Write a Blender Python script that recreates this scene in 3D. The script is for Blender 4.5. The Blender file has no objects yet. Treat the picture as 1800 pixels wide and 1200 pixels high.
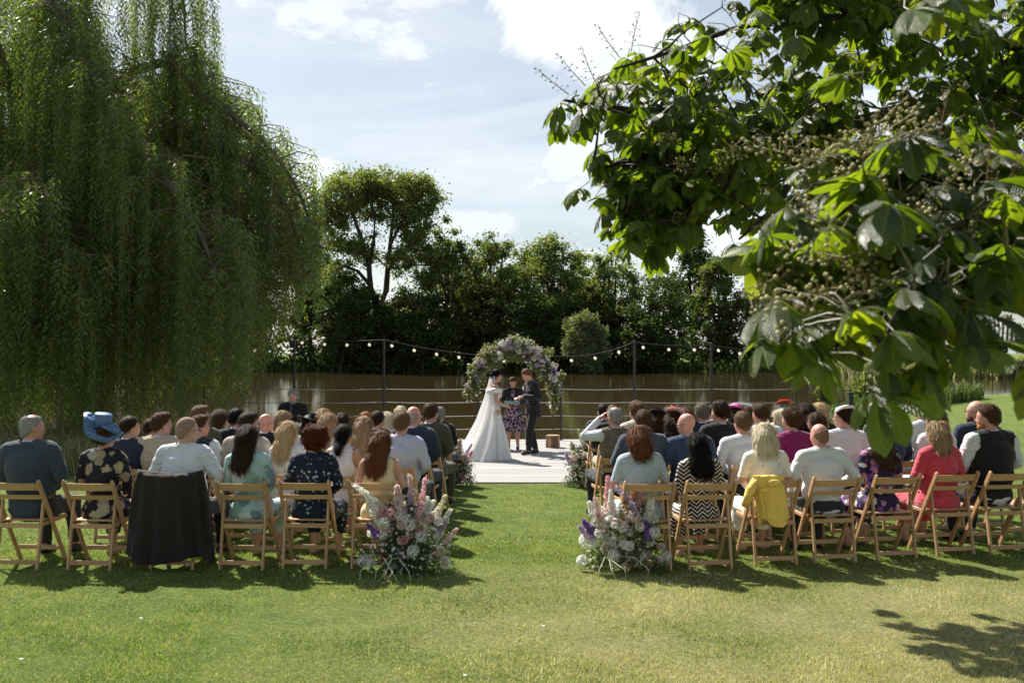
import bpy, math, random
import numpy as np
from mathutils import Vector, Matrix, Euler

S = bpy.context.scene
COL = S.collection
R = math.radians
rnd = random.Random(7)
NP = np.random.default_rng(11)

# ------------------------------------------------------------------ camera
CAMZ = 1.95
FP = 1750.0
cam_d = bpy.data.cameras.new('camera')
cam = bpy.data.objects.new('camera', cam_d)
COL.objects.link(cam)
cam.location = (0, 0, CAMZ)
cam.rotation_euler = (R(90 + 0.655), 0, 0)
cam_d.sensor_width = 36
cam_d.lens = 35
cam_d.clip_end = 3000
cam_d.dof.use_dof = True
cam_d.dof.focus_distance = 17
cam_d.dof.aperture_fstop = 4.0
S.camera = cam
S.view_settings.view_transform = 'Standard'
S.view_settings.look = 'None'
S.view_settings.gamma = 1
S.view_settings.use_curve_mapping = False
S.view_settings.exposure = 1.0

# ------------------------------------------------------------------ light
SUN_EL = R(47)
sdir = Vector((-0.55, 0.75, 0)).normalized()          # ground direction towards the sun
sund = Vector((sdir.x * math.cos(SUN_EL), sdir.y * math.cos(SUN_EL), math.sin(SUN_EL)))
sl = bpy.data.lights.new('sun', 'SUN')
sl.energy = 5.0
sl.angle = R(0.5)
sl.color = (1.0, 0.95, 0.87)
so = bpy.data.objects.new('sun', sl)
COL.objects.link(so)
so.rotation_euler = sund.to_track_quat('Z', 'Y').to_euler()

W = bpy.data.worlds.new('World')
S.world = W
W.use_nodes = True
nt = W.node_tree
nt.nodes.clear()


def N(nt, typ, **kw):
    n = nt.nodes.new(typ)
    for k, v in kw.items():
        if k == 'ins':
            for i, val in v.items():
                if isinstance(val, bpy.types.NodeSocket):
                    nt.links.new(val, n.inputs[i])
                else:
                    n.inputs[i].default_value = val
        else:
            setattr(n, k, v)
    return n


def math_(nt, op, a, b=0.0, c=0.0, clamp=False):
    n = N(nt, 'ShaderNodeMath', operation=op, use_clamp=clamp)
    for i, v in enumerate((a, b, c)):
        if isinstance(v, bpy.types.NodeSocket):
            nt.links.new(v, n.inputs[i])
        else:
            n.inputs[i].default_value = v
    return n.outputs[0]


def ramp(nt, fac, stops, interp='LINEAR'):
    n = N(nt, 'ShaderNodeValToRGB')
    cr = n.color_ramp
    cr.interpolation = interp
    while len(cr.elements) < len(stops):
        cr.elements.new(0.5)
    for e, (p, c) in zip(cr.elements, stops):
        e.position = p
        e.color = (c[0], c[1], c[2], 1) if not isinstance(c, (int, float)) else (c, c, c, 1)
    nt.links.new(fac, n.inputs[0])
    return n.outputs[0]


def mixc(nt, fac, a, b, blend='MIX'):
    n = N(nt, 'ShaderNodeMix', data_type='RGBA', blend_type=blend)
    for s, v in (('Factor', fac), ('A', a), ('B', b)):
        for i in n.inputs:
            if i.name == s and ((s == 'Factor' and i.type == 'VALUE') or (s != 'Factor' and i.type == 'RGBA')):
                if isinstance(v, bpy.types.NodeSocket):
                    nt.links.new(v, i)
                elif s == 'Factor':
                    i.default_value = v
                else:
                    i.default_value = (v[0], v[1], v[2], 1)
                break
    return [o for o in n.outputs if o.type == 'RGBA'][0]


def noise(nt, vec, scale, detail=4, rough=0.5, dist=0.0):
    n = N(nt, 'ShaderNodeTexNoise', ins={'Scale': scale, 'Detail': detail, 'Roughness': rough, 'Distortion': dist})
    if vec is not None:
        nt.links.new(vec, n.inputs['Vector'])
    return n.outputs[0]


def mapping(nt, vec, scale=(1, 1, 1), loc=(0, 0, 0), rot=(0, 0, 0)):
    n = N(nt, 'ShaderNodeMapping')
    nt.links.new(vec, n.inputs[0])
    n.inputs['Scale'].default_value = scale
    n.inputs['Location'].default_value = loc
    n.inputs['Rotation'].default_value = rot
    return n.outputs[0]


sky = N(nt, 'ShaderNodeTexSky', sky_type='NISHITA', sun_disc=False)
sky.sun_elevation = SUN_EL
sky.sun_rotation = math.atan2(sund.x, sund.y)
sky.air_density = 1.0
sky.dust_density = 1.2
sky.ozone_density = 1.0
tc = N(nt, 'ShaderNodeTexCoord')
gen = tc.outputs['Generated']
sep = N(nt, 'ShaderNodeSeparateXYZ', ins={0: gen})
# clouds: a layer that flattens towards the horizon
den = math_(nt, 'ADD', math_(nt, 'MAXIMUM', sep.outputs[2], 0.0), 0.18)
cx = math_(nt, 'DIVIDE', sep.outputs[0], den)
cy = math_(nt, 'DIVIDE', sep.outputs[1], den)
comb = N(nt, 'ShaderNodeCombineXYZ', ins={0: cx, 1: cy, 2: 0.0})
puff = noise(nt, mapping(nt, comb.outputs[0], (1.25, 0.9, 1), (3.1, 1.7, 0)), 1.7, 9, 0.62, 0.3)
puff2 = ramp(nt, puff, [(0.50, 0.0), (0.60, 1.0)])
wisp = noise(nt, mapping(nt, comb.outputs[0], (0.5, 1.1, 1), (0.4, 5.0, 0), (0, 0, 0.5)), 1.6, 8, 0.6, 0.8)
hz = ramp(nt, sep.outputs[2], [(0.30, 1.0), (0.62, 0.30)])
wisp2 = math_(nt, 'MULTIPLY', ramp(nt, wisp, [(0.30, 0.14), (0.72, 0.78)]), hz)
# single clouds standing where the photograph has them
fine = noise(nt, gen, 9.0, 8, 0.62, 0.5)


def cloud_at(px, py, rx, rz):
    d = Vector(((px - 900) / FP, 1.0, (620 - py) / FP)).normalized()
    v = N(nt, 'ShaderNodeVectorMath', operation='SUBTRACT', ins={0: gen, 1: d})
    v2 = N(nt, 'ShaderNodeVectorMath', operation='MULTIPLY', ins={0: v.outputs[0], 1: (1 / rx, 1 / rx, 1 / rz)})
    ln = N(nt, 'ShaderNodeVectorMath', operation='LENGTH', ins={0: v2.outputs[0]})
    a = math_(nt, 'SUBTRACT', 1.0, ln.outputs['Value'])
    a = math_(nt, 'ADD', a, math_(nt, 'MULTIPLY', math_(nt, 'SUBTRACT', fine, 0.5), 2.6))
    return math_(nt, 'MULTIPLY', a, 2.2, clamp=True)


cl = None
for args, k in (((1010, 20, 0.13, 0.055), 1.0), ((1150, 95, 0.10, 0.045), 0.9), ((548, 300, 0.026, 0.022), 1.0), ((715, 258, 0.065, 0.014), 0.55),
                ((800, 395, 0.09, 0.02), 0.7), ((1330, 440, 0.14, 0.05), 0.9), ((450, 60, 0.2, 0.04), 0.35)):
    c = math_(nt, 'MULTIPLY', cloud_at(*args), k)
    cl = c if cl is None else math_(nt, 'MAXIMUM', cl, c)
tot = math_(nt, 'MAXIMUM', math_(nt, 'MULTIPLY', math_(nt, 'MULTIPLY', puff2, 0.75), hz), wisp2)
tot = math_(nt, 'MAXIMUM', tot, cl)
ccol = mixc(nt, puff, (7.6, 8.4, 8.8), (12.6, 12.7, 12.6))
skyc = mixc(nt, tot, sky.outputs[0], ccol)
bg = N(nt, 'ShaderNodeBackground', ins={0: skyc, 1: 0.052})
wo = N(nt, 'ShaderNodeOutputWorld', ins={0: bg.outputs[0]})

# ------------------------------------------------------------------ tools


def P(px, py, D):
    """world point at distance D that the photograph shows at px,py"""
    return Vector(((px - 900) / FP * D, D, CAMZ + (620 - py) / FP * D))


def sstep(a, b, x):
    t = np.clip((np.asarray(x, float) - a) / (b - a), 0, 1)
    return t * t * (3 - 2 * t)


def lawn_z(y):
    return -0.2 * sstep(9.5, 16.5, y)


def near_shore(x):
    return np.interp(x, [-300, -40, -14, -7, -5, 5.5, 8, 12, 20, 25, 33, 60, 300],
                     [60, 40, 25.5, 23.5, 20.5, 20.5, 27, 36, 47, 52, 60, 66, 90])


def far_shore(x):
    return np.interp(x, [-300, -60, -20, 25, 40, 70, 120], [120, 140, 143, 143, 130, 116, 110])


WATER_Z = -0.75


def ground_z(x, y):
    x = np.asarray(x, float)
    y = np.asarray(y, float)
    z = lawn_z(y) + 0.015 * np.sin(x * 1.3 + 0.7 * y) * sstep(14, 22, y) + 0.006 * np.sin(x * 0.9 + 1.1) * np.cos(y * 0.8)
    dn = y - near_shore(x)
    df = far_shore(x) - y
    lake = sstep(-0.6, 1.6, dn) * sstep(-1.5, 3.0, df)
    far = sstep(0, 25, -df) * 0.8
    return z * (1 - lake) - 1.6 * lake + far - 0.25 * (1 - lake) * sstep(100, 140, y)


def gz(x, y):
    return float(ground_z(x, y))


def link(o, parent=None):
    COL.objects.link(o)
    if parent is not None:
        o.parent = parent
    return o


def tag(o, label=None, cat=None, group=None, kind=None):
    if label:
        o['label'] = label
    if cat:
        o['category'] = cat
    if group:
        o['group'] = group
    if kind:
        o['kind'] = kind
    return o


def empty(name, loc=(0, 0, 0), rz=0.0, label=None, cat=None, group=None):
    o = bpy.data.objects.new(name, None)
    o.empty_display_size = 0.1
    COL.objects.link(o)
    o.location = loc
    o.rotation_euler = (0, 0, rz)
    return tag(o, label, cat, group)


def obj(name, me, mat=None, parent=None, loc=(0, 0, 0), rot=(0, 0, 0), scale=(1, 1, 1)):
    o = bpy.data.objects.new(name, me)
    COL.objects.link(o)
    if parent is not None:
        o.parent = parent
    o.location = loc
    o.rotation_euler = rot
    o.scale = scale
    if mat is not None:
        if len(me.materials) == 0:
            me.materials.append(mat)
        if me.materials[0] is not mat:
            o.material_slots[0].link = 'OBJECT'
            o.material_slots[0].material = mat
    return o


def mesh_np(name, V, F, smooth=False, tint=None, uv=None):
    """V (n,3); F (m,k) array or list of tuples of one or more sizes"""
    me = bpy.data.meshes.new(name)
    V = np.asarray(V, np.float32)
    if isinstance(F, np.ndarray):
        m, k = F.shape
        me.vertices.add(len(V))
        me.vertices.foreach_set('co', V.ravel())
        me.loops.add(m * k)
        me.loops.foreach_set('vertex_index', F.astype(np.int32).ravel())
        me.polygons.add(m)
        me.polygons.foreach_set('loop_start', np.arange(0, m * k, k, dtype=np.int32))
        me.polygons.foreach_set('loop_total', np.full(m, k, np.int32))
        me.update(calc_edges=True)
    else:
        me.from_pydata([tuple(v) for v in V], [], F)
        me.update()
    if smooth:
        me.polygons.foreach_set('use_smooth', np.ones(len(me.polygons), bool))
    if tint is not None:
        a = me.attributes.new('tint', 'FLOAT', 'FACE')
        a.data.foreach_set('value', np.asarray(tint, np.float32))
    if uv is not None:      # per vertex uv
        l = me.uv_layers.new(name='UVMap')
        vi = np.zeros(len(me.loops), np.int32)
        me.loops.foreach_get('vertex_index', vi)
        l.data.foreach_set('uv', np.asarray(uv, np.float32)[vi].ravel())
    return me


class MB:
    """collects simple solids into one mesh"""

    def __init__(self):
        self.v = []
        self.f = []
        self.n = 0
        self.t = []

    def add(self, V, F, t=None):
        self.v.append(np.asarray(V, float).reshape(-1, 3))
        self.f += [tuple(i + self.n for i in f) for f in F]
        self.t += [t if t is not None else 0.5] * len(F)
        self.n += len(self.v[-1])
        return self

    def box(self, c, s, M=None):
        x, y, z = s[0] / 2, s[1] / 2, s[2] / 2
        V = np.array([(-x, -y, -z), (x, -y, -z), (x, y, -z), (-x, y, -z), (-x, -y, z), (x, -y, z), (x, y, z), (-x, y, z)])
        if M is not None:
            V = V @ np.array(M.to_3x3()).T
        V = V + np.array(c)
        return self.add(V, [(0, 3, 2, 1), (4, 5, 6, 7), (0, 1, 5, 4), (1, 2, 6, 5), (2, 3, 7, 6), (3, 0, 4, 7)])

    def beam(self, p0, p1, w, t, b=0.004, side=(1, 0, 0)):
        """bar from p0 to p1, w along side, t across, with chamfered long edges"""
        p0 = Vector(p0)
        p1 = Vector(p1)
        d = (p1 - p0).normalized()
        s = Vector(side)
        s = (s - d * s.dot(d)).normalized()
        u = d.cross(s)
        w /= 2
        t /= 2
        prof = [(-w + b, -t), (w - b, -t), (w, -t + b), (w, t - b), (w - b, t), (-w + b, t), (-w, t - b), (-w, -t + b)]
        V = [p0 + s * a + u * c for a, c in prof] + [p1 + s * a + u * c for a, c in prof]
        F = [(i, (i + 1) % 8, 8 + (i + 1) % 8, 8 + i) for i in range(8)] + [tuple(range(7, -1, -1)), tuple(range(8, 16))]
        return self.add([tuple(v) for v in V], F)

    def tube(self, pts, rad, n=6, cap=True):
        pts = [Vector(p) for p in pts]
        m = len(pts)
        if isinstance(rad, (int, float)):
            rad = [rad] * m
        V = []
        ref = Vector((0, 0, 1))
        for i, p in enumerate(pts):
            d = (pts[min(i + 1, m - 1)] - pts[max(i - 1, 0)])
            d = d.normalized() if d.length > 1e-9 else Vector((0, 0, 1))
            if abs(d.dot(ref)) > 0.95:
                a = Vector((1, 0, 0))
            else:
                a = ref
            s = d.cross(a).normalized()
            u = d.cross(s)
            for k in range(n):
                an = 2 * math.pi * k / n
                V.append(p + (s * math.cos(an) + u * math.sin(an)) * rad[i])
        F = []
        for i in range(m - 1):
            for k in range(n):
                F.append((i * n + k, i * n + (k + 1) % n, (i + 1) * n + (k + 1) % n, (i + 1) * n + k))
        if cap:
            F.append(tuple(range(n - 1, -1, -1)))
            F.append(tuple(range((m - 1) * n, m * n)))
        return self.add([tuple(v) for v in V], F)

    def ball(self, c, r, seg=8, rings=5, M=None):
        if isinstance(r, (int, float)):
            r = (r, r, r)
        V = [(0, 0, r[2])]
        for i in range(1, rings):
            th = math.pi * i / rings
            for k in range(seg):
                a = 2 * math.pi * k / seg
                V.append((r[0] * math.sin(th) * math.cos(a), r[1] * math.sin(th) * math.sin(a), r[2] * math.cos(th)))
        V.append((0, 0, -r[2]))
        V = np.array(V)
        if M is not None:
            V = V @ np.array(M.to_3x3()).T
        V = V + np.array(c)
        F = [(0, 1 + k, 1 + (k + 1) % seg) for k in range(seg)]
        for i in range(rings - 2):
            for k in range(seg):
                a = 1 + i * seg
                F.append((a + k, a + seg + k, a + seg + (k + 1) % seg, a + (k + 1) % seg))
        b = 1 + (rings - 2) * seg
        F += [(b + (k + 1) % seg, b + k, len(V) - 1) for k in range(seg)]
        return self.add(V, F)

    def lathe(self, prof, n=16, c=(0, 0, 0)):
        V = [(c[0] + r * math.cos(2 * math.pi * k / n), c[1] + r * math.sin(2 * math.pi * k / n), c[2] + z) for r, z in prof for k in range(n)]
        F = []
        for i in range(len(prof) - 1):
            for k in range(n):
                F.append((i * n + k, i * n + (k + 1) % n, (i + 1) * n + (k + 1) % n, (i + 1) * n + k))
        return self.add(V, F)

    def me(self, name, smooth=False):
        V = np.vstack(self.v)
        m = bpy.data.meshes.new(name)
        m.from_pydata(V.tolist(), [], self.f)
        m.update()
        if smooth:
            m.polygons.foreach_set('use_smooth', np.ones(len(m.polygons), bool))
        return m

    def build(self, name, mat, parent=None, smooth=False, **kw):
        return obj(name, self.me(name, smooth), mat, parent, **kw)


# ------------------------------------------------------------------ numpy value noise
_perm = NP.permutation(4096)
_val = NP.random(4096) * 2 - 1


def vnoise(p, f=1.0, seed=0):
    p = np.asarray(p, float) * f + seed * 17.3
    i = np.floor(p).astype(int)
    fr = p - i
    fr = fr * fr * (3 - 2 * fr)
    out = 0
    for dx in (0, 1):
        for dy in (0, 1):
            for dz in (0, 1):
                h = _perm[(_perm[(_perm[(i[:, 0] + dx) & 4095] + i[:, 1] + dy) & 4095] + i[:, 2] + dz) & 4095]
                w = (fr[:, 0] if dx else 1 - fr[:, 0]) * (fr[:, 1] if dy else 1 - fr[:, 1]) * (fr[:, 2] if dz else 1 - fr[:, 2])
                out = out + w * _val[h]
    return out


# ------------------------------------------------------------------ materials
MATS = {}


def new_mat(name):
    m = bpy.data.materials.new(name)
    m.use_nodes = True
    nt = m.node_tree
    b = nt.nodes['Principled BSDF']
    MATS[name] = m
    return m, nt, b


def setc(b, c):
    b.inputs['Base Color'].default_value = (c[0], c[1], c[2], 1)


def bump(nt, b, h, strength=0.3, dist=0.01):
    n = N(nt, 'ShaderNodeBump', ins={'Height': h, 'Strength': strength, 'Distance': dist})
    nt.links.new(n.outputs[0], b.inputs['Normal'])


def ocoord(nt, kind='Object'):
    return N(nt, 'ShaderNodeTexCoord').outputs[kind]


def simple(name, c, rough=0.6, metal=0.0, var=0.15, vs=8.0, bs=0.0, bsc=60.0, spec=None, kind='Object'):
    if name in MATS:
        return MATS[name]
    m, nt, b = new_mat(name)
    v = ocoord(nt, kind)
    n = noise(nt, v, vs, 5, 0.6)
    lo = [x * (1 - var) for x in c]
    hi = [min(1, x * (1 + var)) for x in c]
    nt.links.new(ramp(nt, n, [(0.3, lo), (0.7, hi)]), b.inputs['Base Color'])
    b.inputs['Roughness'].default_value = rough
    b.inputs['Metallic'].default_value = metal
    if spec is not None:
        b.inputs['Specular IOR Level'].default_value = spec
    if bs:
        bump(nt, b, noise(nt, v, bsc, 4, 0.6), bs, 0.01)
    return m


def leaf_mat(name, lo, hi, trans=0.35, rough=0.5, spec=0.4, tcol=None, veins=False, objrand=False):
    """leaf: colours run lo..hi with the face attribute 'tint' (or the object's random number)"""
    m, nt, b = new_mat(name)
    if objrand:
        f = N(nt, 'ShaderNodeObjectInfo').outputs['Random']
    else:
        f = N(nt, 'ShaderNodeAttribute', attribute_name='tint').outputs['Fac']
    col = ramp(nt, f, [(0.0, lo), (0.85, hi), (1.0, [hi[0] * 1.5, hi[1] * 1.2, hi[2]])])
    if veins:
        uv = N(nt, 'ShaderNodeTexCoord').outputs['UV']
        sp = N(nt, 'ShaderNodeSeparateXYZ', ins={0: uv})
        au = math_(nt, 'ABSOLUTE', math_(nt, 'SUBTRACT', sp.outputs[0], 0.5))
        ph = math_(nt, 'MULTIPLY', math_(nt, 'SUBTRACT', sp.outputs[1], math_(nt, 'MULTIPLY', au, 0.42)), 2 * math.pi * 15)
        sn = math_(nt, 'ADD', math_(nt, 'MULTIPLY', math_(nt, 'SINE', ph), 0.5), 0.5)
        mid = math_(nt, 'MULTIPLY', math_(nt, 'SUBTRACT', 0.035, au), 30, clamp=True)
        vv = math_(nt, 'MAXIMUM', math_(nt, 'MULTIPLY', math_(nt, 'POWER', sn, 6.0), 0.5), mid)
        col = mixc(nt, vv, col, [hi[0] * 1.7, hi[1] * 1.5, hi[2] * 1.6])
        bump(nt, b, math_(nt, 'ADD', sn, noise(nt, uv, 18, 3)), 0.75, 0.006)
    nt.links.new(col, b.inputs['Base Color'])
    b.inputs['Roughness'].default_value = rough
    b.inputs['Specular IOR Level'].default_value = spec
    tr = N(nt, 'ShaderNodeBsdfTranslucent')
    tcm = mixc(nt, 1.0, col, tcol or (1.9, 2.1, 0.7), 'MULTIPLY')
    nt.links.new(tcm, tr.inputs[0])
    mx = N(nt, 'ShaderNodeMixShader', ins={0: trans, 1: b.outputs[0], 2: tr.outputs[0]})
    nt.links.new(mx.outputs[0], nt.nodes['Material Output'].inputs[0])
    return m


def fabric(name, c, rough=0.85, sheen=0.15, var=0.05):
    if name in MATS:
        return MATS[name]
    m, nt, b = new_mat(name)
    v = ocoord(nt)
    n = noise(nt, v, 14, 5, 0.65)
    nt.links.new(ramp(nt, n, [(0.3, [x * (1 - var) for x in c]), (0.7, [min(1, x * (1 + var)) for x in c])]), b.inputs['Base Color'])
    b.inputs['Roughness'].default_value = rough
    b.inputs['Specular IOR Level'].default_value = 0.25
    b.inputs['Sheen Weight'].default_value = sheen
    h = math_(nt, 'ADD', noise(nt, mapping(nt, v, (1.0, 1.0, 1.9), (0, 0, 0), (0.6, 0.7, 0)), 7, 2, 0.45, 1.6), math_(nt, 'MULTIPLY', noise(nt, v, 400, 2), 0.05))
    bump(nt, b, h, 0.42, 0.05)
    return m


def floral(name, base, cols, scale=16.0, thr=0.36, rough=0.75):
    """printed flowers: blobs of several colours on a plain ground"""
    m, nt, b = new_mat(name)
    v = ocoord(nt)
    wv = N(nt, 'ShaderNodeVectorMath', operation='ADD')
    nz = N(nt, 'ShaderNodeTexNoise', ins={'Scale': scale * 1.6, 'Detail': 3.0})
    nt.links.new(v, nz.inputs['Vector'])
    sc = N(nt, 'ShaderNodeVectorMath', operation='SCALE', ins={0: nz.outputs['Color'], 'Scale': 0.55 / scale * 1.4})
    nt.links.new(v, wv.inputs[0])
    nt.links.new(sc.outputs[0], wv.inputs[1])
    vo = N(nt, 'ShaderNodeTexVoronoi', ins={'Scale': scale, 'Randomness': 1.0})
    nt.links.new(wv.outputs[0], vo.inputs['Vector'])
    sp = N(nt, 'ShaderNodeSeparateColor', ins={0: vo.outputs['Color']})
    mask = math_(nt, 'MULTIPLY', math_(nt, 'SUBTRACT', thr, vo.outputs['Distance']), 14, clamp=True)
    keep = math_(nt, 'GREATER_THAN', sp.outputs[1], 0.25)
    mask = math_(nt, 'MULTIPLY', mask, keep)
    n = len(cols)
    fc = ramp(nt, sp.outputs[0], [(i / n, c) for i, c in enumerate(cols)], 'CONSTANT')
    core = math_(nt, 'MULTIPLY', math_(nt, 'SUBTRACT', 0.1, vo.outputs['Distance']), 14, clamp=True)
    fc = mixc(nt, math_(nt, 'MULTIPLY', core, 0.6), fc, (0.5, 0.4, 0.15))
    nt.links.new(mixc(nt, mask, base, fc), b.inputs['Base Color'])
    b.inputs['Roughness'].default_value = rough
    b.inputs['Specular IOR Level'].default_value = 0.25
    bump(nt, b, noise(nt, v, 20, 4, 0.6), 0.35, 0.012)
    return m


def hair_mat(name, c, rough=0.42):
    if name in MATS:
        return MATS[name]
    m, nt, b = new_mat(name)
    v = ocoord(nt)
    st = noise(nt, mapping(nt, v, (1, 1, 0.09)), 170, 4, 0.7, 0.4)
    nt.links.new(ramp(nt, st, [(0.25, [x * 0.45 for x in c]), (0.55, c), (0.8, [min(1, x * 1.9) for x in c])]), b.inputs['Base Color'])
    b.inputs['Roughness'].default_value = rough + 0.08
    b.inputs['Specular IOR Level'].default_value = 0.22
    b.inputs['Specular Tint'].default_value = (min(1, c[0] * 3 + 0.2), min(1, c[1] * 3 + 0.15), min(1, c[2] * 3 + 0.1), 1)
    bump(nt, b, st, 0.9, 0.008)
    return m


def skin_mat(name, c):
    if name in MATS:
        return MATS[name]
    m, nt, b = new_mat(name)
    v = ocoord(nt)
    n = noise(nt, v, 22, 5, 0.6)
    nt.links.new(ramp(nt, n, [(0.3, [c[0] * 0.85, c[1] * 0.75, c[2] * 0.72]), (0.65, c)]), b.inputs['Base Color'])
    b.inputs['Roughness'].default_value = 0.5
    b.inputs['Subsurface Weight'].default_value = 0.0
    bump(nt, b, noise(nt, v, 150, 3), 0.12, 0.004)
    return m


def wood(name, c, axis=0, scale=10, rough=0.55, contrast=0.35, objvar=0.12):
    m, nt, b = new_mat(name)
    v = ocoord(nt)
    sc = [1.0, 1.0, 1.0]
    sc[axis] = 0.06
    oi = N(nt, 'ShaderNodeObjectInfo').outputs['Random']
    off = N(nt, 'ShaderNodeCombineXYZ', ins={0: math_(nt, 'MULTIPLY', oi, 31.0), 1: math_(nt, 'MULTIPLY', oi, 17.0), 2: oi})
    va = N(nt, 'ShaderNodeVectorMath', operation='ADD', ins={0: mapping(nt, v, sc), 1: off.outputs[0]})
    g = noise(nt, va.outputs[0], scale, 8, 0.65, 0.3)
    col = ramp(nt, g, [(0.25, [x * (1 - contrast) for x in c]), (0.5, c), (0.75, [min(1, x * (1 + contrast * 0.5)) for x in c])])
    k = math_(nt, 'ADD', math_(nt, 'MULTIPLY', oi, objvar * 2), 1 - objvar)
    kc = N(nt, 'ShaderNodeCombineColor', ins={0: k, 1: k, 2: k})
    nt.links.new(mixc(nt, 1.0, col, kc.outputs[0], 'MULTIPLY'), b.inputs['Base Color'])
    b.inputs['Roughness'].default_value = rough
    bump(nt, b, g, 0.25, 0.004)
    return m

# ================================================================== GROUND AND WATER
def axis_pts(a, b, fine_a, fine_b, step, growth=1.25):
    p = list(np.arange(fine_a, fine_b + 1e-6, step))
    s = step
    lo = []
    x = fine_a
    while x > a:
        s *= growth
        x -= s
        lo.append(x)
    s = step
    hi = []
    x = p[-1]
    while x < b:
        s *= growth
        x += s
        hi.append(x)
    return np.array(lo[::-1] + p + hi)


xs = axis_pts(-900, 900, -34, 46, 0.5, 1.22)
ys = axis_pts(-60, 1500, 2, 70, 0.5, 1.12)
# keep the far shore crisp
ys = np.unique(np.concatenate([ys[ys < 100], np.arange(100, 150, 1.0), ys[ys > 151]]))
X, Y = np.meshgrid(xs, ys)
Zg = ground_z(X, Y)
nx_, ny_ = len(xs), len(ys)
V = np.stack([X.ravel(), Y.ravel(), Zg.ravel()], 1)
idx = np.arange(nx_ * ny_).reshape(ny_, nx_)
F = np.stack([idx[:-1, :-1].ravel(), idx[:-1, 1:].ravel(), idx[1:, 1:].ravel(), idx[1:, :-1].ravel()], 1)
m, nt, b = new_mat('lawn')
v = ocoord(nt)
sp = N(nt, 'ShaderNodeSeparateXYZ', ins={0: v})
# worn dry patch lower right, greener to the left
dry = math_(nt, 'MULTIPLY', math_(nt, 'ADD', sp.outputs[0], 2.0), 0.34, clamp=True)
near = math_(nt, 'MULTIPLY', math_(nt, 'SUBTRACT', 9.6, sp.outputs[1]), 0.6, clamp=True)
nb = noise(nt, v, 0.9, 6, 0.65)
dryf = math_(nt, 'MULTIPLY', math_(nt, 'MULTIPLY', dry, near), math_(nt, 'MULTIPLY', math_(nt, 'SUBTRACT', nb, 0.22), 2.6, clamp=True), clamp=True)
fn = noise(nt, mapping(nt, v, (1, 1, 1)), 26, 8, 0.75)
fn2 = noise(nt, v, 3.2, 6, 0.7)
g1 = ramp(nt, fn, [(0.30, (0.040, 0.072, 0.010)), (0.5, (0.125, 0.185, 0.032)), (0.70, (0.27, 0.32, 0.10))])
g2 = ramp(nt, math_(nt, 'ADD', math_(nt, 'MULTIPLY', fn2, 0.6), math_(nt, 'MULTIPLY', noise(nt, v, 0.7, 7, 0.7), 0.4)), [(0.36, (0.50, 0.62, 0.5)), (0.62, (1.30, 1.12, 1.15))])
gg = mixc(nt, 1.0, g1, g2, 'MULTIPLY')
br = ramp(nt, fn, [(0.28, (0.14, 0.12, 0.05)), (0.5, (0.33, 0.29, 0.14)), (0.72, (0.52, 0.46, 0.27))])
gg = mixc(nt, math_(nt, 'MULTIPLY', dryf, 0.75), gg, br)
nt.links.new(gg, b.inputs['Base Color'])
b.inputs['Roughness'].default_value = 0.9
b.inputs['Specular IOR Level'].default_value = 0.15
bump(nt, b, math_(nt, 'ADD', fn, noise(nt, v, 140, 3, 0.7)), 0.8, 0.03)
ground = obj('ground', mesh_np('ground', V, F, True), m)
tag(ground, kind='structure')

# water: brown, still, with faint ripples
m, nt, b = new_mat('lake_water')
v = ocoord(nt)
r1 = noise(nt, mapping(nt, v, (0.5, 1.6, 1)), 0.9, 3, 0.5, 0.4)
r2 = noise(nt, mapping(nt, v, (0.8, 2.2, 1)), 6.0, 3, 0.6)
nt.links.new(ramp(nt, noise(nt, v, 0.06, 3), [(0.3, (0.040, 0.028, 0.011)), (0.7, (0.058, 0.041, 0.017))]), b.inputs['Base Color'])
b.inputs['Roughness'].default_value = 0.06
b.inputs['Specular IOR Level'].default_value = 0.4
bump(nt, b, math_(nt, 'ADD', r1, math_(nt, 'MULTIPLY', r2, 0.25)), 0.10, 0.02)
water = obj('lake_water', mesh_np('lake_water', [(-700, 8, WATER_Z), (700, 8, WATER_Z), (700, 160, WATER_Z), (-700, 160, WATER_Z)], [(0, 1, 2, 3)]), m)
tag(water, kind='structure')

# ------------------------------------------------------------------ mown grass blades, near field


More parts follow.
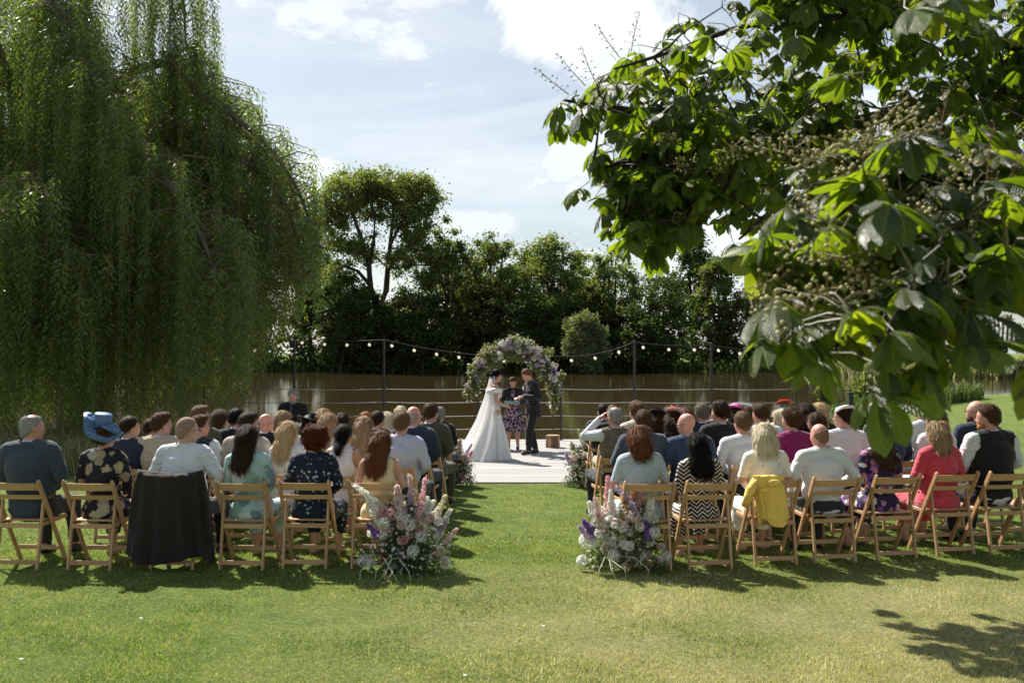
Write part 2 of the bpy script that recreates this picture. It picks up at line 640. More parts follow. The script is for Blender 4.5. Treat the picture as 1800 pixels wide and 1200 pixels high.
def blades(name, n, ylo, yhi, hh, ww, dens_pow=0.0, xr=None):
    u = NP.random(n)
    y = ylo + (yhi - ylo) * u ** (1 + dens_pow)
    half = y * 0.53 + 0.35
    x = (NP.random(n) * 2 - 1) * half
    if xr is not None:
        x = xr[0] + NP.random(n) * (xr[1] - xr[0])
    z = ground_z(x, y) - 0.004
    h = hh * (0.45 + 0.9 * NP.random(n)) * (0.75 + 0.5 * (vnoise(np.stack([x, y, z * 0], 1), 2.1) + 0.5))
    a = NP.random(n) * 2 * np.pi
    w = ww * (0.6 + 0.8 * NP.random(n))
    la = NP.random(n) * 2 * np.pi
    ln = h * (0.15 + 0.75 * NP.random(n))
    V = np.zeros((n, 3, 3))
    V[:, 0] = np.stack([x - w * np.cos(a), y - w * np.sin(a), z], 1)
    V[:, 1] = np.stack([x + w * np.cos(a), y + w * np.sin(a), z], 1)
    V[:, 2] = np.stack([x + ln * np.cos(la), y + ln * np.sin(la), z + h], 1)
    dryness = np.clip((x + 2.0) * 0.34, 0, 1) * np.clip((9.6 - y) * 0.6, 0, 1)
    dn = dryness * np.clip((vnoise(np.stack([x, y, 0 * x], 1), 0.9, 3) * 0.8 + 0.55) * 1.5, 0, 1)
    t = np.where(NP.random(n) < dn * 0.85, 0.7 + 0.3 * NP.random(n), 0.42 * NP.random(n) + 0.15 * (vnoise(np.stack([x, y, 0 * x], 1), 1.7, 5) + 0.6))
    mo = vnoise(np.stack([x, y, 0 * x], 1), 5.0, 7) + 0.7 * vnoise(np.stack([x, y, 0 * x], 1), 13.0, 9)
    t = np.clip(t + 0.22 * mo, 0, 1)
    t = np.where(NP.random(n) < 0.22, 0.6 + 0.3 * NP.random(n), t)
    return V.reshape(-1, 3), np.arange(n * 3).reshape(-1, 3), t


def grass_mat(name, stops, trans=0.35):
    m, nt, b = new_mat(name)
    f = N(nt, 'ShaderNodeAttribute', attribute_name='tint').outputs['Fac']
    col = ramp(nt, f, stops)
    nt.links.new(col, b.inputs['Base Color'])
    b.inputs['Roughness'].default_value = 0.6
    b.inputs['Specular IOR Level'].default_value = 0.3
    tr = N(nt, 'ShaderNodeBsdfTranslucent')
    nt.links.new(mixc(nt, 1.0, col, (1.4, 1.5, 0.8), 'MULTIPLY'), tr.inputs[0])
    mx = N(nt, 'ShaderNodeMixShader', ins={0: trans, 1: b.outputs[0], 2: tr.outputs[0]})
    nt.links.new(mx.outputs[0], nt.nodes['Material Output'].inputs[0])
    return m


MG = grass_mat('grass_blades', [(0.0, (0.060, 0.115, 0.014)), (0.25, (0.145, 0.225, 0.030)), (0.5, (0.25, 0.31, 0.075)), (0.62, (0.36, 0.34, 0.14)), (0.8, (0.48, 0.42, 0.24)), (1.0, (0.62, 0.56, 0.38))])
parts = [blades('g', 240000, 5.2, 10.2, 0.022, 0.0026, 0.45), blades('g', 130000, 9.2, 17.2, 0.024, 0.0040, 0.25, None)]
off = 0
VV, FF, TT = [], [], []
for a, bb, t in parts:
    VV.append(a)
    FF.append(bb + off)
    TT.append(t)
    off += len(a)
V = np.vstack(VV)
F = np.vstack(FF)
T = np.concatenate(TT)
cen = V[F[:, 0]]
keep = ~((cen[:, 1] > 16.4) & (np.abs(cen[:, 0]) < 6.6))
g = obj('lawn_grass', mesh_np('lawn_grass', V, F[keep], tint=T[keep]), MG)
tag(g, 'short mown lawn grass, green on the left and dry straw coloured lower right', 'grass', kind='stuff')

# small white leaf litter / daisies
lb = MB()
for px, py, dl in ((955, 1106, 'small white daisy on the lawn in the middle of the grass aisle'), (40, 1163, 'small white daisy in the lawn near the bottom left corner'), (818, 1192, 'small white daisy at the bottom edge of the lawn'), (250, 1090, 'small white daisy in the lawn in front of the draped dark jacket')):
    D = CAMZ * FP / (py - 620)
    p = P(px, py, D)
    lb = MB()
    for k in range(5):
        a = k * 1.257
        lb.ball((0.008 * math.cos(a), 0.008 * math.sin(a), 0.03), (0.006, 0.006, 0.002), 6, 4)
    lb.ball((0, 0, 0.032), 0.004, 6, 4)
    o = lb.build('lawn_daisy', simple('daisy_white', (0.75, 0.75, 0.7), 0.7), loc=(p.x, p.y, gz(p.x, p.y)))
    tag(o, dl, 'flower', 'daisies in the lawn')

# ================================================================== DECK
DZ = -0.2 + 0.012
M_deck = wood('bleached_planks', (0.33, 0.318, 0.30), 0, 9, 0.8, 0.25, 0.14)
deck = empty('deck', (0, 16.4, DZ), 0, 'pale weathered timber deck between the lawn and the lake', 'deck')
plank_meshes = []
for L in (3.1, 4.05, 5.15):
    mb = MB()
    mb.beam((-L / 2, 0, 0), (L / 2, 0, 0), 0.030, 0.138, 0.004, (0, 0, 1))
    plank_meshes.append((L, mb.me('plank')))
k = 0
y = 0.07
r_ = random.Random(5)
while y < 8.1:
    lens = [0, 1, 2]
    r_.shuffle(lens)
    x = -6.15
    for li in lens:
        L, me = plank_meshes[li]
        obj('plank', me, M_deck, deck, (x + L / 2, y, r_.uniform(-0.002, 0.002) + 0.0), (r_.uniform(-0.006, 0.006), 0, 0))
        x += L + 0.005
    y += 0.1445
mb = MB()
for yy in np.arange(0.3, 8.1, 1.1):
    mb.beam((-6.1, yy, -0.08), (6.15, yy, -0.08), 0.09, 0.12, 0.004, (0, 0, 1))
mb.beam((-6.15, 0.0, -0.05), (6.2, 0.0, -0.05), 0.10, 0.03, 0.003, (0, 0, 1))
for xx in np.arange(-5.6, 6, 2.2):
    for yy in (5.0, 7.6):
        mb.beam((xx, yy, -1.5), (xx, yy, -0.13), 0.15, 0.15, 0.006)
mb.build('joist_frame', wood('dark_joist', (0.18, 0.15, 0.11), 0), deck)

# ================================================================== WIRE FENCE, STRING LIGHTS
M_post = simple('grey_post', (0.045, 0.045, 0.043), 0.5, 0.6, 0.2, 20)
M_rust = simple('rusty_iron', (0.11, 0.055, 0.03), 0.75, 0.4, 0.35, 30)
M_wire = simple('galvanised_wire', (0.42, 0.42, 0.40), 0.5, 0.7, 0.1, 20)
fence = empty('wire_fence', (0, 24.25, -0.2), 0, 'post and wire fence along the lake edge of the deck', 'fence')
FY = 24.25
tall = [517, 675, 1115, 1250]
low = [358, 840, 986, 1400]
post_top = {}
for px in tall + low:
    x = (px - 900) / FP * FY
    h = 2.42 if px in tall else 1.30
    if px == 1250:
        h = 2.36
    mb = MB()
    mb.tube([(0, 0, 0), (0, 0, h)], 0.030 if px in tall else 0.024, 10)
    mb.ball((0, 0, h), (0.034, 0.034, 0.03), 8, 5)
    mb.tube([(0, 0, 0), (0, 0, 0.02)], 0.07, 10)
    mb.build('fence_post', M_post, fence, loc=(x, 0, 0.012), smooth=False)
    post_top[px] = Vector((x, FY, -0.19 + h))
allx = sorted(tall + low)
for z in (0.30, 0.62, 0.95, 1.27):
    mb = MB()
    pts = []
    for a, c in zip(allx[:-1], allx[1:]):
        xa, xc = (a - 900) / FP * FY, (c - 900) / FP * FY
        for q in range(6):
            t = q / 6
            pts.append((xa + (xc - xa) * t, 0, z - 0.02 * math.sin(math.pi * t)))
    pts.append(((allx[-1] - 900) / FP * FY, 0, z))
    mb.tube(pts, 0.0085, 5)
    mb.build('wire', M_wire, fence, smooth=True)

lights = empty('string_lights', (0, FY, 0), 0, 'string of round white festoon bulbs slung between the tall fence posts', 'string lights')
M_bulb, nt, b = new_mat('frosted_bulb')
setc(b, (0.85, 0.80, 0.70))
b.inputs['Roughness'].default_value = 0.25
b.inputs['Transmission Weight'].default_value = 0.15
b.inputs['Emission Color'].default_value = (1, 0.86, 0.62, 1)
b.inputs['Emission Strength'].default_value = 0.2
M_cable = simple('black_cable', (0.02, 0.02, 0.02), 0.6)
Lp = [(350, 612), (517, 593), (675, 597), (990, 626), (1115, 601), (1250, 606), (1400, 618)]
mb = MB()
bulbs = []
pts = []
for i, (a, c) in enumerate(zip(Lp[:-1], Lp[1:])):
    pa, pc = P(a[0], a[1], FY), P(c[0], c[1], FY)
    n = 12
    sag = (0.10, 0.05, 0.16, 0.10, 0.05, 0.06)[i]
    for q in range(n):
        t = q / n
        p = pa.lerp(pc, t)
        p.z -= sag * 4 * t * (1 - t)
        pts.append((p.x, 0, p.z))
    nb_ = max(1, round((pc.x - pa.x) / 0.58))
    for q in range(nb_):
        t = (q + 0.35) / nb_
        p = pa.lerp(pc, t)
        p.z -= sag * 4 * t * (1 - t)
        bulbs.append((p.x, p.z))
mb.tube(pts, 0.009, 5)
mb.build('cable', M_cable, lights, smooth=True)
bm_ = MB()
bm_.ball((0, 0, -0.105), 0.038, 10, 7)
bulb_me = bm_.me('bulb', True)
sk_ = MB()
sk_.tube([(0, 0, 0.0), (0, 0, -0.07)], 0.017, 6)
sock_me = sk_.me('socket')
for x, z in bulbs:
    bo = obj('bulb', bulb_me, M_bulb, lights, (x, 0, z))
    obj('socket', sock_me, M_cable, bo)

# ================================================================== TREES


class Skel:
    """limbs of a tree: grows links from the nearest limb point to each target"""

    def __init__(self):
        self.mb = MB()
        self.nodes = []

    def limb(self, pts, r0, r1, n=7):
        m = len(pts)
        rr = [r0 + (r1 - r0) * (i / (m - 1)) for i in range(m)]
        self.mb.tube(pts, rr, n)
        for p, r in zip(pts, rr):
            self.nodes.append((Vector(p), r))

    def curve(self, a, c, r0, r1, bend, rg, m=6, n=6, lift=0.15):
        a = Vector(a)
        c = Vector(c)
        L = (c - a).length
        off = Vector((rg.uniform(-1, 1), rg.uniform(-1, 1), rg.uniform(-0.3, 1) * lift * 4)) * L * bend
        pts = []
        for i in range(m + 1):
            t = i / m
            p = a.lerp(c, t) + off * 4 * t * (1 - t) * 0.5
            if 0 < i < m:
                p += Vector((rg.uniform(-1, 1), rg.uniform(-1, 1), rg.uniform(-1, 1))) * L * 0.025
            pts.append(p)
        self.limb(pts, r0, r1, n)
        return pts

    def reach(self, target, rg, rk=0.6, rmin=0.02, n=5, up=True):
        t = Vector(target)
        best, bd = None, 1e9
        for p, r in self.nodes:
            d = (p - t).length
            if up and p.z > t.z:
                d += (p.z - t.z) * 1.2
            if d < bd:
                bd, best = d, (p, r)
        self.curve(best[0], t, max(best[1] * rk, rmin), rmin, 0.12, rg, 4, n)


def leaf_cloud(cs, rs, n_each, ll, ww, seed, shell=0.55, droop=0.3, tint_shift=0.0):
    """small folded leaf faces spread through clumps; returns V, F, tint"""
    g = np.random.default_rng(seed)
    cs = np.asarray(cs, float)
    rs = np.asarray(rs, float)
    k = len(cs)
    n = k * n_each
    ci = np.repeat(np.arange(k), n_each)
    d = g.normal(size=(n, 3))
    d /= np.linalg.norm(d, axis=1)[:, None]
    rad = (shell + (1 - shell) * g.random(n)) * (0.65 + 0.5 * g.random(n)) if shell > 0 else np.abs(g.normal(size=n)) * 0.62 + 0.12
    p = cs[ci] + d * rs[ci] * rad[:, None]
    ax = d * 0.6 + g.normal(size=(n, 3)) * 0.7
    ax[:, 2] -= droop
    ax /= np.linalg.norm(ax, axis=1)[:, None]
    nr = g.normal(size=(n, 3)) * 0.8 + np.array([0, 0, 0.9])
    sd = np.cross(ax, nr)
    sd /= np.linalg.norm(sd, axis=1)[:, None] + 1e-9
    s = (0.6 + 0.8 * g.random(n))[:, None]
    L = ll * s
    Wd = ww * s
    V = np.stack([p - sd * Wd * 0.9, p + ax * L * 0.4 + sd * Wd * 1.25, p + ax * L], 1).reshape(-1, 3)
    F = np.arange(n * 3).reshape(-1, 3)
    ctint = g.random(k)
    t = np.clip(0.25 + 0.35 * ctint[ci] + 0.4 * (g.random(n) - 0.4) + tint_shift, 0, 1)
    return V, F, t


M_bark = simple('tree_bark', (0.030, 0.025, 0.018), 0.9, 0, 0.35, 3, 0.6, 12)
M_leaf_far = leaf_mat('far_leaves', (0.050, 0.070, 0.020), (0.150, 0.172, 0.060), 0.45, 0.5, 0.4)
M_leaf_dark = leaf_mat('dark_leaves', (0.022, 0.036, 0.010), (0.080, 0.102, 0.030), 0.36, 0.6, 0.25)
M_leaf_grey = leaf_mat('silver_leaves', (0.085, 0.105, 0.055), (0.17, 0.19, 0.105), 0.3, 0.55, 0.3)


def far_tree(px, ytop, wpx, ybase, D, label, seed, nclump=46, shape='round', mat=None, per=150, crown_from=0.35, group='trees along the far bank', trunk_r=0.32, dens=1.0):
    rg = random.Random(seed)
    base = P(px, ybase, D)
    gx, gy = base.x, base.y
    top = P(px, ytop, D).z
    g0 = gz(gx, gy)
    H = top - g0
    Wd = wpx / FP * D
    t = empty('bank_tree', (gx, gy, g0), 0, label, 'tree', group)
    sk = Skel()
    lean = rg.uniform(-0.03, 0.03) * H
    fork = H * crown_from
    trunk_pts = [(0, 0, -0.3), (lean * 0.2, 0, fork * 0.5), (lean * 0.5, 0, fork), (lean, 0, H * 0.62), (lean, 0, H * 0.85)]
    sk.limb(trunk_pts, trunk_r, trunk_r * 0.25, 8)
    cs, rs = [], []
    zc = (H + fork * 0.8) / 2
    hz = (H - fork * 0.8) / 2
    nclump = int(nclump * 2.3)
    for i in range(nclump):
        for _ in range(50):
            u = Vector((rg.uniform(-1, 1), rg.uniform(-1, 1), rg.uniform(-1, 1)))
            if 0.35 < u.length < 1:
                break
        if shape == 'tall':
            w = Wd / 2 * (1 - 0.45 * max(0, u.z))
        elif shape == 'flat':
            w = Wd / 2 * (1.0 if u.z > -0.2 else 0.75)
        else:
            w = Wd / 2
        r = Wd * rg.uniform(0.055, 0.105)
        cs.append((u.x * (w - r * 0.7), u.y * (w - r), zc + u.z * (hz - r * 0.5)))
        rs.append((r * 1.15, r * 1.15, r * rg.uniform(0.65, 0.95)))
    order = sorted(range(nclump), key=lambda i: (Vector(cs[i]) - Vector((0, 0, fork))).length)
    for q, i in enumerate(order):
        if q % 4 == 0:
            sk.curve(Vector(trunk_pts[2]).lerp(Vector(trunk_pts[3]), rg.random() * 0.6), cs[i], trunk_r * rg.uniform(0.35, 0.6), 0.05, 0.12, rg, 7, 6)
        else:
            sk.reach(cs[i], rg, 0.55, 0.035, 5)
    sk.mb.build('trunk', M_bark, t)
    V, F, tt = leaf_cloud(cs, np.array(rs) * [1.35, 1.35, 1.25], int(per * 1.1), 0.36, 0.16, seed + 99, 0.0)
    obj('crown', mesh_np('crown', V, F, tint=tt), mat or M_leaf_far, t)
    return t


# big forked tree
def big_tree():
    D = 140
    rg = random.Random(21)
    base = P(672, 652, D)
    g0 = gz(base.x, base.y)
    t = empty('bank_tree', (base.x, base.y, g0), 0, 'tallest bank tree with twin dark trunk and billowing crown left of centre', 'tree', 'trees along the far bank')
    k = D / FP

    def L(px, py, dy=0.0):
        return ((px - 672) * k, dy, CAMZ + (620 - py) * k - g0)
    sk = Skel()
    sk.limb([L(672, 662), L(671, 620), L(668, 585), L(665, 560), L(663, 535)], 0.85, 0.60, 9)
    sk.limb([L(662, 540), L(652, 505, -0.5), L(650, 470, -1), L(640, 430, -1), L(625, 385, -1.5), L(608, 350, -1)], 0.48, 0.16, 8)
    sk.limb([L(666, 545), L(677, 510, 1), L(680, 470, 1), L(684, 430, 1), L(688, 380, 1.5), L(690, 340, 1)], 0.50, 0.15, 8)
    sk.limb([L(650, 500, -0.5), L(632, 478, -2), L(610, 470, -2), L(592, 478, -2)], 0.3, 0.1, 6)
    sk.limb([L(640, 430, -1), L(618, 425, 1), L(598, 420, 1)], 0.26, 0.1, 6)
    sk.limb([L(680, 470, 1), L(700, 440, 2), L(712, 400, 2), L(722, 365, 2)], 0.36, 0.14, 6)
    sk.limb([L(650, 470, -1), L(662, 430, -3), L(664, 385, -3), L(655, 345, -3)], 0.32, 0.12, 6)
    sk.limb([L(684, 430, 1), L(705, 400, -2), L(735, 385, -2)], 0.25, 0.1, 6)
    cs, rs = [], []
    lobes = [(612, 332, 46, 32, 46), (655, 322, 30, 24, 26), (700, 330, 48, 28, 44), (742, 350, 28, 42, 28), (586, 378, 24, 34, 24), (640, 365, 40, 20, 14),
             (725, 400, 34, 24, 18), (602, 430, 30, 20, 14), (735, 435, 26, 24, 12), (690, 375, 30, 18, 12), (590, 480, 34, 26, 20), (640, 440, 30, 34, 14), (705, 455, 30, 36, 16), (750, 470, 24, 34, 16), (620, 530, 40, 24, 14), (720, 530, 36, 26, 14)]
    for (cx_, cy_, rx, ry, n) in lobes:
        for i in range(n):
            while True:
                u, w, q = rg.uniform(-1, 1), rg.uniform(-1, 1), rg.uniform(-1, 1)
                s = u * u + w * w + q * q
                if 0.2 < s < 1:
                    break
            p = L(cx_ + u * rx, cy_ - w * ry, q * rx * k * 1.4)
            r = rg.uniform(0.7, 1.25)
            cs.append(p)
            rs.append((r * 1.2, r * 1.2, r * 0.75))
    order = list(range(len(cs)))
    rg.shuffle(order)
    for q in order:
        if rg.random() < 0.75:
            sk.reach(cs[q], rg, 0.5, 0.04, 5)
    sk.mb.build('trunk', M_bark, t)
    V, F, tt = leaf_cloud(cs, np.array(rs) * [1.4, 1.4, 1.4], 170, 0.34, 0.145, 5, 0.0, tint_shift=0.12)
    obj('crown', mesh_np('crown', V, F, tint=tt), M_leaf_far, t)


big_tree()
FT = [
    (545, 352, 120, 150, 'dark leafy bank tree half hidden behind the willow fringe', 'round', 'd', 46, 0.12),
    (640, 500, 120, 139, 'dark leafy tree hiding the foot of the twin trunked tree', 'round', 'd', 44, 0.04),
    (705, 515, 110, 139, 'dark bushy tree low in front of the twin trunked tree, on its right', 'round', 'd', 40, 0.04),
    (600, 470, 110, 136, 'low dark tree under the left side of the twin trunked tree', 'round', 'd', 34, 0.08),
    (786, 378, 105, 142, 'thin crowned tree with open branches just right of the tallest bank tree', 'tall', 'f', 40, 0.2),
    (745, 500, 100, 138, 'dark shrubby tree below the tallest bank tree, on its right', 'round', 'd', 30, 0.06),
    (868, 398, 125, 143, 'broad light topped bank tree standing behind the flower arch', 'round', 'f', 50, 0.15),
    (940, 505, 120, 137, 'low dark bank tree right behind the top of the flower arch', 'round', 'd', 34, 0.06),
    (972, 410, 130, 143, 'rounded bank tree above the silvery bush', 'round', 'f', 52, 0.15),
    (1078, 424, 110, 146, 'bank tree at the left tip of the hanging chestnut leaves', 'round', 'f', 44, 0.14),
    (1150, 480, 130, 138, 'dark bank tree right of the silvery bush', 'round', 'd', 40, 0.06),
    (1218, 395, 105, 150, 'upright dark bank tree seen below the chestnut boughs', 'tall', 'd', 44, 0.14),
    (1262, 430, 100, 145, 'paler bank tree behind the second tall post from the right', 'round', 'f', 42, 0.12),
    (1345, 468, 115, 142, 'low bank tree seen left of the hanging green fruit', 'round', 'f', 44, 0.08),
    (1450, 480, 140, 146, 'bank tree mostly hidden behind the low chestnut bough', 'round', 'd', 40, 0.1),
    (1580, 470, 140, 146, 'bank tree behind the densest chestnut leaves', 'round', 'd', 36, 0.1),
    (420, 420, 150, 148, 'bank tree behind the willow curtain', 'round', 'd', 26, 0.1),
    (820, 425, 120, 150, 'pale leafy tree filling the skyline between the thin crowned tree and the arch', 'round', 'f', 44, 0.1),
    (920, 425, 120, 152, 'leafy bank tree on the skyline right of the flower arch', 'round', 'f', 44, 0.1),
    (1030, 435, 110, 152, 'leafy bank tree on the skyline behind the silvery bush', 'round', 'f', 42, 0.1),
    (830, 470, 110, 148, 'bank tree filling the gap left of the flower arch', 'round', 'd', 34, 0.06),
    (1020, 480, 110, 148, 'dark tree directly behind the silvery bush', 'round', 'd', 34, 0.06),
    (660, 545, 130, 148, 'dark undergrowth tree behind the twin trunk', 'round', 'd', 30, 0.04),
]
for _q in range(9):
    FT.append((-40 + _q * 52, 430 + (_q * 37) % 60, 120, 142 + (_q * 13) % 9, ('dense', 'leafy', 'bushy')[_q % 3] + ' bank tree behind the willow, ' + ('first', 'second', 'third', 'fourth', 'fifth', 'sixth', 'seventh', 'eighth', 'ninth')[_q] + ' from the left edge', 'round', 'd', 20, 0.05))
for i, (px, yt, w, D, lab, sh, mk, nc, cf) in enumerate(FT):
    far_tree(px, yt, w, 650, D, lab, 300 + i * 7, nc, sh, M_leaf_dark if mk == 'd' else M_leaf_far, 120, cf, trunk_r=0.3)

# undergrowth on the far bank, one dark mass
cs, rs = [], []
rg = random.Random(4)
for i in range(800):
    px = rg.uniform(-100, 1500)
    D = rg.uniform(141, 152)
    py = rg.choice((rg.uniform(585, 645), rg.uniform(530, 640), rg.uniform(600, 640)))
    p = P(px, py, D)
    cs.append(p)
    r = rg.uniform(1.1, 2.2)
    rs.append((r * 1.3, r, r * 0.8))
V, F, tt = leaf_cloud(cs, rs, 80, 0.5, 0.22, 77, 0.3)
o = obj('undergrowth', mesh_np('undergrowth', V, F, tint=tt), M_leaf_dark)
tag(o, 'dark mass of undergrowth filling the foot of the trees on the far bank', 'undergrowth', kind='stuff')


def reeds(name, label, pts, hh, ww, mat, seed, cat='reeds', per=1, lean=0.35, kind='stuff'):
    g = np.random.default_rng(seed)
    p = np.repeat(np.asarray(pts, float), per, 0)
    n = len(p)
    p[:, :2] += g.normal(size=(n, 2)) * 0.12
    h = hh * (0.5 + 0.8 * g.random(n))
    a = g.random(n) * 2 * np.pi
    w = ww * (0.6 + 0.7 * g.random(n))
    la = g.random(n) * 2 * np.pi
    ln = h * lean * g.random(n) * 2
    mid = p + np.stack([ln * 0.3 * np.cos(la), ln * 0.3 * np.sin(la), h * 0.6], 1)
    tip = p + np.stack([ln * np.cos(la), ln * np.sin(la), h * (1 - 0.25 * g.random(n))], 1)
    s = np.stack([w * np.cos(a), w * np.sin(a), 0 * a], 1)
    V = np.stack([p - s, p + s, mid + s * 0.8, tip, mid - s * 0.8], 1).reshape(-1, 3)
    i = np.arange(n)[:, None] * 5
    F = np.concatenate([i + np.array([0, 1, 2, 4]), ], 0)
    F3 = i + np.array([4, 2, 3, 3])
    me = bpy.data.meshes.new(name)
    faces = [tuple(f) for f in F] + [tuple(f[:3]) for f in F3]
    me.from_pydata(V.tolist(), [], faces)
    at = me.attributes.new('tint', 'FLOAT', 'FACE')
    tv = np.tile(g.random(n), 2).astype(np.float32)
    at.data.foreach_set('value', tv)
    me.update()
    o = obj(name, me, mat)
    return tag(o, label, cat, kind=kind)


M_reed = grass_mat('reed_leaves', [(0.0, (0.03, 0.055, 0.012)), (0.5, (0.07, 0.11, 0.025)), (1.0, (0.15, 0.16, 0.06))])
M_straw = grass_mat('straw_grass', [(0.0, (0.07, 0.10, 0.025)), (0.5, (0.2, 0.2, 0.09)), (1.0, (0.45, 0.42, 0.28))])
g = np.random.default_rng(3)
n = 3400
xx = g.uniform(-90, 60, n)
yy = far_shore(xx) + g.uniform(-0.5, 4, n)
reeds('far_bank_grass', 'strip of dull green grass along the foot of the far bank', np.stack([xx, yy, ground_z(xx, yy).clip(-0.8)], 1), 1.3, 0.16, M_reed, 31, 'grass', 2)

# bushes


def bush(px, py_top, wpx, ybase, D, label, mat, seed, n=34, per=150, ll=0.3, ww=0.1, name='waterside_bush', z0=None):
    rg = random.Random(seed)
    b0 = P(px, ybase, D)
    H = P(px, py_top, D).z - b0.z
    Wd = wpx / FP * D
    t = empty(name, b0, 0, label, 'bush')
    cs, rs = [], []
    st = Skel()
    st.limb([(0, 0, -0.6), (0, 0, 0.15 * H)], 0.05 * H ** 0.5, 0.04 * H ** 0.5, 6)
    for i in range(n):
        while True:
            u = Vector((rg.uniform(-1, 1), rg.uniform(-1, 1), rg.uniform(-1, 1)))
            if 0.35 < u.length < 1:
                break
        r = min(Wd, H) * rg.uniform(0.10, 0.17)
        cs.append((u.x * (Wd / 2 - r * 0.8), u.y * (Wd / 2 - r) * 0.9, H * 0.5 + u.z * (H * 0.5 - r * 0.6)))
        rs.append((r, r, r * 1.1))
    for c in cs:
        if rg.random() < 0.6:
            st.reach(c, rg, 0.6, 0.02)
    st.mb.build('stem', M_bark, t)
    V, F, tt = leaf_cloud(cs, rs, per, ll, ww, seed + 1, droop=-0.4)
    obj('foliage', mesh_np('foliage', V, F, tint=tt), mat, t)
    return t


bush(1030, 540, 92, 655, 128, 'silvery green rounded bush standing alone at the far water edge', M_leaf_grey, 61, 46, 190, 0.42, 0.12)
bush(1728, 540, 130, 628, 108, 'rounded grey green willow bush across the water at the right edge', M_leaf_grey, 62, 50, 170, 0.4, 0.12)
bush(1845, 545, 150, 640, 104, 'yellower leafy bush beside the grey one at the right edge', M_leaf_far, 63, 44, 150, 0.4, 0.14)
bush(1640, 585, 110, 650, 110, 'low dark bush hidden behind the chestnut leaves on the right bank', M_leaf_far, 64, 30, 120, 0.35, 0.12)
# right meadow bank
n = 3600
xx = g.uniform(38, 80, n)
yy = g.uniform(103, 122, n)
reeds('meadow_grass', 'tall pale meadow grass on the bank below the right bushes', np.stack([xx, yy, ground_z(xx, yy).clip(-0.8)], 1), 1.9, 0.16, M_straw, 32, 'grass', 2)

# dense green border plants between lawn and lake on the right
pts = []
rg = random.Random(8)
for i in range(900):
    px = rg.uniform(1405, 1720)
    x0 = (px - 900) / FP
    D = None
    for d in np.arange(20, 60, 0.5):
        if d > near_shore(x0 * d) - rg.uniform(0.2, 3.0):
            D = d
            break
    if D:
        pts.append((x0 * D, D, gz(x0 * D, D)))
reeds('iris_border', 'upright sword leaved border plants along the lake shore right of the deck', pts, 0.75, 0.028, M_reed, 33, 'border plants', 9, 0.3)
for i, (px, pt, w, D, lab, mt) in enumerate([
        (1440, 672, 60, 31, 'small light green shrub on the shore behind the iron gate', M_leaf_far), (1520, 655, 80, 34, 'leafy shore shrub between the gate and the lawn', M_leaf_far),
        (1590, 660, 80, 38, 'dark green shore shrub behind the big hanging chestnut leaf', M_leaf_dark), (1660, 668, 60, 44, 'low shrub where the lawn meets the lake', M_leaf_far)]):
    x0 = (px - 900) / FP * D
    bush(px, pt, w, 620 + (CAMZ - gz(x0, D)) * FP / D, D, lab, mt, 70 + i, 18, 120, 0.13, 0.04, 'shore_shrub')
# rough bank on the left under the willow
n = 1500
xx = g.uniform(-11, -3.4, n)
yy = g.uniform(17.5, 22.5, n)
kp = ~((np.abs(xx) < 6.4) & (yy > 16.2))
kp &= xx / yy < -0.27
xx, yy = xx[kp], yy[kp]
reeds('bank_weeds', 'rough straw and green weeds on the bank under the willow', np.stack([xx, yy, ground_z(xx, yy)], 1), 0.55, 0.009, M_straw, 34, 'weeds', 14, 0.5)
cs = [(x, y, gz(x, y) + 0.15) for x, y in zip(g.uniform(-11.5, -6.6, 60), g.uniform(19, 24, 60))]
V, F, tt = leaf_cloud(cs, [(0.35, 0.35, 0.35)] * 60, 160, 0.07, 0.022, 91)
o = obj('bank_herbs', mesh_np('bank_herbs', V, F, tint=tt), M_leaf_far)
tag(o, 'leafy herbs growing among the weeds below the willow', 'herbs', kind='stuff')

# iron gate and dark posts on the right shore
gt = empty('iron_gate', P(1462, 708, 27.0), 0.2, 'low black wrought iron railing with hoops by the shore', 'gate')
mb = MB()
for s in range(5):
    c = -0.44 + s * 0.22
    mb.tube([(c - 0.1, 0, 0), (c - 0.1, 0, 0.38)] + [(c - 0.1 * math.cos(a), 0, 0.38 + 0.1 * math.sin(a)) for a in np.linspace(0.3, math.pi, 7)] + [(c + 0.1, 0, 0)], 0.009, 5)
mb.build('hoop', M_post, gt)
mb = MB()
mb.tube([(-0.6, 0, 0.33), (0.6, 0, 0.33)], 0.01, 5)
mb.tube([(-0.6, 0, 0.06), (0.6, 0, 0.06)], 0.01, 5)
mb.build('rail', M_post, gt)
p = P(1495, 712, 25.5)
mb = MB()
mb.beam((0, 0, -0.3), (0, 0, 0.30), 0.12, 0.12, 0.01)
mb.beam((0, 0, 0.30), (0, 0, 0.33), 0.15, 0.15, 0.01)
o = mb.build('wooden_post', simple('black_timber', (0.02, 0.02, 0.02), 0.6), loc=(p.x, p.y, p.z))
tag(o, 'short black square post beside the iron railing', 'post')

# ================================================================== WILLOW
willow = empty('weeping_willow', (-11.6, 27.0, -0.3), 0, 'huge weeping willow with curtains of hanging shoots on the left bank', 'tree')
wo_ = Vector((-11.6, 27.0, -0.3))
sk = Skel()
rg = random.Random(12)


def WL(px, py, D):
    return P(px, py, D) - wo_


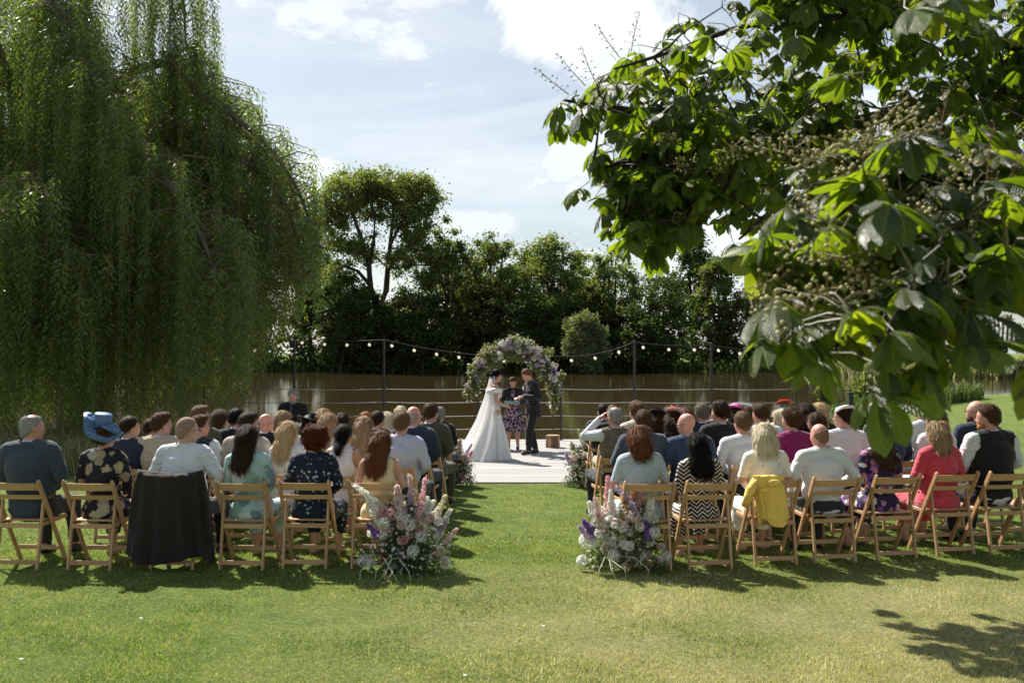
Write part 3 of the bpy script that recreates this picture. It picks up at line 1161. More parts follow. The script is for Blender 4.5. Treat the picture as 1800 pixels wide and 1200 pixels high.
sk.limb([(0, 0, -0.4), (0.1, -0.1, 1.5), (0.3, -0.3, 3.2), (0.5, -0.5, 4.6)], 0.75, 0.5, 12)
mains = [
    [(75, 330, 26.4), (150, 215, 26), (210, 140, 25.5), (290, 110, 25), (350, 165, 24.8), (405, 200, 24.5), (480, 268, 24.2), (528, 345, 24), (545, 410, 24)],
    [(75, 330, 26.4), (110, 150, 26.5), (150, 0, 26.5), (220, -90, 26), (290, -90, 25.7), (318, -10, 25.5), (325, 90, 25.5)],
    [(75, 330, 26.4), (130, 275, 24.5), (200, 262, 23), (265, 290, 22.2), (325, 365, 21.6), (368, 450, 21.2), (388, 530, 21)],
    [(75, 330, 26.4), (30, 180, 25.5), (-30, 40, 25), (-120, 20, 24.5), (-190, 130, 24)],
    [(75, 330, 26.4), (110, 330, 23.5), (90, 345, 22), (40, 370, 21), (-10, 440, 20.4)],
    [(75, 330, 26.4), (60, 120, 27.5), (50, -60, 27.5), (60, -160, 27), (120, -190, 26)],
    [(75, 330, 26.4), (140, 200, 24.5), (170, 130, 23.5), (180, 150, 22.4), (200, 230, 21.8)],
    [(75, 330, 26.4), (230, 260, 27.5), (350, 230, 28), (450, 290, 27.8), (515, 380, 27.5)],
    [(75, 330, 26.4), (220, 200, 28.5), (330, 120, 29), (400, 190, 29)],
    [(75, 330, 26.4), (10, 260, 25), (-60, 230, 24), (-130, 280, 23)],
    [(75, 330, 26.4), (160, 330, 24.5), (240, 360, 23.8), (300, 440, 23.3)],
    [(75, 330, 26.4), (60, 60, 25.4), (90, 10, 24.6), (130, 50, 23.8), (150, 120, 23.2)],
    [(75, 330, 26.4), (250, 240, 26.3), (360, 290, 26), (430, 380, 25.6), (470, 460, 25.3)],
    [(75, 330, 26.4), (280, 170, 26.4), (400, 215, 26), (480, 285, 25.6), (520, 360, 25.3), (538, 450, 25)],
    [(75, 330, 26.4), (300, 240, 25), (410, 270, 24.3), (490, 340, 24), (525, 430, 23.8), (535, 500, 23.7)],
    [(75, 330, 26.4), (60, 380, 23), (90, 420, 21.5), (130, 470, 20.8), (150, 540, 20.5)],
    [(75, 330, 26.4), (170, 380, 24.5), (250, 430, 23), (320, 500, 22), (350, 580, 21.6)],
    [(75, 330, 26.4), (0, 420, 23), (-50, 470, 21.5), (-80, 540, 21)],
    [(75, 330, 26.4), (200, 400, 26), (330, 420, 25), (420, 480, 24), (455, 560, 23.6)],
    [(75, 330, 26.4), (90, 460, 24), (60, 520, 21.5), (30, 600, 20.8)],
]
starts = []          # (point, outward)


def smooth_path(pts, m=4):
    out = []
    for i in range(len(pts) - 1):
        p0 = pts[max(i - 1, 0)]
        p1, p2 = pts[i], pts[i + 1]
        p3 = pts[min(i + 2, len(pts) - 1)]
        for q in range(m):
            t = q / m
            out.append(0.5 * ((2 * p1) + (p2 - p0) * t + (2 * p0 - 5 * p1 + 4 * p2 - p3) * t * t + (3 * p1 - p0 - 3 * p2 + p3) * t ** 3))
    out.append(pts[-1])
    return out


for mi, mp in enumerate(mains):
    pts = smooth_path([WL(*q) for q in mp])
    pts[0] = Vector((0.5, -0.5, 4.3))
    sk.limb(pts, 0.17 if mi < 2 else 0.14, 0.018, 7)
    n = len(pts)
    dens = 105 if mi in (0, 2, 7, 12) else 84
    for q in range(dens):
        t = (0.10 + 0.90 * rg.random()) * (n - 1)
        i = int(t)
        p = pts[i].lerp(pts[min(i + 1, n - 1)], t - i)
        out = Vector((rg.uniform(-1, 1), rg.uniform(-1, 0.75), 0)).normalized()
        frac = t / (n - 1)
        L = rg.uniform(0.15, 1.9) * (1.0 - 0.55 * frac)
        up = rg.uniform(0.15, 0.6) * (1.0 - 0.4 * frac)
        e = p + out * L + Vector((0, 0, up - 0.30 * L * frac))
        m1 = p.lerp(e, 0.5) + Vector((0, 0, 0.15 * L))
        if L > 0.35:
            sk.mb.tube([p, m1, e], [0.022, 0.015, 0.008], 4, False)
        for s in range(4 if mi < 3 else 3):
            w = (0.25 + 0.75 * rg.random()) if s == 0 else rg.uniform(0.86, 1.04)
            starts.append((p.lerp(e, w) + Vector((0, 0, 0.15 * L * math.sin(w * 3.14))), out, frac))
sk.mb.build('trunk', simple('willow_bark', (0.10, 0.085, 0.06), 0.9, 0, 0.35, 4, 0.6, 14), willow, smooth=True)


def bottom_z(px):
    """height at which the hanging shoots end, from the picture's curtain hem"""
    return np.interp(px, [0, 380, 410, 450, 480, 500, 525, 545, 560], [-0.1, 0.15, 0.6, 1.2, 1.9, 2.2, 2.5, 3.1, 3.6])


VV, FF, TT = [], [], []
stem = MB()
g = np.random.default_rng(8)
off = 0
nst = 0
for (p, out, frac) in starts:
    wp = p + wo_
    px = 900 + wp.x / wp.y * FP
    if px > 556 or wp.z < 1.0:
        continue
    zb = float(bottom_z(px)) + abs(rg.gauss(0, 0.55))
    full = wp.z - zb
    if full < 0.4:
        full = 0.5
    u = rg.random()
    ln = full * (1.0 if u < 0.22 else rg.uniform(0.15, 0.8))
    ln = min(ln, 7.5)
    step = 0.037
    n = int(ln / step)
    t = np.arange(n) * step
    sway = 0.28 * (1 - np.exp(-t / 0.5))
    fr_ = rg.uniform(0.4, 1.2)
    ph = rg.uniform(0, 6.3)
    pos = np.stack([p.x + out.x * sway + 0.05 * np.sin(fr_ * t + ph), p.y + out.y * sway + 0.05 * np.cos(fr_ * t * 1.2 + ph), p.z - t + 0.22 * (1 - np.exp(-t / 0.25)) * 0.5], 1)
    pos += wo_ * 0
    a = np.arange(n) * 2.4 + ph
    bush_ = np.exp(-t / 0.8)
    rad_ = (0.02 + 0.05 * g.random(n)) * (0.5 + bush_)
    pos[:, 0] += rad_ * np.cos(a)
    pos[:, 1] += rad_ * np.sin(a)
    k = 0.42 + 0.5 * g.random(n) + 0.5 * bush_
    ax = np.stack([np.cos(a) * k, np.sin(a) * k, -np.ones(n) * (0.55 + 0.6 * g.random(n))], 1)
    ax /= np.linalg.norm(ax, axis=1)[:, None]
    nr = g.normal(size=(n, 3))
    sd = np.cross(ax, nr)
    sd /= np.linalg.norm(sd, axis=1)[:, None]
    s = ((0.65 + 0.6 * g.random(n)) * (1 + 0.2 * bush_))[:, None]
    L = 0.13 * s
    w = 0.0155 * s
    VV.append(np.stack([pos - sd * w * 0.8, pos + ax * L * 0.35 + sd * w * 1.2, pos + ax * L], 1).reshape(-1, 3))
    TT.append(np.clip(g.random(n) * 0.6 + 0.3 * rg.random() + (0.1 if rg.random() < 0.1 else 0), 0, 1))
    nst += n
    if rg.random() < 0.3 and n > 8:
        stem.tube([tuple(pos[0]), tuple(pos[n // 3]), tuple(pos[2 * n // 3]), tuple(pos[-1])], [0.006, 0.005, 0.004, 0.002], 3, False)
V = np.vstack(VV)
F = np.arange(len(V)).reshape(-1, 3)
M_will = leaf_mat('willow_leaves', (0.045, 0.070, 0.016), (0.185, 0.215, 0.062), 0.48, 0.36, 0.6, (1.7, 1.9, 0.6))
o = obj('crown', mesh_np('crown', V, F, tint=np.concatenate(TT)), M_will, willow)
print('willow leaves', nst, 'strands', len(VV))
stem.build('shoot', simple('willow_shoot', (0.16, 0.13, 0.05), 0.7), willow)

# ================================================================== HORSE CHESTNUT (near, right)


def in_poly(x, y, poly):
    c = False
    n = len(poly)
    j = n - 1
    for i in range(n):
        if (poly[i][1] > y) != (poly[j][1] > y) and x < (poly[j][0] - poly[i][0]) * (y - poly[i][1]) / (poly[j][1] - poly[i][1]) + poly[i][0]:
            c = not c
        j = i
    return c


def leaflet(L, az, pitch0, pitch1, rg, m=7, wk=0.205, lo=False):
    """one toothed, folded leaflet hanging from the origin; returns V, F, uv"""
    V, U = [], []
    p = Vector((0, 0, 0))
    ca, sa = math.cos(az), math.sin(az)
    side = Vector((-sa, ca, 0))
    prev = 0
    tw = rg.uniform(-0.35, 0.35)
    for i in range(m + 1):
        t = i / m
        pt = pitch0 + (pitch1 - pitch0) * t
        d = Vector((ca * math.cos(pt), sa * math.cos(pt), math.sin(pt)))
        p = p + d * (L * (t - prev))
        prev = t
        w = L * wk * (math.sin(math.pi * min(1, t ** 1.55)) ** 0.75 if 0 < t < 1 else 0.0) + 0.0012
        nrm = side.cross(d).normalized()
        sd = (side * math.cos(tw * t) + nrm * math.sin(tw * t))
        fold = 0.22 * w
        ru = rg.uniform(-0.06, 0.06) * w
        if lo:
            V += [p - sd * w + nrm * fold, p, p + sd * w + nrm * fold]
            U += [(0, t), (0.5, t), (1, t)]
            continue
        V += [p - sd * w + nrm * (fold + ru), p - sd * w * 0.5 + nrm * fold * 0.75, p, p + sd * w * 0.5 + nrm * fold * 0.75, p + sd * w + nrm * (fold - ru)]
        U += [(0, t), (0.25, t), (0.5, t), (0.75, t), (1, t)]
    F = []
    nc = 3 if lo else 5
    for i in range(m):
        for k in range(nc - 1):
            a = i * nc + k
            F.append((a, a + 1, a + nc + 1, a + nc))
    return [tuple(v) for v in V], F, U


def compound(seed, m=7, lo=False):
    rg = random.Random(seed)
    V, F, U = [], [], []
    n = rg.choice((5, 7, 7))
    angs = {5: [-72, -34, 0, 34, 72], 7: [-108, -66, -31, 0, 31, 66, 108]}[n]
    for a in angs:
        L = 0.205 * (1 - 0.0038 * abs(a)) * rg.uniform(0.88, 1.1)
        v, f, u = leaflet(L, R(a + rg.uniform(-6, 6)), R(rg.uniform(-30, 10)), R(rg.uniform(-88, -42)), rg, m, 0.205, lo)
        F += [tuple(i + len(V) for i in q) for q in f]
        V += v
        U += u
    return np.array(V), F, np.array(U)


LEAFV = [compound(40 + i) for i in range(6)]
LEAFME = []
for V, F, U in LEAFV:
    LEAFME.append(mesh_np('leaf', V, np.array(F), True, uv=U))
LEAFLO = [compound(60 + i, 4, True) for i in range(4)]
M_ch = leaf_mat('chestnut_leaf', (0.036, 0.066, 0.012), (0.100, 0.140, 0.022), 0.56, 0.34, 0.8, (2.3, 2.3, 0.4), True, True)
M_ch2 = leaf_mat('chestnut_leaf_mass', (0.032, 0.060, 0.012), (0.095, 0.135, 0.022), 0.55, 0.36, 0.75, (2.3, 2.3, 0.4), True, False)
chest = empty('horse_chestnut', (7.2, 8.2, 0), 0, 'horse chestnut overhanging the lawn from the right with big drooping leaves', 'tree')
CO = Vector((7.2, 8.2, 0))


def CL(px, py, D):
    return P(px, py, D) - CO


sk = Skel()
rg = random.Random(33)
sk.limb([(0, 0, -0.2), (0, 0, 1.4), (-0.1, -0.1, 2.8), (-0.2, 0, 4.2)], 0.42, 0.3, 12)
cb = [
    [(2300, -100, 8), (1900, 110, 7.8), (1650, 180, 7.2), (1400, 232, 6.8), (1230, 215, 6.4), (1090, 190, 6.0), (990, 175, 5.8)],
    [(1900, 110, 7.8), (1700, 60, 7), (1500, 30, 6.5), (1330, 40, 6.2), (1180, 90, 6.0), (1080, 120, 5.9)],
    [(1400, 232, 6.8), (1300, 280, 6.5), (1200, 330, 6.2), (1120, 370, 6.0), (1070, 410, 5.9)],
    [(1300, 280, 6.5), (1240, 380, 6.1), (1200, 420, 6.0)],
    [(1230, 215, 6.4), (1130, 270, 6.1), (1040, 300, 5.9)],
    [(2300, -100, 8), (2100, 180, 6), (1850, 290, 4.8), (1700, 345, 4.2), (1560, 390, 3.8), (1430, 430, 3.6), (1350, 490, 3.5)],
    [(1700, 345, 4.2), (1640, 450, 3.6), (1570, 560, 3.2), (1540, 640, 3.0)],
    [(1850, 290, 4.8), (1790, 420, 3.9), (1730, 530, 3.4)],
    [(1700, 345, 4.2), (1600, 290, 4.0), (1480, 270, 3.9), (1400, 300, 3.9)],
    [(1900, 110, 7.8), (1850, -40, 5.5), (1720, -60, 4.2), (1600, -20, 3.5)],
    [(2100, 180, 6), (1990, 380, 4.0), (1900, 430, 3.3)],
    [(1900, 110, 7.8), (1900, 250, 8.5), (1700, 300, 8.6), (1520, 330, 8.4)],
    [(1500, 30, 6.5), (1420, -60, 6.2), (1300, -60, 6.0)],
    [(1400, 232, 6.8), (1380, 340, 6.5), (1300, 420, 6.0)],
]
for i, b_ in enumerate(cb):
    pts = smooth_path([CL(*q) for q in b_], 4)
    sk.limb(pts, 0.085 if i in (0, 5) else 0.04, 0.007, 6)
polyA = [(1010, 150), (1085, 85), (1140, 30), (1250, 0), (1300, -150), (2200, -150), (2200, 420), (1400, 400), (1310, 385), (1215, 395), (1180, 430), (1085, 430), (1062, 370), (1020, 315), (985, 230), (975, 170)]
polyB = [(1345, 330), (1480, 230), (1800, 200), (2200, 200), (2200, 520), (1780, 505), (1730, 500), (1670, 540), (1600, 600), (1540, 600), (1480, 560), (1380, 560), (1320, 520), (1335, 420)]
holes = [(1300, 185, 22, 14), (1550, 215, 12, 10), (1310, 400, 22, 14)]
rg2 = random.Random(91)
base_nodes = [n for n in sk.nodes if n[0].x + CO.x < 6.0]
for i in range(420):
    p, r = base_nodes[rg2.randrange(len(base_nodes))]
    near_ = (p + CO).y < 5
    L_ = rg2.uniform(0.15, 0.4) if near_ else rg2.uniform(0.25, 0.75)
    d = Vector((rg2.gauss(-0.2, 1), rg2.gauss(-0.1, 1), rg2.gauss(0.0, 0.6))).normalized()
    q = p + CO + d * (L_ + 0.12)
    if q.y < 2.5 or not in_poly(900 + q.x / q.y * FP, 620 - (q.z - CAMZ) / q.y * FP, polyB if near_ else polyA):
        continue
    sk.curve(p, p + d * L_, 0.009, 0.004, 0.15, rg2, 4, 4)
leaves = []     # (pos local to world, size, tier)


def put(px, py, D, size=1.0, rz=None, tier=0):
    leaves.append((P(px, py, D), size, rz if rz is not None else rg.uniform(0, 6.28), tier))


# leaves that read singly in the picture
for px, py, D, s, rz in [(1540, 690, 3.0, 1.12, -1.6), (1560, 640, 3.05, 0.95, -1.2), (1440, 635, 3.1, 0.95, -1.8), (1340, 600, 3.2, 0.9, -2.0), (1705, 605, 2.95, 1.05, -1.5), (1620, 640, 3.05, 0.9, -1.4), (1362, 525, 3.2, 1.0, -2.0), (1705, 545, 3.0, 1.15, -1.3), (1850, 640, 2.8, 1.0, -2.4), (1600, 15, 3.3, 1.0, -1.9),
                         (1668, -5, 3.5, 1.05, -1.0), (1600, 238, 3.6, 1.0, -1.4), (1745, 320, 3.5, 1.0, -1.2), (1290, 428, 5.2, 1.0, -1.6), (985, 180, 5.7, 1.0, 3.2), (1020, 195, 5.6, 1.05, -1.6),
                         (1400, 380, 3.6, 0.9, -1.9), (1500, 420, 3.5, 0.95, -1.5), (1460, 560, 3.3, 0.9, -1.9), (1020, 330, 5.8, 0.9, 3.6), (1165, 200, 5.7, 1.0, -1.5), (1110, 420, 5.7, 1.05, -1.8),
                         (1640, 600, 3.1, 0.95, -1.5), (1390, 590, 3.2, 0.9, -1.7), (1335, 545, 3.3, 0.85, -2.2), (1430, 600, 3.2, 0.9, -1.2), (1660, 560, 3.2, 0.95, -1.0), (1600, 560, 3.2, 0.9, -2.0), (1490, 600, 3.3, 0.8, -1.5), (1560, 330, 3.7, 0.9, -1.6), (1330, 20, 5.4, 1.0, -1.6), (1400, 60, 5.3, 1.0, -1.9)]:
    put(px, py, D, s, rz)
nodes = [(p + CO, r) for p, r in sk.nodes]
tries = 0
while len(leaves) < 1560 and tries < 40000:
    tries += 1
    p, r = nodes[rg.randrange(len(nodes))]
    if p.x > 6.2:
        continue
    s = 0.21 if p.y > 5 else 0.13
    q = p + Vector((rg.gauss(0, s), rg.gauss(0, s * 0.9), rg.gauss(0.02, s * 0.75)))
    if q.y < 2.6 or q.z < 1.6:
        continue
    px = 900 + q.x / q.y * FP
    py = 620 - (q.z - CAMZ) / q.y * FP
    poly = polyA if q.y > 5 else polyB
    if q.y <= 5 and py < 150:
        pass
    elif not in_poly(px, py - 10, poly):
        continue
    if px > 2150:
        continue
    cyy = py + 0.10 / q.y * FP
    if any(((px - a) / (c + 26)) ** 2 + ((cyy - b2) / (d + 26)) ** 2 < 1 for a, b2, c, d in holes):
        continue
    leaves.append((q, rg.uniform(0.7, 1.1), rg.uniform(0, 6.28), 0))
# deeper, denser crown on the right
for i in range(860):
    px = rg.uniform(1400, 2150)
    py = rg.uniform(-170, 430)
    if px < 1560 and py > 330:
        continue
    if any(((px - a) / (c + 20)) ** 2 + ((py + 20 - b2) / (d + 20)) ** 2 < 1 for a, b2, c, d in holes):
        continue
    leaves.append((P(px, py, rg.uniform(6.5, 10.5)), rg.uniform(0.9, 1.25), rg.uniform(0, 6.28), 0))


# further leaves added behind the left mass to cast shadow on the lawn
for i in range(260):
    px, py = rg.uniform(1060, 1400), rg.uniform(110, 400)
    if not in_poly(px, py, polyA):
        continue
    leaves.append((P(px, py, rg.uniform(8.6, 9.8)), rg.uniform(1.0, 1.3), rg.uniform(0, 6.28), 0))


def big(l):
    q = l[0]
    px = 900 + q.x / q.y * FP
    py = 620 - (q.z - CAMZ) / q.y * FP
    inside = -60 < px < 1860 and -60 < py < 820
    return (0 if inside else 1000) + q.y


leaves.sort(key=big)
pet = MB()
VV, FF, TT, UU = [], [], [], []
off = 0
for i, (q, s, rz, _) in enumerate(leaves):
    loc = q - CO
    rot = Euler((rg.uniform(-0.45, 0.45), rg.uniform(-0.45, 0.45), rz))
    if i < 300:
        obj('leaf', LEAFME[i % 6], M_ch, chest, loc, rot, (s, s, s))
    else:
        V, F, U = LEAFLO[i % 4]
        Mx = np.array(rot.to_matrix())
        W_ = (V * s) @ Mx.T + np.array(loc)
        VV.append(W_)
        FF.append(np.array(F) + off)
        UU.append(U)
        TT.append(np.full(len(F), rg.random() * 0.9))
        off += len(V)
    # petiole up to the nearest branch point
    best, bd = None, 9
    for p, r in sk.nodes:
        d = (p - loc).length
        if d < bd:
            bd, best = d, p
    back = rot.to_matrix() @ Vector((-1, 0, 0.35))
    mid = loc + back * 0.12 * s
    if best is not None and bd < 0.42:
        pet.tube([loc, loc.lerp(mid, 0.6) + Vector((0, 0, 0.01)), mid.lerp(best, 0.6) + Vector((0, 0, 0.02)), best], [0.002, 0.0025, 0.003, 0.0045], 4, False)
    else:
        pet.tube([loc, loc.lerp(mid, 0.5) + Vector((0, 0, 0.012)), mid + Vector((0, 0, -0.01))], [0.002, 0.0025, 0.003], 4, False)
V = np.vstack(VV)
o = obj('foliage', mesh_np('foliage', V, np.vstack(FF), True, tint=np.concatenate(TT), uv=np.vstack(UU)), M_ch2, chest)
o['kind'] = 'stuff'
sk.mb.build('limb', M_bark, chest, smooth=True)
o = pet.build('twig', simple('green_twig', (0.10, 0.10, 0.035), 0.6), chest)
o['kind'] = 'stuff'

# fruit panicles
M_fruit = simple('green_conker', (0.42, 0.37, 0.15), 0.6, 0, 0.3, 30, 0.5, 200)
M_stalk = simple('fruit_stalk', (0.26, 0.21, 0.08), 0.6)
M_dry = simple('dry_panicle', (0.20, 0.11, 0.06), 0.8, 0, 0.3, 30)


def panicle(seed, n, L, ball, dry=False):
    rg = random.Random(seed)
    a, bl = MB(), MB()
    a.tube([(0, 0, 0), (0.01, 0, L * 0.5), (0.03, 0, L)], [0.003, 0.0022, 0.001], 4)
    for k in range(n):
        t = 0.15 + 0.85 * k / n
        an = k * 2.4 + rg.uniform(-0.4, 0.4)
        rr = (0.055 if not dry else 0.04) * (1.15 - 0.75 * t) * rg.uniform(0.6, 1.2)
        c0 = (0.02 * t, 0, L * t)
        e = (c0[0] + rr * math.cos(an), rr * math.sin(an), c0[2] + rg.uniform(-0.01, 0.025))
        a.tube([c0, e], [0.0014, 0.001], 3)
        b_ = ball * rg.uniform(0.6, 1.15)
        bl.ball(e, (b_, b_, b_ * 1.15), 6, 4)
    return a.me('fruit_stalk'), bl.me('fruit', not dry)


PAN = [panicle(i, 24, 0.22, 0.0078) for i in range(3)]
DRY = [panicle(i + 9, 16, 0.24, 0.0045, True) for i in range(2)]
fr = []
for i in range(17):
    fr.append((rg.uniform(1370, 1560), rg.uniform(225, 330), rg.uniform(3.7, 4.0)))
for i in range(10):
    fr.append((rg.uniform(1580, 1690), rg.uniform(330, 420), rg.uniform(3.4, 3.7)))
for i in range(9):
    fr.append((rg.uniform(1450, 1600), rg.uniform(400, 560), rg.uniform(3.1, 3.4)))
for i in range(4):
    fr.append((rg.uniform(1300, 1360), rg.uniform(490, 560), rg.uniform(3.2, 3.5)))
for i in range(4):
    fr.append((rg.uniform(1180, 1300), rg.uniform(215, 290), rg.uniform(5.3, 5.6)))
for i, (px, py, D) in enumerate(fr):
    sm, bme = PAN[i % 3]
    o = obj('fruit_cluster', sm, M_stalk, chest, P(px, py, D) - CO, (rg.uniform(0.9, 2.0) * rg.choice((-1, 1)), rg.uniform(-0.8, 0.8), rg.uniform(0, 6.28)))
    obj('fruit', bme, M_fruit, o)['kind'] = 'stuff'
for i, (px, py, D, tx) in enumerate([(1030, 150, 5.6, -0.9), (1050, 150, 5.6, -0.5), (1090, 100, 5.6, -0.7), (1110, 90, 5.6, 0.1), (1000, 165, 5.6, -1.0), (1650, 265, 3.8, 0.05), (1735, 330, 3.6, 0.0),
                                     (1770, 320, 3.6, 0.5), (1350, 415, 5.0, 1.6), (1380, 395, 4.6, 1.2), (1090, 180, 5.5, 0.6), (1790, 290, 3.8, 0.4)]):
    sm, bme = DRY[i % 2]
    o = obj('dry_panicle', sm, M_dry, chest, P(px, py, D) - CO, (0, tx, rg.uniform(-0.4, 0.4)), (1, 1, 1))
    obj('withered_floret', bme, M_dry, o)['kind'] = 'stuff'

# ================================================================== FLOWERS


def petal_mat(name, c, trans=0.48):
    if name in MATS:
        return MATS[name]
    m, nt, b = new_mat(name)
    f = N(nt, 'ShaderNodeAttribute', attribute_name='tint').outputs['Fac']
    col = ramp(nt, f, [(0, [x * 0.72 for x in c]), (1, [min(1, x * 1.12 + 0.01) for x in c])])
    nt.links.new(col, b.inputs['Base Color'])
    b.inputs['Roughness'].default_value = 0.6
    b.inputs['Specular IOR Level'].default_value = 0.2
    tr = N(nt, 'ShaderNodeBsdfTranslucent')
    nt.links.new(col, tr.inputs[0])
    mx = N(nt, 'ShaderNodeMixShader', ins={0: trans, 1: b.outputs[0], 2: tr.outputs[0]})
    nt.links.new(mx.outputs[0], nt.nodes['Material Output'].inputs[0])
    return m


PC = {'white': petal_mat('petal_white', (0.88, 0.87, 0.80)), 'pink': petal_mat('petal_pink', (0.82, 0.48, 0.50)), 'peach': petal_mat('petal_peach', (0.80, 0.45, 0.28)),
      'lilac': petal_mat('petal_lilac', (0.55, 0.44, 0.62)), 'violet': petal_mat('petal_violet', (0.24, 0.13, 0.42)), 'cream': petal_mat('petal_cream', (0.76, 0.70, 0.52)),
      'blush': petal_mat('petal_blush', (0.76, 0.60, 0.56)), 'red': petal_mat('petal_red', (0.50, 0.06, 0.10)), 'greenish': petal_mat('petal_green', (0.42, 0.48, 0.25))}


def florets(P_, D_, s, seed, npet=4):
    """little open flowers at points P_ facing D_"""
    g = np.random.default_rng(seed)
    V, F, T = [], [], []
    for p, d in zip(P_, D_):
        d = Vector(d).normalized()
        a = d.orthogonal().normalized()
        b_ = d.cross(a)
        s_ = s * g.uniform(0.7, 1.2)
        ph = g.uniform(0, 6)
        tt = g.random()
        for k in range(npet):
            an = ph + 2 * math.pi * k / npet
            u = a * math.cos(an) + b_ * math.sin(an)
            w = d.cross(u)
            p0 = Vector(p)
            i = len(V)
            V += [p0, p0 + u * s_ * 0.7 + w * s_ * 0.5 + d * s_ * 0.35, p0 + u * s_ * 1.15 + d * s_ * 0.25, p0 + u * s_ * 0.7 - w * s_ * 0.5 + d * s_ * 0.35]
            F.append((i, i + 1, i + 2, i + 3))
            T.append(min(1, max(0, tt + g.uniform(-0.2, 0.2))))
    return mesh_np('petals', [tuple(v) for v in V], np.array(F), tint=T)


def spike_me(seed, L=0.30, r=0.032, n=70, curve=0.1, s=0.013):
    rg = random.Random(seed)
    Ps, Ds = [], []
    for k in range(n):
        t = k / n
        a = k * 2.4
        rr = r * (1 - t) ** 0.6 + 0.004
        c = (curve * t * t, 0, L * t)
        rr *= rg.uniform(0.5, 1.3)
        Ps.append((c[0] + rr * math.cos(a) * 0.75, rr * math.sin(a) * 0.75, c[2] + rg.uniform(-0.01, 0.01)))
        Ds.append((math.cos(a), math.sin(a), 0.25))
    return florets(Ps, Ds, s, seed)


def head_me(seed, r=0.045, n=34, s=0.013):
    Ps, Ds = [], []
    for k in range(n):
        z = 1 - 1.6 * (k + 0.5) / n
        a = k * 2.4
        q = math.sqrt(max(0, 1 - z * z))
        Ps.append((r * q * math.cos(a), r * q * math.sin(a), r * z * 0.8))
        Ds.append((q * math.cos(a), q * math.sin(a), z))
    return florets(Ps, Ds, s, seed, 5)


def rose_me(seed, r=0.035):
    rg = random.Random(seed)
    V, F, T = [], [], []
    for ring, (n, rr, h, tilt) in enumerate(((3, 0.25, 0.9, 0.1), (5, 0.55, 0.85, 0.35), (6, 0.8, 0.65, 0.7), (7, 1.0, 0.35, 1.1))):
        for k in range(n):
            a = 2 * math.pi * (k + 0.5 * ring) / n + rg.uniform(-0.1, 0.1)
            w = 1.3 * math.pi / n
            i = len(V)
            for (da, zz, ro) in ((-w * 0.6, 0.0, 0.3), (w * 0.6, 0.0, 0.3), (w, 0.6, 0.85), (0, 1.0, 1.0), (-w, 0.6, 0.85)):
                q = rr * (ro + tilt * zz * 0.25)
                V.append((r * q * math.cos(a + da), r * q * math.sin(a + da), r * h * zz * 1.3))
            F.append((i, i + 1, i + 2, i + 3))
            F.append((i, i + 3, i + 4, i + 4))
            T += [rg.random()] * 2
    F = [f if f[2] != f[3] else f[:3] for f in F]
    me = mesh_np('bloom', V, F)
    a = me.attributes.new('tint', 'FLOAT', 'FACE')
    a.data.foreach_set('value', np.array(T, np.float32))
    return me


SPK = [spike_me(1, 0.28, 0.040, 84, 0.06, 0.017), spike_me(2, 0.24, 0.046, 70, 0.04, 0.020), spike_me(3, 0.34, 0.034, 84, 0.22, 0.016), spike_me(4, 0.17, 0.046, 60, 0.02, 0.019)]
HD = [head_me(5), head_me(6, 0.035, 26, 0.014), head_me(7, 0.055, 44, 0.014)]
RS = [rose_me(8), rose_me(9)]
M_fl_leaf = leaf_mat('arrangement_leaves', (0.030, 0.055, 0.016), (0.09, 0.13, 0.045), 0.3, 0.5, 0.4)
M_stem = simple('flower_stem', (0.10, 0.15, 0.04), 0.6)


def orient(d):
    return Vector(d).to_track_quat('Z', 'Y').to_euler()


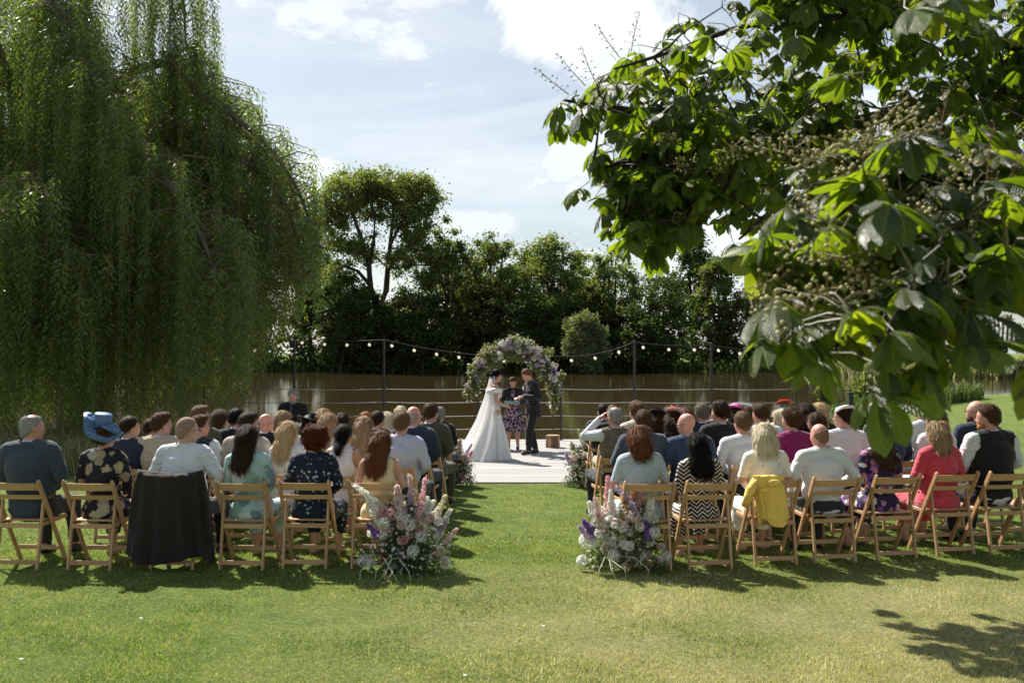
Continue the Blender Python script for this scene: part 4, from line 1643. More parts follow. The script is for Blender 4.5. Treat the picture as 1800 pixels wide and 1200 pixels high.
def arrangement(px, ybase, D, Wd, H, label, spikes, heads, seed, trails=0, group=None):
    """spikes: (dx, z0, lean, kind, colour, scale); heads: (dx, z, colour, kind, scale)"""
    rg = random.Random(seed)
    x = (px - 900) / FP * D
    z0 = gz(x, D)
    t = empty('flower_arrangement', (x, D, z0), 0, label, 'flowers', group)
    cs, rs = [], []
    for k in range(46):
        a = rg.uniform(0, 6.28)
        zz = rg.random() ** 1.2
        q = rg.random() ** 0.5 * (1 - 0.55 * zz)
        cs.append((Wd * 0.5 * q * math.cos(a), 0.22 * q * math.sin(a), 0.05 + zz * H * 0.68))
        rs.append((0.10, 0.10, 0.10))
    V, F, tt = leaf_cloud(cs, rs, 90, 0.045, 0.0085, seed, 0.2, -0.1)
    o = obj('foliage', mesh_np('foliage', V, F, tint=tt), M_fl_leaf, t)
    o['kind'] = 'stuff'
    st = MB()
    for (dx, zb, lean, kind, c, s) in spikes:
        y = rg.uniform(-0.16, 0.10)
        d = Vector((lean, rg.uniform(-0.25, 0.1), 1)).normalized()
        so_ = obj('flower_spike', SPK[kind], PC[c], t, (dx, y, zb), orient(d), (s, s, s))
        st.tube([(dx * 0.3, y * 0.4, 0.05), (dx * 0.8, y, zb * 0.7), (dx, y, zb), Vector((dx, y, zb)) + d * 0.28 * s], [0.004, 0.0035, 0.003, 0.0015], 5)
    for (dx, z, c, kind, s) in heads:
        y = -rg.uniform(0.02, 0.22) * (1.1 - min(1, abs(dx) / Wd))
        d = Vector((dx * 1.2 + rg.uniform(-0.3, 0.3), -0.8, 0.7))
        me = (HD + RS)[kind]
        obj('blossom', me, PC[c], t, (dx, y, z), orient(d), (s, s, s))
        st.tube([(dx * 0.3, y * 0.3, 0.05), (dx * 0.8, y * 0.8, z * 0.6), (dx, y, z)], [0.003, 0.0025, 0.002], 4)
    # scattered small florets
    n = 420
    Ps, Ds = [], []
    for k in range(n):
        c = cs[rg.randrange(len(cs))]
        d = Vector((rg.gauss(0, 1), rg.gauss(-0.5, 0.8), rg.gauss(0.3, 0.8))).normalized()
        Ps.append(Vector(c) + d * 0.12)
        Ds.append(d)
    o = obj('filler_florets', florets(Ps, Ds, 0.013, seed, 4), PC['white'], t)
    o['kind'] = 'stuff'
    tr_ = MB()
    for k in range(trails):
        a = rg.uniform(-2.6, -0.4)
        L = rg.uniform(0.2, 0.36)
        tr_ = MB()
        x0_ = rg.uniform(-0.22, 0.04)
        tr_.tube([(x0_, -0.20, 0.16), (x0_ + 0.35 * L * math.cos(a) + rg.uniform(-0.05, 0.05), -0.32, 0.17), (x0_ + 0.8 * L * math.cos(a) + rg.uniform(-0.04, 0.04), -0.40 + L * math.sin(a) * 0.3, 0.09), (x0_ + 0.9 * L * math.cos(a) + rg.uniform(-0.05, 0.05), -0.42 + L * math.sin(a) * 0.5, 0.012)], [0.0035, 0.0045, 0.0045, 0.0025], 5)
        tr_.build('trailing_stem', simple('pale_stem', (0.40, 0.40, 0.26), 0.6), t, True)
    st.build('stem', M_stem, t)
    return t


def rheads(rg, n, Wd, H, cols):
    out = []
    for k in range(n):
        z = 0.06 + rg.random() * H * 0.72
        w = Wd * 0.5 * (1.05 - 0.55 * z / H)
        out.append((rg.uniform(-w, w), z, rg.choice(cols), rg.choice((0, 1, 1, 2, 3, 4)), rg.uniform(0.75, 1.35)))
    return out


rg = random.Random(71)
arrangement(712, 1005, 8.95, 0.92, 0.74, 'large aisle arrangement left of the grass path with a drooping white foxglove', [
    (-0.18, 0.52, -0.9, 2, 'white', 1.1), (-0.22, 0.44, -0.5, 0, 'white', 1.15), (-0.02, 0.52, -0.25, 1, 'blush', 1.15), (0.06, 0.50, 0.05, 0, 'blush', 1.2),
    (0.13, 0.46, 0.25, 2, 'pink', 1.1), (0.20, 0.46, 0.1, 3, 'white', 1.2), (0.25, 0.4, 0.35, 0, 'cream', 1.0), (0.30, 0.36, 0.6, 1, 'white', 0.9), (-0.12, 0.42, -0.7, 3, 'violet', 1.0),
    (0.05, 0.2, 0.0, 3, 'violet', 0.85), (0.28, 0.32, 0.7, 3, 'lilac', 1.0), (0.02, 0.40, -0.05, 0, 'lilac', 1.0), (-0.22, 0.34, -0.9, 3, 'violet', 0.8), (0.36, 0.26, 0.9, 1, 'blush', 0.7), (0.17, 0.40, 0.3, 0, 'white', 0.9)],
    rheads(rg, 58, 0.92, 0.68, ['white', 'white', 'white', 'cream', 'blush', 'lilac', 'pink']) + [(-0.18, 0.20, 'red', 3, 0.8), (-0.16, 0.15, 'red', 4, 0.8), (-0.19, 0.10, 'pink', 3, 0.7)], 501, 7, 'flower arrangements at the ends of the rows')
arrangement(1098, 1002, 9.0, 0.86, 0.72, 'large aisle arrangement right of the grass path with coral and violet spikes', [
    (-0.13, 0.50, -0.1, 0, 'pink', 1.2), (-0.02, 0.38, 0.15, 0, 'peach', 1.25), (0.06, 0.46, 0.2, 1, 'pink', 1.15), (-0.2, 0.36, -0.3, 0, 'blush', 1.15), (0.18, 0.44, 0.2, 3, 'white', 1.2),
    (0.2, 0.50, 0.75, 2, 'greenish', 1.2), (0.16, 0.55, 0.5, 2, 'cream', 1.2), (0.19, 0.30, -0.05, 3, 'violet', 0.95), (-0.28, 0.32, -0.8, 3, 'violet', 1.0), (-0.32, 0.28, -0.8, 1, 'lilac', 0.7),
    (-0.1, 0.42, -0.2, 0, 'white', 1.1), (0.02, 0.30, 0.0, 3, 'peach', 0.9), (-0.25, 0.4, -0.4, 1, 'white', 0.9), (0.1, 0.45, 0.0, 2, 'lilac', 0.9)],
    rheads(rg, 58, 0.88, 0.64, ['white', 'white', 'white', 'cream', 'blush', 'white']), 502, 4, 'flower arrangements at the ends of the rows')
arrangement(804, 850, 16.1, 0.55, 0.82, 'front row flower arrangement left of the deck with purple spikes', [
    (-0.05, 0.55, -0.1, 0, 'violet', 1.1), (0.02, 0.5, 0.1, 1, 'blush', 1.1), (0.1, 0.42, 0.4, 0, 'lilac', 1.0), (-0.12, 0.48, -0.3, 2, 'cream', 1.1), (0.12, 0.35, 0.5, 1, 'pink', 1.0), (0.0, 0.35, 0.0, 0, 'pink', 1.0)],
    rheads(rg, 26, 0.5, 0.7, ['white', 'blush', 'pink', 'cream', 'lilac']), 503, 0, 'flower arrangements at the ends of the rows')
arrangement(1021, 852, 16.0, 0.5, 0.84, 'front row flower arrangement right of the deck with pale pink spikes and a green tendril', [
    (0.08, 0.62, -0.6, 2, 'greenish', 1.1), (0.03, 0.5, 0.0, 0, 'blush', 1.2), (-0.08, 0.42, -0.2, 1, 'blush', 1.2), (-0.18, 0.4, -0.5, 3, 'lilac', 1.0), (0.1, 0.42, 0.2, 0, 'pink', 1.1), (-0.02, 0.3, 0.0, 0, 'white', 1.0)],
    rheads(rg, 26, 0.46, 0.66, ['white', 'blush', 'white', 'cream']), 504, 0, 'flower arrangements at the ends of the rows')
arrangement(538, 765, 16.9, 0.42, 0.95, 'white flower arrangement in front of the bearded man on the left', [(0.0, 0.7, 0.1, 0, 'white', 0.7), (0.1, 0.66, 0.5, 1, 'white', 0.7)],
            [(rg.uniform(-0.24, 0.24), rg.uniform(0.72, 0.95), 'white', rg.choice((0, 1, 2)), rg.uniform(0.7, 1.1)) for _ in range(16)], 505)

# ---- flower arch
AD = 22.7
ax0 = (903 - 900) / FP * AD
arch = empty('flower_arch', (ax0, AD, DZ + 0.015), 0, 'round topped floral arch of lilac and white blooms on thin iron legs', 'flower arch')
ARr, ARz = 0.90, 1.34
mb = MB()
pts = [(0.88, 0, 0.0), (0.885, 0, 0.7)] + [(ARr * math.cos(a), 0, ARz + ARr * math.sin(a)) for a in np.linspace(-0.15, math.pi + 0.15, 22)] + [(-0.885, 0, 0.7), (-0.88, 0, 0.0)]
mb.tube(pts, 0.016, 8)
mb.build('arch_frame', M_rust, arch, smooth=True)
mb = MB()
for s in (-1, 1):
    mb.tube([(s * 0.88, -0.35, 0.008), (s * 0.88, 0.35, 0.008)], 0.012, 6)
mb.build('foot_bar', M_rust, arch)
rg = random.Random(15)
cs, rs = [], []
for k in range(170):
    a = R(rg.uniform(-18, 198)) if k % 2 else R(rg.triangular(-5, 185, 85))
    q = ARr + rg.gauss(0.0, 0.06 + 0.05 * max(0, math.sin(a)))
    c = Vector((q * math.cos(a), rg.gauss(0, 0.09), ARz + q * math.sin(a)))
    cs.append(tuple(c))
    r = rg.uniform(0.05, 0.08) + 0.075 * max(0, math.sin(a))
    rs.append((r, r, r))
for k in range(40):      # hanging greenery
    s = rg.choice((-1, 1, 1))
    a = R(rg.uniform(-10, 75))
    q = ARr + rg.gauss(0, 0.08)
    cs.append((s * q * math.cos(a) + (-0.06 if s < 0 else 0.0), rg.gauss(0, 0.08), ARz + q * math.sin(a) - rg.uniform(0.1, 0.4)))
    rs.append((0.07, 0.07, 0.16))
V, F, tt = leaf_cloud(cs, rs, 100, 0.07, 0.013, 5, 0.1, 0.4)
o = obj('foliage', mesh_np('foliage', V, F, tint=tt), leaf_mat('arch_leaves', (0.07, 0.08, 0.03), (0.20, 0.21, 0.10), 0.3, 0.5, 0.4), arch)
o['kind'] = 'stuff'
for k in range(190):
    a = R(rg.triangular(-12, 192, 80))
    if math.sin(a) < 0.45 and rg.random() < 0.55:
        continue
    q = ARr + rg.gauss(0.02, 0.05 + 0.06 * max(0, math.sin(a)))
    c = rg.choice(('white', 'white', 'blush', 'lilac', 'lilac', 'white', 'cream', 'violet')) if a > 0.2 else rg.choice(('lilac', 'white', 'blush'))
    if c == 'violet' and rg.random() < 0.5:
        c = 'lilac'
    q = min(ARr + 0.19, max(ARr - 0.16, q))
    pos = (q * math.cos(a), -0.10 - abs(rg.gauss(0, 0.07)), ARz + q * math.sin(a))
    if rg.random() < 0.25:
        pos = (pos[0], -pos[1], pos[2])
    s = rg.uniform(0.7, 1.35)
    obj('blossom', (HD + RS)[rg.choice((0, 1, 1, 2, 3))], PC[c], arch, pos, orient((math.cos(a) * 0.6, -1 if pos[1] < 0 else 1, 0.5)), (s, s, s))
Ps, Ds = [], []
for k in range(700):
    c = cs[rg.randrange(len(cs))]
    d = Vector((rg.gauss(0, 1), rg.gauss(-0.4, 1), rg.gauss(0.3, 1))).normalized()
    Ps.append(Vector(c) + d * 0.13)
    Ds.append(d)
o = obj('small_flowers', florets(Ps, Ds, 0.022, 6, 4), PC['white'], arch)
o['kind'] = 'stuff'

# ---- log stump by the arch leg
lg = empty('log_stump', P(972, 790, AD - 0.3), 0.3, 'short sawn log with rough bark beside the right leg of the arch', 'log')
lg.location.z = DZ + 0.016
rg = random.Random(2)
ring = [(0.155 + 0.012 * math.sin(3 * a) + rg.uniform(-0.006, 0.006), a) for a in np.linspace(0, 2 * math.pi, 29)[:-1]]
V, F = [], []
for z in (0, 0.06, 0.13, 0.2, 0.27):
    for r, a in ring:
        q = r * (1 - 0.05 * z) + rg.uniform(-0.005, 0.005)
        V.append((q * math.cos(a), q * math.sin(a), z))
for i in range(4):
    for k in range(28):
        F.append((i * 28 + k, i * 28 + (k + 1) % 28, (i + 1) * 28 + (k + 1) % 28, (i + 1) * 28 + k))
mb = MB()
mb.add(V, F)
mb.build('bark', simple('log_bark', (0.17, 0.10, 0.055), 0.9, 0, 0.5, 14, 1.0, 40), lg)
mb = MB()
mb.add([(0.149 * math.cos(a), 0.149 * math.sin(a), z) for z in (0.0, 0.276) for a in np.linspace(0, 2 * math.pi, 29)[:-1]], [tuple(range(28, 56)), tuple(range(27, -1, -1))] + [(k, (k + 1) % 28, 28 + (k + 1) % 28, 28 + k) for k in range(28)])
m, nt, b = new_mat('cut_wood')
v = ocoord(nt)
wv = N(nt, 'ShaderNodeTexWave', wave_type='RINGS', rings_direction='Z', ins={'Scale': 14.0, 'Distortion': 2.0, 'Detail': 2.0})
nt.links.new(v, wv.inputs['Vector'])
nt.links.new(ramp(nt, wv.outputs['Fac'], [(0, (0.30, 0.19, 0.10)), (1, (0.45, 0.32, 0.19))]), b.inputs['Base Color'])
b.inputs['Roughness'].default_value = 0.8
mb.build('cut_end', m, lg)

# ================================================================== FIGURES (signed distance bodies)


class SDF:
    def __init__(self, vox, pad=0.03):
        self.vox = vox
        self.pr = []
        self.pad = pad
        self.cut = []

    def cap(self, p0, p1, r0, r1, tagn=0, k=0.03):
        self.pr.append(('c', np.array(p0, float), np.array(p1, float), r0, r1, tagn, k, None))
        return self

    def ell(self, c, r, tagn=0, k=0.03, M=None):
        self.pr.append(('e', np.array(c, float), np.array(r, float), 0, 0, tagn, k, None if M is None else np.array(M.to_3x3())))
        return self

    def xform(self, start, M):
        """moves primitives from index start on by matrix M (rotation + translation)"""
        Rm = np.array(M.to_3x3())
        T = np.array(M.translation)
        for i in range(start, len(self.pr)):
            t, a, b, r0, r1, tg, k, m = self.pr[i]
            if t == 'c':
                self.pr[i] = (t, Rm @ a + T, Rm @ b + T, r0, r1, tg, k, m)
            else:
                self.pr[i] = (t, Rm @ a + T, b, r0, r1, tg, k, Rm if m is None else Rm @ m)

    def run(self, cutf=None, disp=None):
        v = self.vox
        lo = np.full(3, 1e9)
        hi = -lo
        bb = []
        for t, a, b, r0, r1, tg, k, m in self.pr:
            if t == 'c':
                l = np.minimum(a - r0, b - r1)
                h = np.maximum(a + r0, b + r1)
            else:
                e = b if m is None else np.sqrt(((m * b) ** 2).sum(1))
                l, h = a - e, a + e
            bb.append((l, h))
            lo = np.minimum(lo, l)
            hi = np.maximum(hi, h)
        lo -= self.pad
        hi += self.pad
        n = np.ceil((hi - lo) / v).astype(int) + 1
        ax = [lo[i] + np.arange(n[i]) * v for i in range(3)]
        Fd = np.full(n, 1.0, np.float32)
        Raw = np.full(n, 1.0, np.float32)
        Tg = np.zeros(n, np.int8)
        for (t, a, b, r0, r1, tg, k, m), (l, h) in zip(self.pr, bb):
            i0 = np.maximum(((l - self.pad - 0.02 - lo) / v).astype(int), 0)
            i1 = np.minimum(((h + self.pad + 0.02 - lo) / v).astype(int) + 2, n)
            sl = tuple(slice(i0[q], i1[q]) for q in range(3))
            X, Y, Z = np.meshgrid(ax[0][sl[0]], ax[1][sl[1]], ax[2][sl[2]], indexing='ij')
            if t == 'c':
                ba = b - a
                L2 = max(ba @ ba, 1e-9)
                px, py, pz = X - a[0], Y - a[1], Z - a[2]
                tt = np.clip((px * ba[0] + py * ba[1] + pz * ba[2]) / L2, 0, 1)
                d = np.sqrt((px - tt * ba[0]) ** 2 + (py - tt * ba[1]) ** 2 + (pz - tt * ba[2]) ** 2) - (r0 + (r1 - r0) * tt)
            else:
                q = np.stack([X - a[0], Y - a[1], Z - a[2]], -1)
                if m is not None:
                    q = q @ m
                k0 = np.sqrt(((q / b) ** 2).sum(-1))
                k1 = np.sqrt(((q / (b * b)) ** 2).sum(-1)) + 1e-9
                d = k0 * (k0 - 1) / k1
                d = np.where(k0 < 1e-4, -b.min(), d)
            cur = Fd[sl]
            h_ = np.maximum(k - np.abs(cur - d), 0) / k
            Fd[sl] = np.minimum(cur, d) - h_ * h_ * k * 0.25
            raw = Raw[sl]
            w = d < raw
            Tg[sl] = np.where(w, tg, Tg[sl])
            Raw[sl] = np.minimum(raw, d)
        if cutf is not None or disp is not None:
            X, Y, Z = np.meshgrid(*ax, indexing='ij')
            if disp is not None:
                Fd = Fd + disp(X, Y, Z)
            if cutf is not None:
                Fd = np.maximum(Fd, cutf(X, Y, Z))
        Fd[0], Fd[-1] = 1, 1
        Fd[:, 0], Fd[:, -1] = 1, 1
        Fd[:, :, 0], Fd[:, :, -1] = 1, 1
        return self.nets(Fd, Tg, lo, v)

    @staticmethod
    def nets(Fd, Tg, lo, v):
        s = Fd < 0
        nx, ny, nz = Fd.shape
        c = [s[dx:nx - 1 + dx, dy:ny - 1 + dy, dz:nz - 1 + dz] for dx in (0, 1) for dy in (0, 1) for dz in (0, 1)]
        anyi = np.zeros_like(c[0])
        alli = np.ones_like(c[0])
        for q in c:
            anyi |= q
            alli &= q
        act = anyi & ~alli
        I = np.argwhere(act)
        vid = np.full(act.shape, -1, np.int64)
        vid[act] = np.arange(len(I))
        corners = [(0, 0, 0), (1, 0, 0), (0, 1, 0), (1, 1, 0), (0, 0, 1), (1, 0, 1), (0, 1, 1), (1, 1, 1)]
        val = {q: Fd[I[:, 0] + q[0], I[:, 1] + q[1], I[:, 2] + q[2]] for q in corners}
        acc = np.zeros((len(I), 3))
        cnt = np.zeros(len(I))
        for q in corners:
            for axn in range(3):
                if q[axn] == 0:
                    r = list(q)
                    r[axn] = 1
                    r = tuple(r)
                    a, b = val[q], val[r]
                    m = (a < 0) != (b < 0)
                    t = np.where(m, a / np.where(m, a - b, 1), 0)
                    p = np.tile(np.array(q, float), (len(I), 1))
                    p[:, axn] += t
                    acc[m] += p[m]
                    cnt[m] += 1
        pos = acc / cnt[:, None]
        V = lo + (I + pos) * v
        faces = []
        for axn, (u, w) in ((0, (1, 2)), (1, (2, 0)), (2, (0, 1))):
            sl0 = [slice(1, -1)] * 3
            sl1 = [slice(1, -1)] * 3
            sl0[axn] = slice(0, -1)
            sl1[axn] = slice(1, None)
            a = s[tuple(sl0)]
            b = s[tuple(sl1)]
            E = np.argwhere(a != b)
            ins = a[tuple(E.T)]
            E = E + 1
            E[:, axn] -= 1
            du = np.zeros(3, int)
            dw = np.zeros(3, int)
            du[u] = 1
            dw[w] = 1
            q = [E - du - dw, E - dw, E, E - du]
            ids = np.stack([vid[tuple(k.T)] for k in q], 1)
            ids[~ins] = ids[~ins][:, ::-1]
            faces.append(ids)
        F = np.vstack(faces)
        F = F[(F >= 0).all(1)]
        tg = Tg[tuple(np.minimum(I + np.round(pos).astype(int), np.array(Tg.shape) - 1).T)]
        # two light smoothing passes
        E = np.vstack([F[:, [0, 1]], F[:, [1, 2]], F[:, [2, 3]], F[:, [3, 0]]])
        for _ in range(2):
            acc = np.zeros_like(V)
            cn = np.zeros(len(V))
            for k in range(3):
                acc[:, k] = np.bincount(E[:, 0], V[E[:, 1], k], len(V)) + np.bincount(E[:, 1], V[E[:, 0], k], len(V))
            cn = np.bincount(E[:, 0], minlength=len(V)) + np.bincount(E[:, 1], minlength=len(V))
            V = V * 0.55 + 0.45 * acc / np.maximum(cn, 1)[:, None]
        return V, F, tg


def vnormals(V, F):
    n = np.cross(V[F[:, 2]] - V[F[:, 0]], V[F[:, 3]] - V[F[:, 1]])
    out = np.zeros_like(V)
    for k in range(4):
        for c in range(3):
            out[:, c] += np.bincount(F[:, k], n[:, c], len(V))
    return out / (np.linalg.norm(out, axis=1)[:, None] + 1e-12)


HEAD, NECK, TORSO, UARM, FARM, HAND, HIPS, THIGH, SHIN, FOOT = range(10)


def head_prims(s, female=False, ear=True):
    s.ell((0, -0.012, 0.025), (0.076, 0.094, 0.092), HEAD)
    s.ell((0, 0.022, -0.04), (0.060, 0.064, 0.078), HEAD)
    s.ell((0, 0.052, -0.088), (0.032, 0.034, 0.030) if not female else (0.027, 0.031, 0.027), HEAD, 0.02)
    s.ell((0, 0.066, 0.022), (0.048, 0.024, 0.014), HEAD, 0.02)
    s.cap((0, 0.082, 0.008), (0, 0.104, -0.030), 0.009, 0.014, HEAD, 0.012)
    s.ell((0, 0.082, -0.062), (0.024, 0.014, 0.010), HEAD, 0.01)
    for q in (-1, 1):
        s.ell((q * 0.036, 0.062, -0.028), (0.022, 0.020, 0.020), HEAD, 0.02)
        if ear:
            s.ell((q * 0.079, -0.008, -0.012), (0.009, 0.019, 0.031), HEAD, 0.008)


def hand_prims(s, w, d, up, size=1.0, curl=0.6, thumb=1):
    """palm at w pointing along d, back of the hand towards up"""
    w, d, up = Vector(w), Vector(d).normalized(), Vector(up).normalized()
    sd = d.cross(up).normalized()
    up = sd.cross(d)
    z = size
    s.ell(w + d * 0.045 * z, (0.040 * z, 0.046 * z, 0.017 * z), HAND, 0.015, Matrix((sd, d, up)).transposed())
    for k, (o, L) in enumerate(((-0.030, 0.070), (-0.010, 0.080), (0.010, 0.074), (0.029, 0.058))):
        a = w + (d * 0.082 + sd * o) * z
        d1 = (d * math.cos(curl * 0.7) - up * math.sin(curl * 0.7))
        d2 = (d * math.cos(curl * 1.7) - up * math.sin(curl * 1.7))
        b = a + d1 * L * 0.5 * z
        c = b + d2 * L * 0.5 * z
        s.cap(a, b, 0.0095 * z, 0.009 * z, HAND, 0.006)
        s.cap(b, c, 0.009 * z, 0.0078 * z, HAND, 0.006)
    a = w + (d * 0.02 + sd * (-0.034) * thumb) * z
    b = a + (d * 0.55 + sd * (-0.7) * thumb - up * 0.35).normalized() * 0.034 * z
    c = b + (d * 0.85 - sd * 0.15 * thumb - up * 0.5).normalized() * 0.030 * z
    s.cap(a, b, 0.012 * z, 0.011 * z, HAND, 0.01)
    s.cap(b, c, 0.011 * z, 0.009 * z, HAND, 0.008)


def head_matrix(neck_top, yaw, pitch, roll=0.0):
    return Matrix.Translation(neck_top) @ Euler((-pitch, roll, yaw), 'XYZ').to_matrix().to_4x4() @ Matrix.Translation((0, 0.022, 0.095))


def body(pose, fem, build, yaw, vox, pitch=0.05):
    """pose: dict of joints; returns V,F,tag and head matrix"""
    s = SDF(vox)
    J = pose
    b = build
    sh = 0.165 if fem else 0.192
    sh *= (0.94 + 0.06 * b)
    P0, C = Vector(J['pelvis']), Vector(J['chest'])
    Nk = Vector(J['neck'])
    ax = (C - P0).normalized()
    fx = Vector(J.get('side', (1, 0, 0)))
    fy = ax.cross(fx).normalized() * -1
    Mt = Matrix((fx, fx.cross(ax) * -1, ax)).transposed()
    s.ell(P0, ((0.172 if fem else 0.160) * b, 0.125 * b, 0.125), HIPS, 0.05, Mt)
    mid = P0.lerp(C, 0.5)
    s.ell(mid, ((0.125 if fem else 0.148) * b * b, (0.098 if fem else 0.108) * b * b, 0.16), TORSO, 0.06, Mt)
    if b > 1.08:
        s.ell(mid + Vector((0, 0.03, -0.03)), (0.155 * b, 0.125 * b, 0.15), TORSO, 0.05, Mt)
    s.ell(C, ((0.148 if fem else 0.172) * b, (0.105 if fem else 0.118) * b, 0.175), TORSO, 0.05, Mt)
    if fem:
        for q in (-1, 1):
            s.ell(C + fx * 0.062 * q + Vector((0, 1, 0)) * 0.085 * (1 if 'fwd' not in J else 0) + (Vector(J['fwd']) * 0.085 if 'fwd' in J else Vector()) - ax * 0.03, (0.05, 0.05, 0.05), TORSO, 0.03)
    Sp = Nk - ax * 0.075
    for q in (-1, 1):
        s.cap(Nk - ax * 0.028, Sp + fx * sh * 0.8 * q + ax * 0.004, 0.052, 0.060 * b, TORSO, 0.045)
    s.cap(Nk - ax * 0.03, Nk + (Vector(J['head0']) - Nk) * 1.0, 0.056 if not fem else 0.048, 0.052 if not fem else 0.043, NECK, 0.02)
    st = len(s.pr)
    head_prims(s, fem)
    HM = head_matrix(J['head0'], yaw, pitch + J.get('bow', 0), J.get('roll', 0))
    s.xform(st, HM)
    for q, kk in ((-1, 'L'), (1, 'R')):
        shd = Sp + fx * sh * q
        e, w = Vector(J['elb' + kk]), Vector(J['wri' + kk])
        k1 = 0.88 if fem else 1.0
        s.cap(shd, e, 0.055 * b * k1, 0.040 * b * k1, UARM, 0.03)
        s.cap(e, w, 0.041 * b * k1, 0.027 * k1, FARM, 0.02)
        hd = Vector(J['hand' + kk]) if 'hand' + kk in J else (w - e)
        hand_prims(s, w, hd, Vector(J.get('hup' + kk, (0, 0.1, 1))), 0.92 if fem else 1.0, J.get('curl', 0.7), J.get('th' + kk, q))
        hp = P0 + fx * 0.088 * q * b - ax * 0.02
        kn, an = Vector(J['kne' + kk]), Vector(J['ank' + kk])
        s.cap(hp, kn, 0.088 * b, 0.058 * (0.9 + 0.1 * b), THIGH, 0.04)
        s.cap(kn, kn.lerp(an, 0.35), 0.058, 0.054, SHIN, 0.03)
        s.cap(kn.lerp(an, 0.3), an, 0.054, 0.036, SHIN, 0.03)
        fd = Vector(J.get('foot' + kk, (0.02 * q, 1, 0))).normalized()
        s.cap(an + Vector((0, 0, -0.035)) - fd * 0.03, an + fd * 0.13 + Vector((0, 0, -0.055)), 0.040, 0.032, FOOT, 0.02)
    V, F, tg = s.run()
    return V, F, tg, HM, Sp, sh


def seated_pose(fem, b, arms='lap', lean=0.0):
    J = {'pelvis': (0, 0.14, 0.52), 'chest': (0, 0.10 + lean, 0.86), 'neck': (0, 0.10 + lean * 1.5, 1.085), 'head0': (0, 0.118 + lean * 1.7, 1.128)}
    for q, k in ((-1, 'L'), (1, 'R')):
        J['kne' + k] = (q * 0.13, 0.60, 0.49)
        J['ank' + k] = (q * 0.12, 0.60 + 0.04 * q, 0.085)
        if arms == 'lap':
            J['elb' + k] = (q * ((0.225 if fem else 0.25) + 0.04 * (b - 1) * 5), 0.13, 0.80)
            J['wri' + k] = (q * 0.10, 0.36, 0.66)
            J['hand' + k] = (-q * 0.5, 0.9, -0.1)
        elif arms == 'knees':
            J['elb' + k] = (q * 0.27, 0.25, 0.80)
            J['wri' + k] = (q * 0.13, 0.47, 0.64)
    if arms == 'head':      # left hand raised to the head
        J['elbL'] = (-0.33, 0.24, 0.99)
        J['wriL'] = (-0.15, 0.24, 1.20)
        J['handL'] = (0.6, -0.1, 0.6)
        J['hupL'] = (-0.4, 0.3, 0.6)
        J['elbR'] = (0.27, 0.13, 0.80)
        J['wriR'] = (0.10, 0.36, 0.66)
        J['handR'] = (-0.5, 0.9, -0.1)
    if arms == 'wide':      # one arm out along the next chair
        J['elbL'] = (-0.31, 0.11, 0.80)
        J['wriL'] = (-0.24, 0.34, 0.66)
        J['elbR'] = (0.33, 0.10, 0.82)
        J['wriR'] = (0.22, 0.36, 0.66)
    return J


TPL = {}


def template(key, pose=None, vox=0.018):
    """key = (fem, build, yaw, arms, lean)"""
    if key in TPL:
        return TPL[key]
    fem, b, yaw, arms, lean = key[:5]
    V, F, tg, HM, Sp, sh = body(pose or seated_pose(fem, b, arms, lean), fem, b, R(yaw), vox, key[5] if len(key) > 5 else 0.05)
    me = mesh_np('body', V, F, True)
    TPL[key] = dict(V=V, F=F, tg=tg, HM=HM, Nn=vnormals(V, F), me=me, cl={}, neck=(pose or seated_pose(fem, b, arms, lean))['neck'])
    return TPL[key]


def cloth_me(T, kind):
    if kind in T['cl']:
        return T['cl'][kind]
    V, F, tg, Nn = T['V'], T['F'], T['tg'], T['Nn']
    sets = {'shirt': ((TORSO, UARM, FARM, HIPS), 0.011), 'jacket': ((TORSO, UARM, FARM, HIPS), 0.021), 'vest': ((TORSO,), 0.020), 'tee': ((TORSO, UARM, HIPS), 0.009),
            'sleeveless': ((TORSO, HIPS), 0.008), 'trousers': ((HIPS, THIGH, SHIN), 0.012), 'skirt': ((HIPS, THIGH, SHIN), 0.022), 'shoes': ((FOOT,), 0.006), 'strapless': ((TORSO, HIPS), 0.009)}
    tags, off = sets[kind]
    ok = np.isin(tg, tags)
    if kind in ('shirt', 'jacket', 'vest', 'tee'):
        ok |= (tg == NECK) & (V[:, 2] < T['neck'][2] - (0.005 if kind == 'tee' else -0.012) + 0.0)
    seated = V[:, 2].max() < 1.5
    zk = V[:, 2]
    if kind in ('shirt', 'jacket') and seated:
        ok &= ~((tg == HIPS) & (V[:, 1] > 0.22))
    if kind == 'vest':
        ok &= zk > 0.5
    if kind == 'tee':
        pass
    if kind == 'sleeveless':
        ok &= ~((np.abs(V[:, 0]) > 0.15) & (zk > 0.90))
    if kind == 'strapless':
        ok &= zk < np.max(V[tg == TORSO][:, 2]) - 0.10
    if kind == 'skirt' and seated:
        ok &= zk > 0.22
    f = F[ok[F].all(1)]
    used, inv = np.unique(f, return_inverse=True)
    f2 = inv.reshape(f.shape)
    v = V[used]
    n = Nn[used]
    amp = {'jacket': 0.010, 'shirt': 0.013, 'trousers': 0.009}.get(kind, 0.007)
    q = v * np.array([1.0, 1.0, 1.6])
    fd = v @ np.array([[0.5, 0.0, 0.0], [0.2, 0.6, 0.0], [0.45, 0.3, 1.5]])
    wr = vnoise(fd + 0.10 * vnoise(v, 7, 2)[:, None], 11, 1) * 0.7 + (1 - 2 * np.abs(vnoise(fd, 19, 3))) * 0.35 + vnoise(q, 30, 5) * 0.2
    w2 = v + n * (off + amp * wr)[:, None]
    # close the hem: fold the open border back on to the body
    me = mesh_np(kind, w2, f2, True)
    T['cl'][kind] = me
    return me


